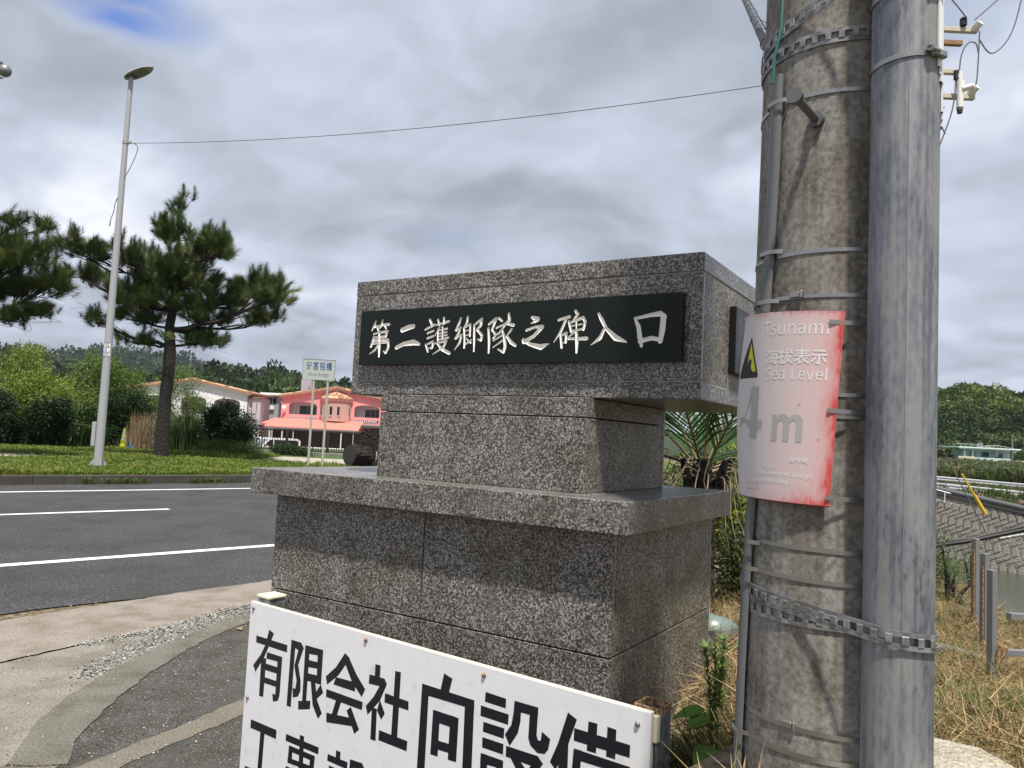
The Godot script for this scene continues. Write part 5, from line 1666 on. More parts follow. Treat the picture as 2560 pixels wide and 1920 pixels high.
	reeds("tall_grass", "green cane grass in front of the white house arches", "grass clump", Vector3(-13.5, 0.2, -32.3), 1.15, 2.4, reed, 70, Color(0.09, 0.125, 0.045))
	reeds("tall_grass", "pale green grass beside the street lamp bush", "grass clump", Vector3(-17.7, 0.1, -32.6), 0.7, 1.8, long_leaf, 20, Color(0.075, 0.135, 0.04))
	reeds("dry_reeds", "tan dry reed stalks left of the pine trunk", "dry reeds", Vector3(-15.3, 0.1, -32.4), 0.85, 1.75, stalk, 62, Color(0.34, 0.25, 0.15))
	reeds("dry_reeds", "few tan dry stalks right of the pine trunk", "dry reeds", Vector3(-14.2, 0.1, -33.0), 0.5, 1.7, stalk, 14, Color(0.3, 0.22, 0.13))
	# verge grass
	var gt := blade_tuft(9, 0.16, 0.012, 0.07, 0.5)
	var xf := []
	var cs := []
	var patch := noise(FastNoiseLite.TYPE_SIMPLEX_SMOOTH, 0.25, 17, 3)
	for k in 42000:
		var a := rng.randf_range(-9.5, 12.0)
		var b := -10.04 - 19.0 * pow(rng.randf(), 1.25)
		var q := along(a, b, 0.185)
		if q.z < -36.5 or q.x < -24.0:
			continue
		var pn := patch.get_noise_2d(q.x, q.z)
		if q.z < -27.9 and q.z > -33.3 and q.x > -9.6:
			continue
		if q.z > -25.3 and q.x < -13.9 and q.x + q.z * 0.25 < -19.9 and rng.randf() < 0.93:
			continue
		var s := (0.7 + 0.9 * maxf(pn + 0.2, 0.0)) * rng.randf_range(0.6, 1.2)
		if q.z < -28.5 and q.x > -14.0:
			s *= 1.6
		xf.append(Transform3D(Basis(Vector3.UP, rng.randf() * TAU).scaled(Vector3(1.0, s, 1.0)), q))
		cs.append(tone(Color(0.12, 0.195, 0.028).lerp(Color(0.21, 0.225, 0.05), clampf(0.5 + pn, 0, 1) * 0.7), 0.25))
	tag(stuff("verge_grass", gt, xf, cs, M.grass), "bright green rough grass covering the verge beyond the road", "grass")
	xf = []
	cs = []
	for k in 260:
		var c: float = [-8.2, -4.9, -4.6, -2.6, 1.3, 1.7, 3.6, 3.9, 6.0, 6.3][rng.randi() % 10]
		var q := along(c + rng.randfn() * 0.3, -9.84 + absf(rng.randfn()) * 0.05, 0.005)
		xf.append(Transform3D(Basis(Vector3.UP, rng.randf() * TAU).scaled(Vector3.ONE * rng.randf_range(0.5, 1.3)), q))
		cs.append(tone(Color(0.085, 0.13, 0.03)))
	tag(stuff("gutter_weeds", gt, xf, cs, M.grass), "weeds sprouting along the foot of the far kerb", "weeds")
	# dry grass on the bank
	var dg := blade_tuft(12, 0.17, 0.0045, 0.16, 0.95)
	xf = []
	cs = []
	for k in 26000:
		var q := Vector3(rng.randf_range(0.2, 5.5), 0, -rng.randf_range(0.9, 7.5))
		if k > 17000:
			q = Vector3(rng.randf_range(2.0, 9.0), 0, -rng.randf_range(4.5, 14.0))
		var d := Vector2(q.x - POLE.x, q.z - POLE.z).length()
		if d < 0.24 or (q.x > 0.52 and q.x < 1.16 and q.z > -1.92 and q.z < -1.1):
			continue
		var lx := (q.x - MON_O.x) * 0.847 + (q.z - MON_O.z) * 0.532
		var lz := -(q.x - MON_O.x) * 0.532 + (q.z - MON_O.z) * 0.847
		if (lx < 0.04 and lz > -1.1) or lx < -1.3 or (lx < 0.62 and lz > -0.02):
			continue
		q.y = height(q.x, q.z) - 0.02
		if q.y < -3.7:
			continue
		var n := Vector3(height(q.x - 0.1, q.z) - height(q.x + 0.1, q.z), 0.2, height(q.x, q.z - 0.1) - height(q.x, q.z + 0.1)).normalized()
		xf.append(Transform3D(aim(n + Vector3(rng.randfn(), 0, rng.randfn()) * 0.45, rng.randf() * TAU, rng.randf_range(0.5, 1.15)), q))
		var pn := patch.get_noise_2d(q.x * 3.0, q.z * 3.0)
		cs.append(tone(Color(0.36, 0.26, 0.14) if rng.randf() < 0.8 - 0.9 * maxf(pn - 0.12, 0.0) else Color(0.1, 0.14, 0.04), 0.4))
	tag(stuff("dry_grass", dg, xf, cs, M.straw), "matted straw-coloured dry grass covering the river bank", "grass")
	# plants by the monument's right rear corner
	var weed := thing("bushy_weed", "slim feathery green weed at the lower right corner of the granite marker", "weed", Vector3(0.765, 0.47, -2.74))
	var mb := Mb.new()
	for k in 4:
		var tip := Vector3(rng.randfn() * 0.03, rng.randf_range(0.26, 0.4), rng.randfn() * 0.04)
		mb.col = Color(0.05, 0.09, 0.025)
		mb.tube(PackedVector3Array([Vector3(0, -0.05, 0), tip * 0.5, tip]), [0.003, 0.002, 0.001], 4, false)
		for i in 200:
			var t := rng.randf_range(0.15, 1.0)
			var o := tip * t
			var a := rng.randf() * TAU
			var d := Vector3(cos(a), 0.7, sin(a)).normalized() * rng.randf_range(0.02, 0.045)
			var s := Vector3(-sin(a), 0, cos(a)) * 0.0027
			mb.col = Color(0.12, 0.2, 0.06) * rng.randf_range(0.7, 1.4)
			mb.quad(o - s, o + s, o + d * 0.6 + s, o + d * 0.6 - s)
			mb.tri(o + d * 0.6 - s, o + d * 0.6 + s, o + d)
	part("stalks", mb, M.leaf, weed)
	var broad := thing("broad_leaf_plant", "broad-leaved green plant low between the granite marker and the concrete pole", "plant", Vector3(0.685, 0.50, -2.40))
	for k in 11:
		var a := k * 2.4
		var o := Vector3(cos(a) * 0.05, 0.08 + 0.028 * (k % 5), sin(a) * 0.06)
		var d := Vector3(cos(a) * 0.8, 0.15 - 0.5 * rng.randf(), sin(a) * 0.8).normalized()
		var s := Vector3(-sin(a), 0.1, cos(a)).normalized()
		var lf := Mb.new()
		var l := rng.randf_range(0.06, 0.095)
		var out := [0.0, 0.36, 0.44, 0.36, 0.2, 0.0]
		var g0 := rng.randf_range(0.8, 1.3)
		lf.col = Color(0.11, 0.2, 0.035) * g0
		for i in 5:
			var t0 := i / 5.0
			var t1 := (i + 1) / 5.0
			for sg: float in [-1.0, 1.0]:
				var A := o + d * l * t0 + Vector3(0, -l * t0 * t0 * 0.3, 0); var B := o + d * l * t1 + Vector3(0, -l * t1 * t1 * 0.3, 0)
				var C: Vector3 = B + s * sg * l * out[i + 1] + Vector3(0, l * 0.08, 0); var D: Vector3 = A + s * sg * l * out[i] + Vector3(0, l * 0.08, 0)
				if sg > 0:
					lf.quad(A, B, C, D)
				else:
					lf.quad(D, C, B, A)
		part("leaf", lf, M.leaf, broad)
		var stl := Mb.new()
		stl.col = Color(0.06, 0.1, 0.03)
		stl.tube(PackedVector3Array([Vector3(0, -0.1, 0), o * 0.6, o]), [0.003, 0.002, 0.0015], 4, false)
		part("stalk", stl, M.leaf, broad)
	palm()
	shrub("scrub", "yellow-green scrub seen behind the young palm", Vector3(2.4, 0.2, -8.0), 0.9, 1.5, feather, 0.5, 150, Color(0.14, 0.19, 0.025), "", 3)
	shrub("scrub", "dull green scrub leaning beside the palm foot", Vector3(1.75, 0.35, -5.4), 0.4, 0.75, feather, 0.3, 110, Color(0.07, 0.1, 0.035), "", 3)
	shrub("scrub", "dark tangled scrub between the palm and the road behind the marker", Vector3(1.0, 0.3, -7.0), 0.9, 0.9, feather, 0.4, 150, Color(0.05, 0.075, 0.025), "", 4)
	shrub("bank_sapling", "small feathery green sapling on the river bank behind the steel posts", Vector3(4.95, -0.1, -8.6), 0.4, 0.75, feather, 0.2, 42, Color(0.085, 0.14, 0.045), "", 4)
	shrub("bank_sapling", "thin green shoots in front of the herringbone wall", Vector3(6.3, -0.5, -10.4), 0.3, 1.05, feather, 0.16, 26, Color(0.09, 0.14, 0.05), "", 4)
	# undergrowth on the far bank, in front of the mint house
	var fr := blade_tuft(18, 1.0, 0.05, 0.5, 1.0)
	xf = []
	cs = []
	for k in 3200:
		var t := rng.randf()
		var q := Vector3(rng.randf_range(44, 92), 0, -rng.randf_range(86, 140))
		q.y = -1.3 + smoothstep(86.0, 140.0, -q.z) * 1.0
		xf.append(Transform3D(Basis(Vector3.UP, rng.randf() * TAU).scaled(Vector3(1, 1, 1) * rng.randf_range(1.6, 3.4)), q))
		cs.append(tone(Color(0.085, 0.125, 0.03) if rng.randf() < 0.75 else Color(0.2, 0.17, 0.09), 0.3))
	tag(stuff("cane_field", fr, xf, cs, M.leaf), "tall green cane grass below the pale mint house", "cane field")
	xf = []
	cs = []
	for k in 2600:
		var q := Vector3(rng.randf_range(22, 44), 0, -rng.randf_range(38, 60))
		q.y = height(q.x, q.z) - 0.05
		if q.y < -1.6:
			continue
		xf.append(Transform3D(Basis(Vector3.UP, rng.randf() * TAU).scaled(Vector3(1, 1, 1) * rng.randf_range(0.25, 0.75)), q))
		cs.append(tone(Color(0.08, 0.13, 0.03) if rng.randf() < 0.85 else Color(0.22, 0.18, 0.1), 0.3))
	tag(stuff("far_bank_grass", fr, xf, cs, M.leaf), "rough grass above the herringbone river wall", "grass")


# ---------------------------------------------------------------- street furniture
func text_tris(s: String, size: float, bold := false, squeeze := 1.0) -> PackedVector2Array:
	var f := SystemFont.new()
	f.font_names = PackedStringArray(["Droid Sans"])
	f.font_weight = 700 if bold else 400
	var tm := TextMesh.new()
	tm.text = s
	tm.font = f
	tm.font_size = 64
	tm.pixel_size = size / 64.0
	tm.depth = 0.0
	tm.horizontal_alignment = HORIZONTAL_ALIGNMENT_CENTER
	tm.vertical_alignment = VERTICAL_ALIGNMENT_CENTER
	var out := PackedVector2Array()
	for k in tm.get_surface_count():
		var a := tm.surface_get_arrays(k)
		var v: PackedVector3Array = a[Mesh.ARRAY_VERTEX]
		var ix = a[Mesh.ARRAY_INDEX]
		var order: PackedInt32Array = ix if ix != null and ix.size() else PackedInt32Array(range(v.size()))
		for i in range(0, order.size(), 3):
			var q := []
			for e in 3:
				q.append(Vector2(v[order[i + e]].x * squeeze, v[order[i + e]].y))
			if (q[1] - q[0]).cross(q[2] - q[0]) < 0:
				q = [q[0], q[2], q[1]]
			out.append_array(PackedVector2Array(q))
	return out

func street_lamp() -> void:
	var root := thing("street_lamp", "tall pale grey street lamp with a flat leaf-shaped head on the grass verge", "street lamp", Vector3(-10.6, 0.19, -20.01))
	var mb := Mb.new()
	mb.tube(PackedVector3Array([Vector3(0, -0.1, 0), Vector3(0, 5, 0), Vector3(0, 10.42, 0)]), [0.115, 0.088, 0.06], 20)
	part("pole", mb, M.lamp_grey, root)
	for k in 4:
		var a := PI * 0.25 + k * PI * 0.5
		var g := Mb.new()
		var q := Transform3D(Basis(Vector3.UP, a), Vector3.ZERO)
		g.prism(PackedVector2Array([Vector2(0.1, -0.02), Vector2(0.27, -0.02), Vector2(0.27, 0.02), Vector2(0.13, 0.22), Vector2(0.1, 0.22)]), -0.006, 0.006, q)
		part("base_fin", g, M.lamp_grey, root)
	var head := Mb.new()
	var base := Vector3(-0.06, 10.42, 0)
	var ax := Vector3(0.92, 0.30, 0.24).normalized()
	var sd := ax.cross(Vector3.UP).normalized()
	var up := sd.cross(ax)
	var prof := [[-0.12, 0.03, 0.02], [-0.05, 0.13, 0.055], [0.12, 0.19, 0.085], [0.35, 0.2, 0.09], [0.55, 0.17, 0.075], [0.70, 0.10, 0.05], [0.77, 0.02, 0.02]]
	for i in prof.size() - 1:
		var e: Array = prof[i]
		var f: Array = prof[i + 1]
		for k in 10:
			var a0 := PI * k / 10.0
			var a1 := PI * (k + 1) / 10.0
			var A: Vector3 = base + ax * e[0] + sd * cos(a0) * e[1] + up * sin(a0) * e[2]; var B: Vector3 = base + ax * e[0] + sd * cos(a1) * e[1] + up * sin(a1) * e[2]
			var C: Vector3 = base + ax * f[0] + sd * cos(a1) * f[1] + up * sin(a1) * f[2]; var D: Vector3 = base + ax * f[0] + sd * cos(a0) * f[1] + up * sin(a0) * f[2]
			var n0 := (sd * cos(a0) * 0.5 + up * sin(a0)).normalized()
			var n1 := (sd * cos(a1) * 0.5 + up * sin(a1)).normalized()
			head.tri(A, D, C, n0, n0, n1)
			head.tri(A, C, B, n0, n1, n1)
		head.quad(base + ax * e[0] + sd * e[1], base + ax * e[0] - sd * e[1], base + ax * f[0] - sd * f[1], base + ax * f[0] + sd * f[1])
	var hp := part("lamp_head", head, M.lamp_grey, root)
	var lens := Mb.new()
	lens.box(base + ax * 0.43 - up * 0.012, Vector3(0.34, 0.012, 0.26), 0.004, Basis(ax, up, -sd))
	part("lens", lens, M.glass, hp)
	var gear := Mb.new()
	gear.box(base + ax * 0.11 - up * 0.01, Vector3(0.24, 0.014, 0.24), 0.004, Basis(ax, up, -sd))
	part("gear_cover", gear, M.lamp_dark, hp)
	var plate := Mb.new()
	var ink := Mb.new()
	var rad := 0.103
	var face := -0.06
	for e in [[3.19, "76", 0.152], [3.075, "4", 0.14], [2.955, "0R", 0.152]]:
		for k in 16:
			var a0 := face + lerpf(-1.15, 1.15, k / 16.0)
			var a1 := face + lerpf(-1.15, 1.15, (k + 1) / 16.0)
			var y0: float = e[0] - 0.058
			var y1: float = e[0] + 0.058
			plate.quad(Vector3(sin(a0) * rad, y0, cos(a0) * rad), Vector3(sin(a1) * rad, y0, cos(a1) * rad), Vector3(sin(a1) * rad, y1, cos(a1) * rad), Vector3(sin(a0) * rad, y1, cos(a0) * rad))
		var t := text_tris(e[1], e[2], false, 0.95)
		for i in range(0, t.size(), 3):
			var q := []
			for j in 3:
				var a: float = face + t[i + j].x / rad
				q.append(Vector3(sin(a) * (rad + 0.002), e[0] + t[i + j].y, cos(a) * (rad + 0.002)))
			ink.tri(q[0], q[1], q[2])
	var lines := Mb.new()
	for y in [3.25, 3.132, 3.015, 2.895]:
		for k in 16:
			var a0 := face + lerpf(-1.15, 1.15, k / 16.0)
			var a1 := face + lerpf(-1.15, 1.15, (k + 1) / 16.0)
			var r := rad + 0.003
			lines.quad(Vector3(sin(a0) * r, y - 0.004, cos(a0) * r), Vector3(sin(a1) * r, y - 0.004, cos(a1) * r), Vector3(sin(a1) * r, y + 0.004, cos(a1) * r), Vector3(sin(a0) * r, y + 0.004, cos(a0) * r))
	var np := part("number_plate", plate, M.white, root)
	part("numbers", ink, M.ink, np)
	part("plate_lines", lines, M.ink, np)
	var tagb := Mb.new()
	tagb.box(Vector3(-0.125, 3.04, 0.02), Vector3(0.05, 0.16, 0.012), 0.002)
	part("blue_tag", tagb, sm(0.02, 0.05, 0.2, 0.5), root)
	var bx := Mb.new()
	bx.box(Vector3(-0.15, 0.87, 0.02), Vector3(0.1, 0.62, 0.14), 0.012)
	part("switch_box", bx, M.lamp_grey, root)
	var cl := Mb.new()
	cl.tube(PackedVector3Array([Vector3(0, 8.60, 0), Vector3(0, 8.68, 0)]), [0.079], 16)
	cl.box(Vector3(0.11, 8.64, 0.02), Vector3(0.1, 0.07, 0.06), 0.008)
	cl.rod(Vector3(0.15, 8.64, 0.02), Vector3(0.24, 8.62, 0.04), 0.014)
	part("wire_bracket", cl, M.steel, root)
	var wire := Mb.new()
	wire.tube(smooth(PackedVector3Array([Vector3(0.24, 8.62, 0.04), Vector3(0.36, 8.5, 0.05), Vector3(0.3, 8.2, 0.05), Vector3(0.16, 7.86, 0.04), Vector3(0.05, 7.66, 0.03)])), [0.01], 5)
	wire.tube(PackedVector3Array([Vector3(-0.08, 7.12, 0.02), Vector3(-0.13, 6.95, 0.03), Vector3(-0.14, 6.75, 0.03), Vector3(-0.2, 6.55, 0.03), Vector3(-0.22, 6.35, 0.03)]), [0.016, 0.01, 0.012, 0.01, 0.018], 5)
	part("loose_wire", wire, M.grey_wire, root)

func smooth(p: PackedVector3Array, n := 6) -> PackedVector3Array:
	var out := PackedVector3Array()
	for i in p.size() - 1:
		var a := p[maxi(i - 1, 0)]
		var d := p[mini(i + 2, p.size() - 1)]
		for k in n:
			out.append(p[i].cubic_interpolate(p[i + 1], a, d, float(k) / n))
	out.append(p[p.size() - 1])
	return out

func catenary(a: Vector3, b: Vector3, sag: float, n := 24) -> PackedVector3Array:
	var p := PackedVector3Array()
	for i in n + 1:
		var t := float(i) / n
		p.append(a.lerp(b, t) - Vector3(0, sag * 4.0 * t * (1.0 - t), 0))
	return p

func cable(called: String, label: String, p: PackedVector3Array, r: float, m: Material) -> void:
	var mb := Mb.new()
	mb.tube(p, [r], 6)
	tag(part(called, mb, m, self), label, "cable")

func cables() -> void:
	cable("service_wire", "thin overhead wire running from the street lamp behind the concrete pole", catenary(Vector3(-10.35, 8.81, -19.97), Vector3(5.95, 7.72, -11.8), 0.32, 40), 0.0075, M.grey_wire)
	var root := thing("telephone_cable", "black telephone cable wound with thin wire slanting up behind the concrete pole", "cable")
	var a := Vector3(0.60, 2.50, -1.86)
	var b := Vector3(1.72, 5.15, -6.0)
	var mb := Mb.new()
	mb.rod(a, b, 0.012, 0.016, 8)
	part("cable", mb, M.black_wire, root)
	var coil := Mb.new()
	var p := PackedVector3Array()
	var d := (b - a).normalized()
	var s := d.cross(Vector3.UP).normalized()
	var u := s.cross(d)
	for i in 260:
		var t := i / 259.0
		var ph := t * TAU * 13.0 + sin(t * 37.0) * 1.3
		p.append(a.lerp(b, t) + (s * cos(ph) + u * sin(ph)) * (0.017 + 0.006 * sin(t * 51.0)) + u * 0.004 + s * 0.008)
	coil.tube(p, [0.0013], 4, false)
	coil.rod(a + s * 0.016 + u * 0.012, b + s * 0.02 + u * 0.016, 0.003)
	part("lashing_wire", coil, M.black_wire, root)
	cable("green_wire", "thin green earth wire taped to the concrete pole above the grey duct", PackedVector3Array([Vector3(0.558, 2.75, -1.625), Vector3(0.553, 2.55, -1.618), Vector3(0.548, 2.42, -1.612), Vector3(0.54, 2.36, -1.625), Vector3(0.538, 2.30, -1.63)]), 0.0035, M.green_wire)

func rear_pole() -> void:
	var root := thing("rear_utility_pole", "second utility pole hidden behind the steel pipe, its cream cross-arms and insulators showing right", "utility pole", Vector3(6.05, -0.6, -11.9))
	var mb := Mb.new()
	mb.tube(PackedVector3Array([Vector3(0, -0.3, 0), Vector3(0, 12.0, 0)]), [0.16, 0.10], 16)
	part("shaft", mb, M.kerbstone, root)
	for e in [[8.86, 1.02, 0], [8.64, 0.78, 1], [8.17, 0.68, 0], [7.77, 0.98, 0]]:
		var arm := Mb.new()
		arm.box(Vector3(e[1] * 0.5 - 0.3, e[0], 0.2), Vector3(e[1] + 0.6, 0.078, 0.075), 0.006)
		for k in 3:
			arm.box(Vector3(0.34 + 0.14 * k, e[0], 0.239), Vector3(0.014, 0.014, 0.003))
		part("cross_arm", arm, M.rust if e[2] == 1 else M.arm_cream, root)
	for e in [[0.98, 8.9], [0.93, 7.86]]:
		var ins := Mb.new()
		var o := Vector3(e[0], e[1], 0.22)
		var d := Vector3(0.35, 0.55, 0.75).normalized()
		ins.tube(PackedVector3Array([o - d * 0.08, o, o + d * 0.02, o + d * 0.1]), [0.05, 0.075, 0.062, 0.06], 14)
		part("insulator", ins, M.insulator, root)
	var sw := Mb.new()
	sw.tube(PackedVector3Array([Vector3(0.70, 7.52, 0.3), Vector3(0.70, 7.62, 0.3), Vector3(0.70, 7.64, 0.3), Vector3(0.70, 7.9, 0.3), Vector3(0.70, 7.95, 0.3), Vector3(0.69, 8.0, 0.3), Vector3(0.69, 8.05, 0.3), Vector3(0.69, 8.14, 0.3)]), [0.045, 0.05, 0.05, 0.05, 0.065, 0.04, 0.055, 0.02], 14)
	sw.tube(PackedVector3Array([Vector3(0.72, 7.84, 0.32), Vector3(0.86, 7.88, 0.36)]), [0.05, 0.045], 12)
	part("fuse_cutout", sw, M.insulator, root)
	var cap := Mb.new()
	cap.tube(PackedVector3Array([Vector3(0.70, 7.46, 0.3), Vector3(0.70, 7.55, 0.3)]), [0.035, 0.05], 12)
	cap.rod(Vector3(0.64, 8.14, 0.3), Vector3(0.64, 8.0, 0.3), 0.04)
	part("cutout_cap", cap, M.black, root)
	var w := Mb.new()
	for p in [[1.0, 8.8, 0.98, 8.3, 0.95, 7.95, 0.86, 7.85], [0.69, 8.14, 0.72, 8.4, 0.82, 8.6, 0.94, 8.6, 0.98, 8.45], [1.0, 8.66, 1.2, 8.45, 1.5, 8.8, 1.7, 9.6, 1.8, 10.4], [0.8, 9.0, 0.5, 9.35, 0.15, 9.55, -0.2, 9.3], [0.92, 8.98, 1.3, 9.35, 1.8, 9.9], [0.64, 8.1, 0.58, 7.5, 0.3, 6.6, 0.12, 5.4, 0.0, 4.2], [0.1, 7.9, 0.4, 8.0], [0.1, 7.4, 0.3, 7.44, 0.46, 7.55], [0.1, 7.2, 0.35, 7.32], [0.38, 7.3, 0.48, 7.12]]:
		var q := PackedVector3Array()
		for i in range(0, p.size(), 2):
			q.append(Vector3(p[i], p[i + 1], 0.3))
		w.tube(smooth(q), [0.011], 5)
	part("jumper_wire", w, M.grey_wire, root)
	var gl := Mb.new()
	gl.box(Vector3(0.78, 8.97, 0.24), Vector3(0.1, 0.16, 0.09), 0.03)
	part("clamp_cover", gl, M.black, root)
	# guy wire with a yellow guard
	var gy := thing("guy_wire", "slanting guy wire with a yellow guard tube near the herringbone wall", "guy wire")
	mb = Mb.new()
	mb.rod(Vector3(5.72, 2.46, -10.97), Vector3(6.95, 0.36, -11.1), 0.008)
	part("wire", mb, M.grey_wire, gy)
	mb = Mb.new()
	mb.tube(PackedVector3Array([Vector3(6.5, 1.29, -11.04), Vector3(6.69, 1.0, -11.06), Vector3(6.70, 0.985, -11.06), Vector3(6.86, 0.74, -11.08)]), [0.012, 0.014, 0.024, 0.029], 10)
	part("yellow_guard", mb, M.yellow, gy)

func bridge_things() -> void:
	var root := thing("bridge_name_sign", "weathered pale bridge name sign with blue characters on two cream poles", "sign", Vector3(-6.3, 0.19, -25.0))
	var p := Mb.new()
	p.box(Vector3(-0.015, 3.2, 0), Vector3(1.05, 0.67, 0.025), 0.006)
	part("plate", p, M.sign_plate, root)
	var rim := Mb.new()
	for e in [[0, 0.335, 1.06, 0.014], [0, -0.335, 1.06, 0.014], [-0.525, 0, 0.014, 0.67], [0.525, 0, 0.014, 0.67]]:
		rim.box(Vector3(-0.015 + e[0], 3.2 + e[1], 0.012), Vector3(e[2], e[3], 0.012), 0.002)
	part("rim", rim, M.post_grey, root)
	for x in [-0.17, 0.29]:
		var q := Mb.new()
		q.rod(Vector3(x, -0.1, -0.03), Vector3(x, 3.45, -0.03), 0.042, 0.042, 12)
		part("pole", q, M.sign_pole, root)
	var k := Mb.new()
	var x := -0.43
	var z := 0.0135
	for ch in ["an", "fu", "so", "hashi"]:
		for s in stroke_poly(PEN[ch], Vector2(x, 3.2), Vector2(0.0018, 0.0026), 0.021):
			z += 0.0001
			var t := Geometry2D.triangulate_polygon(s)
			for i in range(0, t.size(), 3):
				k.tri(Vector3(s[t[i]].x, s[t[i]].y, z), Vector3(s[t[i + 1]].x, s[t[i + 1]].y, z), Vector3(s[t[i + 2]].x, s[t[i + 2]].y, z))
		x += 0.217
	part("characters", k, M.sign_blue, root)
	var e := Mb.new()
	var tt := text_tris("Afuso Bridge", 0.15, false, 0.8)
	for i in range(0, tt.size(), 3):
		e.tri(Vector3(tt[i].x - 0.02, tt[i].y + 3.04, 0.0145), Vector3(tt[i + 1].x - 0.02, tt[i + 1].y + 3.04, 0.0145), Vector3(tt[i + 2].x - 0.02, tt[i + 2].y + 3.04, 0.0145))
	part("roman_lettering", e, sm(0.09, 0.12, 0.16, 0.6), root)
	# dark stone end post with its log-shaped rail
	var post := thing("bridge_end_post", "rough dark lava stone bridge end post beside the road, partly behind the marker", "bridge post", Vector3(-1.28, 0, -8.3))
	var mb := Mb.new()
	for i in 7:
		for j in 9:
			for f in 1:
				pass
	mb.box(Vector3(0, 0.76, 0), Vector3(0.54, 1.52, 0.54), 0.02)
	part("stone", mb, M.lava, post)
	var cap := Mb.new()
	cap.box(Vector3(0, 1.54, 0), Vector3(0.55, 0.035, 0.55), 0.008)
	part("cap", cap, M.lamp_dark, post)
	var lg := thing("log_rail", "dark bark-covered log rail end with growth rings, resting by the stone post", "log", Vector3(-1.54, 1.238, -8.02), -0.72)
	mb = Mb.new()
	var n := 22
	var prev := PackedVector3Array()
	for i in 9:
		var ring := PackedVector3Array()
		for q in n:
			var a := TAU * q / n
			var r := 0.104 + 0.011 * sin(a * 5.0 + i * 0.7) + rng.randf_range(-0.006, 0.006)
			if i == 0:
				r = 0.108
			ring.append(Vector3(cos(a) * r, sin(a) * r, 0.14 - i * 0.05))
		if i > 0:
			for q in n:
				var q2 := (q + 1) % n
				mb.quad(prev[q], ring[q], ring[q2], prev[q2])
		prev = ring
	part("bark", mb, M.lava, lg)
	var endm := Mb.new()
	for i in 6:
		var r0 := 0.107 - i * 0.018
		endm.tube(PackedVector3Array([Vector3(0, 0, 0.13), Vector3(0, 0, 0.1405 + 0.0012 * (i % 2) + i * 0.0004)]), [r0, r0 - 0.003], 22)
	part("ring_end", endm, sm(0.035, 0.031, 0.03, 0.85), lg)
	var rope := Mb.new()
	var rp := PackedVector3Array()
	for q in 25:
		var a := TAU * q / 24.0
		rp.append(Vector3(cos(a) * 0.122, sin(a) * 0.122, -0.12))
	rope.tube(rp, [0.008], 6, false)
	part("rope", rope, M.seam, lg)

func railing() -> void:
	var root := thing("railing", "dark brown metal railing with upright bars beyond the verge, vans behind", "railing", Vector3(0, 0, -38))
	var y0 := 0.36
	var bar := Mb.new()
	bar.box(Vector3.ZERO, Vector3(0.028, 1.0, 0.02))
	var bm := bar.mesh()
	var xs := [-15.06, -13.01, -10.95, -8.93, -6.9, -4.87]
	for i in xs.size():
		var mb := Mb.new()
		mb.box(Vector3(xs[i], 0.77, 0), Vector3(0.13, 1.22, 0.11), 0.008)
		part("post", mb, M.brown, root)
		if i == xs.size() - 1:
			break
		for e in [[1.32, 0.075], [0.36, 0.06]]:
			var r := Mb.new()
			r.box(Vector3((xs[i] + xs[i + 1]) * 0.5, e[0], 0.0), Vector3(xs[i + 1] - xs[i] - 0.13, e[1], 0.06), 0.006)
			part("rail", r, M.brown, root)
		for k in 14:
			var b := part("bar", bm, M.brown, root)
			b.position = Vector3(lerpf(xs[i] + 0.065, xs[i + 1] - 0.065, (k + 1) / 15.0), 0.85, 0)
	var kb := Mb.new()
	kb.box(Vector3(-9.0, 0.12, 0.0), Vector3(13.0, 0.34, 0.3), 0.02)
	struct("railing_kerb", kb, M.slab).position = Vector3(0, 0, -38)

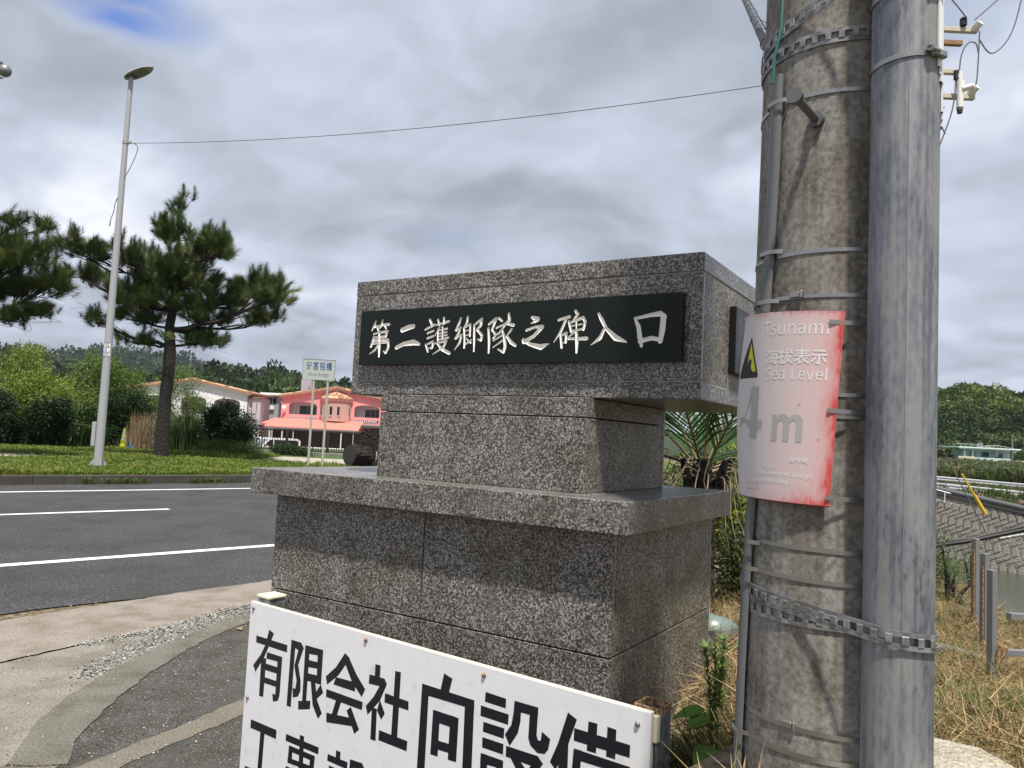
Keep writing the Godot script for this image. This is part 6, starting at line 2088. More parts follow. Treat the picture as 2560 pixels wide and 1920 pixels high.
func small_things() -> void:
	var c := thing("traffic_cone", "lime yellow traffic cone with two grey bands at the hedge foot", "traffic cone", Vector3(-16.42, 0.19, -32.9))
	var f := func(y: float) -> float: return lerpf(0.17, 0.035, (y - 0.04) / 0.88)
	for e in [[0.04, 0.42, 0], [0.42, 0.56, 1], [0.56, 0.63, 0], [0.63, 0.80, 1], [0.80, 0.93, 0]]:
		var mb := Mb.new()
		var g: float = 0.003 if e[2] == 1 else 0.0
		mb.tube(PackedVector3Array([Vector3(0, e[0], 0), Vector3(0, e[1], 0)]), [lerpf(0.17, 0.035, (e[0] - 0.04) / 0.88) + g, lerpf(0.17, 0.035, (e[1] - 0.04) / 0.88) + g], 18)
		part("grey_band" if e[2] == 1 else "cone", mb, M.band_grey if e[2] == 1 else M.lime, c)
	var b := Mb.new()
	b.box(Vector3(0, 0.02, 0), Vector3(0.42, 0.045, 0.42), 0.01)
	part("base", b, M.lime, c)
	var box := Mb.new()
	box.prism(PackedVector2Array([Vector2(-0.2, 0), Vector2(0.22, 0), Vector2(0.2, 0.12), Vector2(0.05, 0.22), Vector2(-0.18, 0.2)]), -0.2, 0.2)
	var bb := part("blue_tarp_bundle", box, M.blue, self)
	bb.position = Vector3(-15.75, 0.19, -32.6)
	tag(bb, "small bright blue bundle on the grass between the traffic cone and the pine trunk", "bundle")
	var dk := Mb.new()
	dk.ball(Vector3(0, 0.14, 0), Vector3(0.28, 0.2, 0.2))
	var d := part("black_bag", dk, M.black, self)
	d.position = Vector3(-15.35, 0.17, -32.7)
	tag(d, "black bag lying right of the blue bundle by the pine trunk", "bag")
	# two sacks behind the marker
	for e in [["garbage_sack", "pale grey-green sack in the dry grass behind the granite marker", M.bag_green, Vector3(1.165, 0.50, -4.28), Vector3(0.13, 0.085, 0.1)], ["garbage_sack", "black sack below the grey-green one, half hidden by the granite marker", M.black, Vector3(1.085, 0.43, -4.1), Vector3(0.075, 0.12, 0.1)]]:
		var mb := Mb.new()
		mb.ball(Vector3.ZERO, e[4], 12, 18)
		for i in mb.v.size():
			var q := mb.v[i]
			mb.v[i] = q * (1.0 + 0.07 * sin(q.x * 60.0 + q.y * 35.0) + 0.05 * sin(q.y * 80.0 - q.z * 50.0))
		var neck := Mb.new()
		neck.tube(PackedVector3Array([Vector3(-0.6, 0.75, 0) * e[4], Vector3(-0.75, 0.95, 0) * e[4], Vector3(-0.9, 1.2, 0.1) * e[4]]), [0.02, 0.011, 0.022], 7)
		var s := thing(e[0], e[1], "sack", e[3])
		part("bag", mb, e[2], s)
		part("knot", neck, e[2], s)
	# the siren at the left edge
	var m := thing("mast_siren", "grey round siren on a pink mast cut off by the upper left picture edge", "siren", Vector3(-17.12, 0, -24))
	var pole := Mb.new()
	pole.tube(PackedVector3Array([Vector3(0, -0.2, 0), Vector3(0, 13.2, 0)]), [0.14, 0.07], 14)
	part("mast", pole, sm(0.6, 0.22, 0.2, 0.5), m)
	var ball := Mb.new()
	ball.ball(Vector3(0.38, 12.43, 0.05), Vector3(0.19, 0.2, 0.19), 10, 16)
	part("horn_body", ball, M.zinc, m)
	var lug := Mb.new()
	lug.box(Vector3(0.22, 12.68, 0.05), Vector3(0.14, 0.05, 0.05), 0.01)
	lug.box(Vector3(0.24, 12.19, 0.05), Vector3(0.2, 0.035, 0.06), 0.01)
	lug.rod(Vector3(0.22, 12.19, 0.05), Vector3(0.22, 12.74, 0.05), 0.02)
	lug.rod(Vector3(0.36, 12.3, 0.08), Vector3(0.47, 12.32, 0.1), 0.025)
	lug.rod(Vector3(-0.05, 12.43, 0), Vector3(0.2, 12.43, 0.05), 0.03)
	part("bracket", lug, M.lamp_dark, m)
	var lf := Mb.new()
	lf.tri(Vector3(-1.93, 0.016, -5.7), Vector3(-1.88, 0.03, -5.72), Vector3(-1.90, 0.016, -5.76))
	lf.tri(Vector3(-1.93, 0.016, -5.7), Vector3(-1.86, 0.018, -5.67), Vector3(-1.88, 0.03, -5.72))
	tag(part("brown_leaf", lf, M.rust, self), "curled brown leaf on the pavement left of the white board", "leaf")
	# steel posts and beams on the bank
	var fr := thing("river_bank_railing", "three slim grey steel posts with rust streaks and low rails on the river bank", "steel frame")
	for e in [[Vector3(3.2, 0, -5.09), 0.0, 0.79, 0.045, false], [Vector3(3.77, 0, -6.09), -0.02, 0.775, 0.05, true], [Vector3(4.31, 0, -7.1), -0.06, 0.785, 0.05, true]]:
		var mb := Mb.new()
		var o: Vector3 = e[0]
		mb.box(o + Vector3(0, (e[1] + e[2]) * 0.5, 0), Vector3(e[3], e[2] - e[1], e[3]), 0.003, Basis(Vector3.UP, 0.35))
		var pp := part("post", mb, M.post_grey, fr)
		if e[4]:
			var ru := Mb.new()
			ru.box(o + Vector3(-e[3] * 0.46, (e[1] + e[2]) * 0.5 - 0.05, e[3] * 0.30), Vector3(e[3] * 0.34, (e[2] - e[1]) * 0.86, e[3] * 0.3), 0.001, Basis(Vector3.UP, 0.35))
			part("rust_streak", ru, M.rust, pp)
	for e in [[Vector3(3.2, 0.265, -5.09), Vector3(4.9, 0.20, -5.35), 0.04], [Vector3(4.55, 0.12, -7.0), Vector3(6.4, 0.02, -7.4), 0.06], [Vector3(4.45, 0.0, -6.9), Vector3(6.4, -0.12, -7.1), 0.06], [Vector3(4.4, -0.1, -6.8), Vector3(6.2, -0.24, -6.9), 0.055]]:
		var mb := Mb.new()
		var a: Vector3 = e[0]
		var z: Vector3 = e[1]
		var dd := (z - a).normalized()
		var sd := dd.cross(Vector3.UP).normalized()
		mb.box((a + z) * 0.5, Vector3(a.distance_to(z), e[2], e[2]), 0.003, Basis(dd, sd.cross(dd), sd))
		part("rail", mb, M.post_grey, fr)
	var wd := Mb.new()
	wd.rod(Vector3(3.25, 0.31, -5.05), Vector3(3.22, 0.2, -5.06), 0.03, 0.02, 7)
	part("rust_joint", wd, M.rust, fr)
	for e in [[Vector3(4.7, 0.12, -9.4), Vector3(5.5, -0.12, -9.1), "weathered plank edging the top of the river bank far behind the posts"], [Vector3(3.3, 0.06, -4.7), Vector3(4.2, -0.32, -4.4), "grey plank half buried in dry grass right of the nearest steel post"], [Vector3(3.1, 0.12, -5.9), Vector3(3.9, -0.02, -5.7), "short grey plank lying in dry grass between the steel posts"]]:
		var mb := Mb.new()
		var a: Vector3 = e[0]
		var z: Vector3 = e[1]
		var dd := (z - a).normalized()
		var sd := dd.cross(Vector3.UP).normalized()
		mb.box((a + z) * 0.5, Vector3(a.distance_to(z), 0.06, 0.14), 0.012, Basis(dd, sd.cross(dd), sd))
		tag(part("weathered_plank", mb, M.kerb, self), e[2], "plank", "planks on the river bank")
	var bd := thing("conduit_bundle", "bundle of black conduits crossing in front of the herringbone river wall", "conduit")
	for e in [[0.0, 0.0, 0.026], [0.045, 0.02, 0.02], [0.02, 0.05, 0.018]]:
		var mb := Mb.new()
		mb.tube(PackedVector3Array([Vector3(3.6, 0.42 + e[0], -9.1 + e[1]), Vector3(5.01, 0.46 + e[0], -9.09 + e[1]), Vector3(5.45, 0.555 + e[0] * 0.6, -9.08 + e[1]), Vector3(6.07, 0.71 + e[0], -9.07 + e[1]), Vector3(8.5, 1.3 + e[0], -9.0 + e[1])]), [e[2]], 8)
		part("conduit", mb, M.black_wire, bd)
	var gp := Mb.new()
	gp.tube(PackedVector3Array([Vector3(5.75, 0.60, -9.02), Vector3(6.07, 0.675, -9.0), Vector3(8.5, 1.26, -8.95)]), [0.02], 8)
	part("grey_sleeve", gp, M.zinc, bd)
	var wp := Mb.new()
	wp.tube(PackedVector3Array([Vector3(23.6, 0.0, -46.4), Vector3(24.9, -0.25, -44.9), Vector3(25.7, -0.62, -41.2), Vector3(26.6, -1.0, -37.4), Vector3(28.2, -1.7, -30.0)]), [0.14], 8)
	tag(part("wall_top_pipe", wp, M.conduit, self), "long dark pipe lying along the top of the herringbone wall", "pipe")
	var gr := thing("guard_rail", "white steel road guard rail beyond the herringbone river wall", "guard rail")
	for e in [[Vector3(25.2, -0.12, -49.5), Vector3(42.0, -0.95, -46.0), 0.34], [Vector3(27.0, 0.22, -56.0), Vector3(38.0, -0.2, -54.0), 0.3]]:
		var mb := Mb.new()
		var a: Vector3 = e[0]
		var z: Vector3 = e[1]
		var dd := (z - a).normalized()
		var sd := dd.cross(Vector3.UP).normalized()
		var up := sd.cross(dd)
		var pr := [[0.5, 0.0], [0.38, 0.06], [0.18, 0.06], [0.05, 0.0], [-0.05, 0.0], [-0.18, 0.06], [-0.38, 0.06], [-0.5, 0.0]]
		for i in 7:
			var p0: Vector3 = up * pr[i][0] * e[2] - sd * -pr[i][1]
			var p1: Vector3 = up * pr[i + 1][0] * e[2] - sd * -pr[i + 1][1]
			mb.quad(a + p1, z + p1, z + p0, a + p0)
		part("beam", mb, M.guard, gr)
		for k in 6:
			var q := a.lerp(z, (k + 0.5) / 6.0)
			var ps := Mb.new()
			ps.rod(q + Vector3(0, 0.1, -0.12), q - Vector3(0, 0.9, 0.12), 0.06)
			part("post", ps, M.guard, gr)
	var lr := thing("low_rail", "thin white hand rail on short posts along the far river bank", "hand rail")
	var mb2 := Mb.new()
	mb2.rod(Vector3(23.0, 0.08, -44.6), Vector3(26.0, -0.7, -43.2), 0.03)
	part("rail", mb2, M.white, lr)
	for k in 6:
		var q := Vector3(23.0, 0.08, -44.6).lerp(Vector3(26.0, -0.7, -43.2), k / 5.0)
		var ps := Mb.new()
		ps.rod(q, q - Vector3(0, 0.6, 0), 0.025)
		part("post", ps, M.white, lr)


# ---------------------------------------------------------------- houses, vans, hills
func gable_house(called: String, label: String, at: Vector3, W: float, eave: float, apex: Vector2, depth: float, arches: Array, parapet: float, wall: Material, trim: Material, inner: Material) -> Node3D:
	var root := thing(called, label, "house", at)
	var poly := PackedVector2Array([Vector2(0, parapet)])
	for a in arches:          # left, right, spring, crown
		poly.append(Vector2(a[0], parapet))
		for k in 13:
			var t := PI * (1.0 - k / 12.0)
			poly.append(Vector2((a[0] + a[1]) * 0.5 + cos(t) * (a[1] - a[0]) * 0.5, a[2] + sin(t) * (a[3] - a[2])))
		poly.append(Vector2(a[1], parapet))
	poly.append(Vector2(W, parapet))
	poly.append(Vector2(W, eave))
	poly.append(apex)
	poly.append(Vector2(0, eave))
	var mb := Mb.new()
	mb.prism(poly, -0.3, 0.0)
	mb.box(Vector3(W * 0.5, parapet * 0.5, -0.15), Vector3(W, parapet, 0.3))
	for x in [0.15, W - 0.15]:
		mb.box(Vector3(x, eave * 0.5 - 0.1, -depth * 0.5 - 0.15), Vector3(0.3, eave - 0.2, depth - 0.3))
	part("wall", mb, wall, root)
	var back := Mb.new()
	back.box(Vector3(W * 0.5, eave * 0.5, -1.9), Vector3(W - 0.6, eave - 0.3, 0.2))
	back.box(Vector3(W * 0.5, parapet - 0.9, -1.05), Vector3(W - 0.6, 0.15, 1.5))
	back.box(Vector3(W * 0.5, eave - 0.25, -1.05), Vector3(W - 0.6, 0.1, 1.5))
	part("veranda_wall", back, inner, root)
	var l := Vector2(0, eave).direction_to(apex)
	var r := apex.direction_to(Vector2(W, eave))
	var roof := Mb.new()
	var th := 0.22
	for s in [[Vector2(0, eave) - l * 0.45, apex], [apex, Vector2(W, eave) + r * 0.45]]:
		var a: Vector2 = s[0]
		var b: Vector2 = s[1]
		var n := (b - a).normalized().orthogonal()
		if n.y < 0:
			n = -n
		roof.prism(PackedVector2Array([a + n * 0.06, b + n * 0.06, b + n * (0.06 + th), a + n * (0.06 + th)]), -depth, 0.42)
	var rp := part("roof", roof, M.rooftile, root)
	# barge tiles along the gable edge, one by one
	for s in [[Vector2(0, eave) - l * 0.4, apex], [apex, Vector2(W, eave) + r * 0.4]]:
		var a: Vector2 = s[0]
		var b: Vector2 = s[1]
		var n := int(a.distance_to(b) / 0.52)
		for k in n:
			var q := a.lerp(b, (k + 0.5) / n)
			var t := Mb.new()
			t.tube(PackedVector3Array([Vector3(q.x, q.y + 0.30, 0.2) - Vector3((b - a).normalized().x, (b - a).normalized().y, 0) * 0.27, Vector3(q.x, q.y + 0.30, 0.2) + Vector3((b - a).normalized().x, (b - a).normalized().y, 0) * 0.26]), [0.14, 0.115], 8)
			part("barge_tile", t, [M.rooftile, M.tile_light, M.tile_dark][rng.randi() % 3], rp)
	var band := Mb.new()
	for s in [[Vector2(-0.12, eave - 0.03), apex], [apex, Vector2(W + 0.12, eave - 0.03)]]:
		var a: Vector2 = s[0]
		var b: Vector2 = s[1]
		band.prism(PackedVector2Array([a + Vector2(0, -0.16), b + Vector2(0, -0.16), b + Vector2(0, 0.08), a + Vector2(0, 0.08)]), 0.0, 0.22)
	part("barge_board", band, trim, root)
	return root

func window_in(root: Node, x0: float, x1: float, y0: float, y1: float, z: float, panes := 2) -> void:
	var fr := Mb.new()
	fr.box(Vector3((x0 + x1) * 0.5, (y0 + y1) * 0.5, z), Vector3(x1 - x0, y1 - y0, 0.06))
	var w := part("window", fr, M.grey_wall, root)
	for k in panes:
		var a := lerpf(x0, x1, float(k) / panes) + 0.05
		var b := lerpf(x0, x1, float(k + 1) / panes) - 0.05
		var g := Mb.new()
		g.box(Vector3((a + b) * 0.5, (y0 + y1) * 0.5, z + 0.035), Vector3(b - a, y1 - y0 - 0.1, 0.02))
		part("pane", g, M.window, w)

func pink_house() -> void:
	var root := gable_house("pink_house", "pink two-storey house with arched verandas, round stone bay and orange tiled roof", Vector3(-28.25, -1.8, -95), 13.1, 6.9, Vector2(6.75, 8.15), 9.0, [[0.85, 4.35, 5.95, 6.45], [8.95, 12.05, 5.95, 6.35]], 4.85, M.pink, M.pink_trim, M.plaster)
	window_in(root, 1.7, 3.75, 4.9, 6.0, -1.77, 2)
	window_in(root, 9.95, 12.0, 4.85, 5.9, -1.77, 3)
	for e in [[0.85, 4.3], [8.95, 12.0]]:
		var dk := Mb.new()
		dk.box(Vector3((e[0] + e[1]) * 0.5, 4.36, 0.003), Vector3(e[1] - e[0], 0.28, 0.02))
		part("balustrade_shade_strip", dk, M.maroon, root)  # dark strip on the wall, painting in the shade of the openings between balusters
		var n := int((e[1] - e[0]) / 0.24)
		for k in n:
			var b := Mb.new()
			b.tube(PackedVector3Array([Vector3(e[0] + (k + 0.5) * 0.24, 4.23, 0.03), Vector3(e[0] + (k + 0.5) * 0.24, 4.36, 0.03), Vector3(e[0] + (k + 0.5) * 0.24, 4.49, 0.03)]), [0.05, 0.085, 0.05], 6)
			part("baluster", b, M.plaster, root)
	# round bay
	var bay := Mb.new()
	var cx := 6.72
	var pts := PackedVector2Array()
	for k in 13:
		var a := PI * k / 12.0
		pts.append(Vector2(cx - cos(a) * 1.85, sin(a) * 1.1))
	var up := Transform3D(Basis(Vector3(1, 0, 0), Vector3(0, 0, 1), Vector3(0, -1, 0)), Vector3.ZERO)
	for k in 12:
		var a := pts[k]; var b := pts[k + 1]
		bay.quad(Vector3(a.x, 4.2, a.y), Vector3(b.x, 4.2, b.y), Vector3(b.x, 6.75, b.y), Vector3(a.x, 6.75, a.y))
	var bp := part("stone_bay", bay, M.stonewall, root)
	var cor := Mb.new()
	for k in 12:
		var a := Vector2(cx + (pts[k].x - cx) * 1.08, pts[k].y * 1.1); var b := Vector2(cx + (pts[k + 1].x - cx) * 1.08, pts[k + 1].y * 1.1)
		cor.quad(Vector3(a.x, 6.65, a.y), Vector3(b.x, 6.65, b.y), Vector3(b.x, 7.02, b.y), Vector3(a.x, 7.02, a.y))
		cor.tri(Vector3(a.x, 6.65, a.y), Vector3(cx, 6.65, 0), Vector3(b.x, 6.65, b.y))
	part("cornice", cor, M.pink_trim, bp)
	for row in 5:
		for k in 10:
			var t0 := row / 5.0
			var t1 := (row + 1) / 5.0
			var a0 := PI * (k + 0.5 * (row % 2)) / 10.5
			var a1 := PI * (k + 0.92 + 0.5 * (row % 2)) / 10.5
			var f := func(a: float, t: float, l: float) -> Vector3: return Vector3(cx - cos(a) * 2.12 * (1.0 - t), 7.02 + t * 0.95 + l, sin(a) * 1.35 * (1.0 - t))
			var tl := Mb.new()
			var A: Vector3 = f.call(a0, t0, 0.02); var B: Vector3 = f.call(a1, t0, 0.02); var C: Vector3 = f.call(a1, t1, 0.10); var D: Vector3 = f.call(a0, t1, 0.10)
			tl.quad(A, B, C, D)
			tl.quad(A - Vector3(0, 0.09, 0), B - Vector3(0, 0.09, 0), B, A)
			part("roof_tile", tl, [M.rooftile, M.tile_light, M.tile_dark][rng.randi() % 3], bp)
	for a in [0.3, 0.95, 1.35, 1.85, 2.8]:
		var o := Vector3(cx - cos(a) * 1.86, 5.4, sin(a) * 1.12)
		var q := Basis(Vector3.UP, -(a - PI * 0.5) * 0.8)
		var w := Mb.new()
		w.box(o, Vector3(0.42, 1.25, 0.08), 0.0, q)
		var wp := part("slit_window", w, M.lamp_grey, bp)
		var g := Mb.new()
		g.box(o + q * Vector3(0, 0.08, 0.03), Vector3(0.3, 1.0, 0.05), 0.0, q)
		part("pane", g, M.window, wp)
	var aw := Mb.new()
	aw.quad(Vector3(-2.1, 3.3, 3.2), Vector3(10.2, 3.2, 3.2), Vector3(10.2, 4.3, 0.15), Vector3(-0.8, 4.3, 0.15))
	aw.quad(Vector3(-2.1, 3.2, 3.2), Vector3(10.2, 3.1, 3.2), Vector3(10.2, 3.2, 3.2), Vector3(-2.1, 3.3, 3.2))
	aw.tri(Vector3(-2.1, 3.3, 3.2), Vector3(-0.8, 4.3, 0.15), Vector3(-2.1, 3.3, 0.15))
	part("awning", aw, M.awning, root)
	var gut := Mb.new()
	gut.box(Vector3(4.0, 3.1, 3.22), Vector3(12.6, 0.16, 0.14))
	part("gutter", gut, M.post_grey, root)
	var inn := Mb.new()
	inn.box(Vector3(5.5, 1.5, -0.02), Vector3(12.8, 3.0, 0.08))
	part("ground_floor_wall", inn, M.maroon, root)  # dark maroon wall panel across the ground floor, behind the awning
	for x in [-0.3, 1.15, 2.5, 8.2, 9.6]:
		var p := Mb.new()
		p.box(Vector3(x, 1.5, 3.1), Vector3(0.11, 3.1, 0.11))
		part("awning_post", p, M.white, root)
	var dish := Mb.new()
	dish.tube(PackedVector3Array([Vector3(0.3, 5.68, 0.3), Vector3(0.32, 5.68, 0.34), Vector3(0.36, 5.68, 0.42)]), [0.04, 0.2, 0.26], 14)
	part("satellite_dish", dish, M.white, root)
	var pipe := Mb.new()
	pipe.tube(PackedVector3Array([Vector3(-0.3, 6.85, 0.1), Vector3(-0.28, 6.5, 0.1), Vector3(0.0, 6.15, 0.1), Vector3(0.0, 3.9, 0.1)]), [0.06], 6)
	part("downpipe", pipe, M.pink_trim, root)
	var ant := thing("roof_antenna", "television antenna standing on the left slope of the pink house roof", "antenna", Vector3(-25.4, 5.5, -97.5))
	var mb := Mb.new()
	mb.rod(Vector3(0, -0.3, 0), Vector3(0, 1.9, 0), 0.03)
	mb.rod(Vector3(-0.55, 1.15, 0.1), Vector3(0.4, 1.0, -0.1), 0.025)
	for k in 6:
		var o := Vector3(-0.55, 1.15, 0.1).lerp(Vector3(0.4, 1.0, -0.1), k / 5.0)
		mb.rod(o + Vector3(0.08, 0, 0.35), o - Vector3(0.08, 0, 0.35), 0.015)
		mb.rod(o + Vector3(0, 0.16, 0), o - Vector3(0, 0.16, 0), 0.015)
	part("rods", mb, M.steel, ant)

func white_house() -> void:
	var root := gable_house("white_house", "white two-storey house with arched veranda openings and orange tiled gable roof", Vector3(-44.6, -1.6, -90), 13.9, 6.6, Vector2(7.2, 7.85), 8.0, [[1.4, 4.4, 5.6, 6.0], [6.0, 8.95, 5.6, 6.05], [9.85, 12.9, 5.55, 6.0]], 4.0, M.plaster, M.white, M.mauve)
	window_in(root, 11.3, 12.85, 4.1, 5.3, -1.77, 2)
	window_in(root, 6.6, 8.7, 4.1, 5.4, -1.77, 2)
	var side := Mb.new()
	side.box(Vector3(14.6, 2.9, -0.6), Vector3(1.35, 6.5, 0.9))
	part("side_wing", side, M.mauve, root)
	for x in [14.25, 14.8]:
		var s := Mb.new()
		s.box(Vector3(x, 5.05, -0.14), Vector3(0.07, 1.3, 0.04))
		part("slit", s, M.lamp_dark, root)
	var cap := Mb.new()
	cap.box(Vector3(14.7, 6.3, -0.6), Vector3(1.75, 0.16, 1.3))
	part("wing_roof", cap, M.tile_dark, root)
	var led := Mb.new()
	led.box(Vector3(14.6, 3.2, -0.6), Vector3(1.5, 0.14, 1.05))
	part("ledge", led, M.mauve, root)
	var pipe := Mb.new()
	pipe.tube(PackedVector3Array([Vector3(14.0, 6.45, 0.3), Vector3(13.85, 6.2, 0.1), Vector3(13.85, 3.9, 0.1), Vector3(13.85, 0.2, 0.1)]), [0.055], 6)
	part("downpipe", pipe, sm(0.12, 0.08, 0.07, 0.6), root)

func other_buildings() -> void:
	var g := thing("grey_house", "small grey house with a white flat roof between the white and pink houses", "house", Vector3(-33.8, -1.5, -110))
	var mb := Mb.new()
	mb.box(Vector3(0, 3.4, 0), Vector3(2.4, 6.8, 4))
	part("wall", mb, M.grey_wall, g)
	mb = Mb.new()
	mb.box(Vector3(0.1, 7.4, 0.2), Vector3(3.0, 0.35, 4.6), 0.03)
	part("roof", mb, M.white, g)
	mb = Mb.new()
	mb.box(Vector3(0, 7.0, 0), Vector3(2.3, 0.5, 3.9))
	part("upper_wall", mb, M.grey_wall, g)
	window_in(g, -0.9, 0.9, 6.0, 6.9, 2.03, 3)
	mb = Mb.new()
	mb.box(Vector3(0.25, 5.5, 2.15), Vector3(0.7, 0.5, 0.3), 0.02)
	part("air_conditioner", mb, M.plaster, g)
	var l := thing("lavender_tower", "lavender stair tower with slit windows rising behind the pink house roof", "building", Vector3(-29.2, -1.5, -110))
	mb = Mb.new()
	mb.box(Vector3(0, 4.9, 0), Vector3(1.45, 9.8, 2.0), 0.02)
	part("wall", mb, sm(0.42, 0.37, 0.43, 0.8), l)
	for x in [0.35, 0.52]:
		mb = Mb.new()
		mb.box(Vector3(x, 8.6, 1.0), Vector3(0.06, 0.6, 0.04))
		part("slit_window", mb, M.window, l)
	for e in [[-19.0, "long low white block wall below the pink house awning, left", 5.0, -58.0, -14.0], [-9.0, "low white block wall beyond the railing by the stone post", 5.0, -50.0, -9.5]]:
		var w := Mb.new()
		w.box(Vector3.ZERO, Vector3(e[2], 0.75, 0.3), 0.02)
		var o := part("white_wall", w, M.white, self)
		o.position = Vector3(e[4], -0.35, e[3])
		tag(o, e[1], "wall")
	# mint house on the right
	var h := thing("mint_house", "pale mint flat-roofed house on stilts below the wooded hill at right", "house", Vector3(109.4, -1.2, -190))
	mb = Mb.new()
	mb.box(Vector3(9.0, 4.3, -3.0), Vector3(10.6, 2.5, 6.0))
	part("wall", mb, M.mint, h)
	mb = Mb.new()
	mb.box(Vector3(7.3, 5.68, -1.2), Vector3(15.2, 0.3, 9.0), 0.03)
	mb.box(Vector3(7.3, 5.4, 2.9), Vector3(14.4, 0.25, 0.3))
	part("roof", mb, sm(0.62, 0.78, 0.72, 0.7), h)
	for x in [1.75, 3.7]:
		mb = Mb.new()
		mb.box(Vector3(x, 4.4, 2.2), Vector3(0.5, 2.4, 0.5))
		part("column", mb, M.mint, h)
	mb = Mb.new()
	mb.box(Vector3(2.0, 3.0, 2.6), Vector3(4.0, 1.0, 0.2))
	mb.box(Vector3(15.0, 2.6, 2.6), Vector3(3.4, 0.95, 0.2))
	part("cream_parapet", mb, M.cream_wall, h)
	mb = Mb.new()
	mb.box(Vector3(8.4, 2.95, 2.62), Vector3(8.8, 0.85, 0.16))
	part("balcony_wall", mb, sm(0.55, 0.68, 0.66, 0.7), h)
	mb = Mb.new()
	mb.box(Vector3(8.0, 2.4, -0.3), Vector3(16.6, 0.25, 6.0))
	part("floor_slab", mb, M.grey_wall, h)
	mb = Mb.new()
	for x in [0.6, 6.0, 11.6, 13.2, 16.0]:
		mb.box(Vector3(x, 1.1, 2.0), Vector3(0.5, 2.4, 0.5))
	mb.box(Vector3(14.8, 1.1, 1.0), Vector3(3.4, 2.4, 0.3))
	mb.box(Vector3(2.5, 1.1, 1.0), Vector3(5.0, 2.4, 0.3))
	mb.box(Vector3(8.0, 1.1, -3.0), Vector3(16.0, 2.4, 0.3))
	part("ground_floor", mb, M.mauve, h)
	window_in(h, 7.2, 9.0, 3.5, 4.75, 0.03, 2)
	window_in(h, 10.7, 12.5, 3.4, 4.65, 0.03, 2)
	window_in(h, 5.4, 5.7, 3.5, 4.8, 0.03, 1)
	window_in(h, 4.3, 4.9, 3.4, 4.9, 0.03, 1)
	for e in [[5.6, 6.4, 0.65, 1.0], [9.55, 4.6, 0.5, 1.7]]:
		mb = Mb.new()
		mb.tube(PackedVector3Array([Vector3(e[0], e[1] - e[3] * 0.5, 2.0), Vector3(e[0], e[1] + e[3] * 0.5, 2.0), Vector3(e[0], e[1] + e[3] * 0.5 + 0.12, 2.0)]), [e[2], e[2], 0.15], 14)
		for k in 4:
			var y: float = e[1] - e[3] * 0.5 + e[3] * (k + 0.5) / 4.0
			mb.tube(PackedVector3Array([Vector3(e[0], y - 0.03, 2.0), Vector3(e[0], y + 0.03, 2.0)]), [e[2] + 0.03], 14)
		part("water_tank", mb, M.steel, h)
	mb = Mb.new()
	for e in [[Vector3(1.0, 6.5, 0), Vector3(3.5, 6.55, 2)], [Vector3(3.5, 6.55, 2), Vector3(8.4, 6.0, 2)], [Vector3(7.0, 6.4, 2), Vector3(10.4, 6.45, 2)], [Vector3(10.4, 6.45, 2), Vector3(14.0, 5.9, 2)]]:
		mb.rod(e[0], e[1], 0.05, 0.05, 5)
	for k in 10:
		mb.rod(Vector3(1.0 + k, 5.8, 2), Vector3(1.0 + k, 6.3, 2), 0.035, 0.035, 5)
	part("roof_rail", mb, M.guard, h)
	var fp := thing("far_utility_pole", "distant grey utility pole standing in front of the mint house", "utility pole", Vector3(122.3, -1.5, -187))
	mb = Mb.new()
	mb.tube(PackedVector3Array([Vector3.ZERO, Vector3(0, 9.6, 0)]), [0.2, 0.15], 8)
	part("shaft", mb, M.slab, fp)
	mb = Mb.new()
	mb.box(Vector3(-0.1, 9.4, 0), Vector3(1.0, 0.14, 0.14))
	part("cross_arm", mb, M.slab, fp)
	var t := thing("white_retaining_wall", "long white low wall left of the mint house", "wall", Vector3(100, -1.2, -184))
	mb = Mb.new()
	mb.box(Vector3(3, 1.6, 0), Vector3(14, 2.0, 0.3))
	part("wall", mb, M.white, t)
	var t2 := thing("pale_house_end", "pale house end at the right picture edge below the hill", "house", Vector3(127.0, -2.2, -176))
	mb = Mb.new()
	mb.box(Vector3(3.0, 1.5, 0), Vector3(7, 3.0, 5))
	part("wall", mb, M.plaster, t2)
	mb = Mb.new()
	mb.box(Vector3(3.0, 3.1, 0), Vector3(7.6, 0.25, 5.6))
	part("roof", mb, M.mauve, t2)

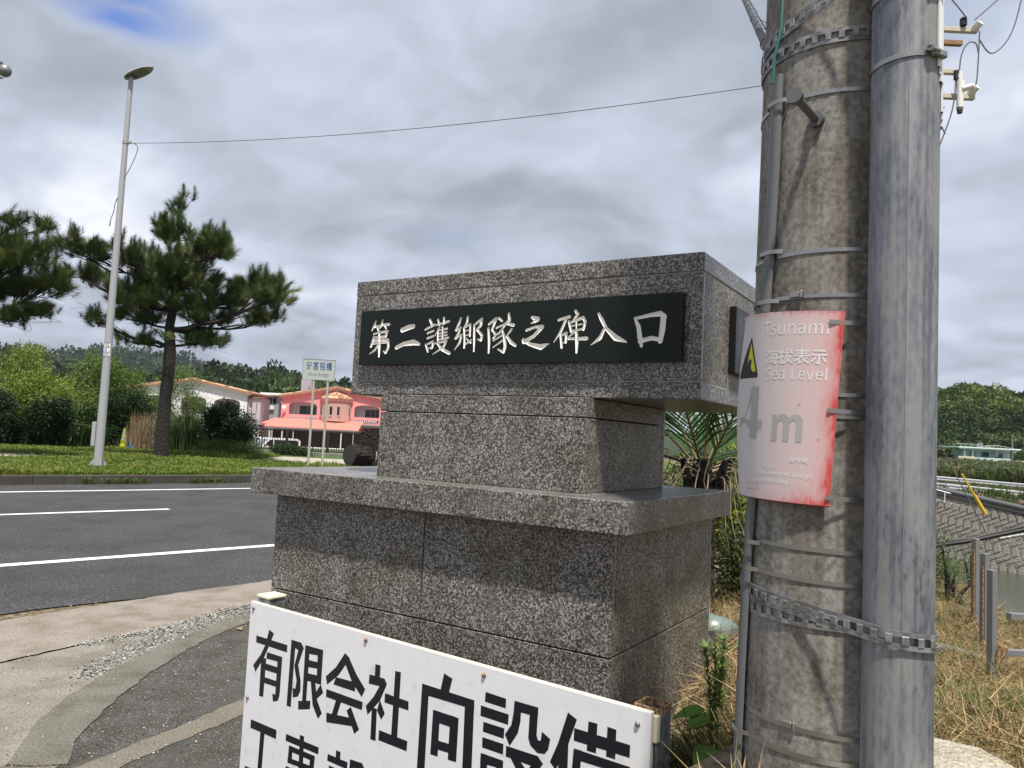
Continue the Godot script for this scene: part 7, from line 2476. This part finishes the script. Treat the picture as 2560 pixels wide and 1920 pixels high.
func van(label: String, at: Vector3, turn: float) -> void:
	var root := thing("minivan", label, "van", at, turn, "white vans parked behind the railing")
	var half := 0.82
	var prof := PackedVector2Array([Vector2(-2.15, 0.35), Vector2(2.1, 0.35), Vector2(2.2, 0.75), Vector2(2.05, 1.02), Vector2(1.35, 1.15), Vector2(0.75, 1.78), Vector2(0.45, 1.86), Vector2(-1.85, 1.86), Vector2(-2.12, 1.7), Vector2(-2.2, 1.1)])
	var mb := Mb.new()
	mb.prism(prof, -half, half)
	part("body", mb, M.car_white, root)
	for s: float in [-1.0, 1.0]:
		for e in [[PackedVector2Array([Vector2(1.18, 1.15), Vector2(0.66, 1.7), Vector2(0.35, 1.72), Vector2(0.35, 1.15)])], [PackedVector2Array([Vector2(0.28, 1.15), Vector2(0.28, 1.72), Vector2(-0.75, 1.72), Vector2(-0.75, 1.15)])], [PackedVector2Array([Vector2(-0.83, 1.15), Vector2(-0.83, 1.72), Vector2(-1.85, 1.7), Vector2(-2.0, 1.15)])]]:
			var w := Mb.new()
			w.prism(e[0], s * half - 0.01, s * half + 0.012)
			part("side_window", w, M.window, root)
		for x in [1.35, -1.4]:
			var ty := Mb.new()
			ty.rod(Vector3(x, 0.32, s * (half - 0.18)), Vector3(x, 0.32, s * (half + 0.02)), 0.32, 0.32, 16)
			var tp := part("wheel", ty, M.tyre, root)
			var rm := Mb.new()
			rm.rod(Vector3(x, 0.32, s * (half)), Vector3(x, 0.32, s * (half + 0.03)), 0.19, 0.17, 12)
			part("rim", rm, M.steel, tp)
		var lp := Mb.new()
		lp.box(Vector3(2.06, 0.88, s * 0.6), Vector3(0.24, 0.2, 0.36), 0.04)
		part("headlight", lp, M.insulator, root)
		var mi := Mb.new()
		mi.box(Vector3(0.95, 1.15, s * 0.93), Vector3(0.12, 0.16, 0.2), 0.03)
		part("mirror", mi, M.car_white, root)
	var ws := Mb.new()
	var a := Vector3(1.33, 1.185, 0); var b := Vector3(0.78, 1.765, 0)
	var nn := Vector3(0.58, 0.55, 0).normalized() * 0.012
	ws.quad(a + nn + Vector3(0, 0, 0.74), a + nn + Vector3(0, 0, -0.74), b + nn + Vector3(0, 0, -0.66), b + nn + Vector3(0, 0, 0.66))
	part("windscreen", ws, sm(0.12, 0.14, 0.16, 0.08), root)
	var gr := Mb.new()
	gr.box(Vector3(2.17, 0.6, 0), Vector3(0.06, 0.16, 1.1), 0.02)
	part("grille", gr, M.black, root)
	var pl := Mb.new()
	pl.box(Vector3(2.21, 0.52, 0), Vector3(0.02, 0.14, 0.32))
	part("number_plate", pl, M.white, root)

func ridge(called: String, prof: Array, foot_z: float, top_z: float, back_z: float, foot_y: float, m: Material) -> void:
	var mb := Mb.new()
	var n := prof.size()
	var rows := [[foot_z, 0.0], [lerpf(foot_z, top_z, 0.4), 0.42], [lerpf(foot_z, top_z, 0.75), 0.8], [top_z, 1.0], [lerpf(top_z, back_z, 0.5), 0.9], [back_z, 0.3]]
	for i in n - 1:
		for r in rows.size() - 1:
			var q := []
			for e in [[i, r], [i + 1, r], [i + 1, r + 1], [i, r + 1]]:
				q.append(Vector3(prof[e[0]][0], lerpf(foot_y, prof[e[0]][1], rows[e[1]][1]), rows[e[1]][0]))
			mb.quad(q[0], q[1], q[2], q[3])
	struct(called, mb, m)

func prof_at(prof: Array, x: float) -> float:
	for i in prof.size() - 1:
		if x <= prof[i + 1][0]:
			return lerpf(prof[i][1], prof[i + 1][1], clampf((x - prof[i][0]) / (prof[i + 1][0] - prof[i][0]), 0, 1))
	return prof[-1][1]

func wood(called: String, label: String, prof: Array, foot_z: float, top_z: float, foot_y: float, n: int, x0: float, x1: float, s0: float, s1: float, mesh: Mesh, c0: Color, c1: Color, on_top := 0.25) -> void:
	var xf := []
	var cs := []
	var pn := noise(FastNoiseLite.TYPE_SIMPLEX_SMOOTH, 0.03, 71, 3)
	for k in n:
		var x := rng.randf_range(x0, x1)
		var t := pow(rng.randf(), 0.8)
		if rng.randf() < on_top:
			t = rng.randf_range(0.93, 1.02)
		var z := lerpf(foot_z, top_z, t)
		var xx := x * (z / top_z)
		var e := 0.42 * t / 0.4 if t < 0.4 else (lerpf(0.42, 0.8, (t - 0.4) / 0.35) if t < 0.75 else lerpf(0.8, 1.0, (t - 0.75) / 0.25))
		var y := lerpf(foot_y, prof_at(prof, xx), minf(e, 1.0))
		var s := rng.randf_range(s0, s1)
		var tall := 1.0
		if rng.randf() < 0.14:
			tall = rng.randf_range(1.3, 1.9)
		xf.append(Transform3D(Basis(Vector3.UP, rng.randf() * TAU).scaled(Vector3(s, s * 0.75 * tall, s)), Vector3(xx, y + s * 0.35 * tall, z)))
		var w := clampf(0.5 + pn.get_noise_2d(xx, z) * 1.2 + rng.randfn() * 0.28, 0, 1)
		cs.append(tone(c0.lerp(c1, w), 0.2))
	tag(stuff(called, mesh, xf, cs, M.leaf), label, "wood")

func hills() -> void:
	M.tile_light = sm(0.5, 0.34, 0.21, 0.8)
	M.tile_dark = sm(0.27, 0.12, 0.075, 0.8)
	var clump := leaf_cluster(230, 1.0, 0.34, 0.24, 0.25)
	var left := [[-420, 18], [-300, 22], [-216, 24], [-197, 12], [-188, 13], [-174, 17], [-160, 11], [-151, 13], [-139, 15], [-124, 10], [-116, 11], [-108, 23], [-99, 20], [-88, 15], [-73, 15], [-64, 16], [-51, 16], [0, 13], [60, 8], [140, 3]]
	ridge("wooded_ridge", left, -135.0, -350.0, -470.0, -2.0, M.green_hill)
	wood("ridge_wood", "dark green wood covering the low ridge behind the houses", left, -135.0, -350.0, -2.0, 3000, -240.0, 40.0, 2.6, 5.4, clump, Color(0.016, 0.03, 0.011), Color(0.06, 0.1, 0.022))
	var far := [[-720, 20], [-560, 52], [-500, 64], [-470, 68], [-440, 66], [-400, 66], [-370, 60], [-300, 44], [-200, 20], [-100, 6]]
	ridge("distant_hill", far, -620.0, -900.0, -1100.0, -2.0, M.green_hill)
	wood("distant_wood", "distant wooded hill top fading in haze behind the ridge", far, -620.0, -900.0, -2.0, 1500, -640.0, -200.0, 7.0, 12.0, clump, Color(0.02, 0.04, 0.014), Color(0.045, 0.075, 0.02))
	var right := [[60, 6], [100, 14], [125, 19], [140, 21.5], [150, 23.5], [156, 22], [164, 21.5], [180, 21], [230, 18], [300, 10]]
	ridge("right_hill", right, -196.0, -250.0, -330.0, -1.5, M.green_hill)
	wood("hill_wood", "steep green wooded hill behind the mint house at right", right, -196.0, -250.0, -1.0, 1500, 98.0, 200.0, 1.5, 3.1, clump, Color(0.034, 0.06, 0.016), Color(0.13, 0.18, 0.04), 0.16)
	var tw := thing("hill_mast", "tiny lattice mast on the skyline of the right hill", "mast", Vector3(157.5, 20.0, -249))
	var mb := Mb.new()
	for e in [[-0.8, 0], [0.8, 0]]:
		mb.rod(Vector3(e[0], 0, 0), Vector3(e[0] * 0.8, 6.5, 0), 0.12, 0.1, 5)
	for k in 5:
		mb.rod(Vector3(-0.8, 1.5 + k, 0), Vector3(0.8, 2.3 + k, 0), 0.07, 0.07, 5)
	mb.box(Vector3(0, 6.3, 0), Vector3(2.4, 1.4, 0.5))
	part("lattice", mb, M.lamp_grey, tw)

func _ready() -> void:
	rng.seed = 20240
	camera_and_light()
	materials()
	ground_and_road()
	hills()
	revetment()
	pink_house()
	white_house()
	other_buildings()
	monument()
	company_sign()
	poles()
	tsunami_sign()
	street_lamp()
	cables()
	rear_pole()
	bridge_things()
	railing()
	van("white minivan at left behind the railing, partly covered by the dark bush", Vector3(-22.9, -1.35, -68), -1.05)
	van("white minivan parked right of the first one, nose to the left behind the railing", Vector3(-20.2, -1.4, -66), -2.4)
	small_things()
	plants()
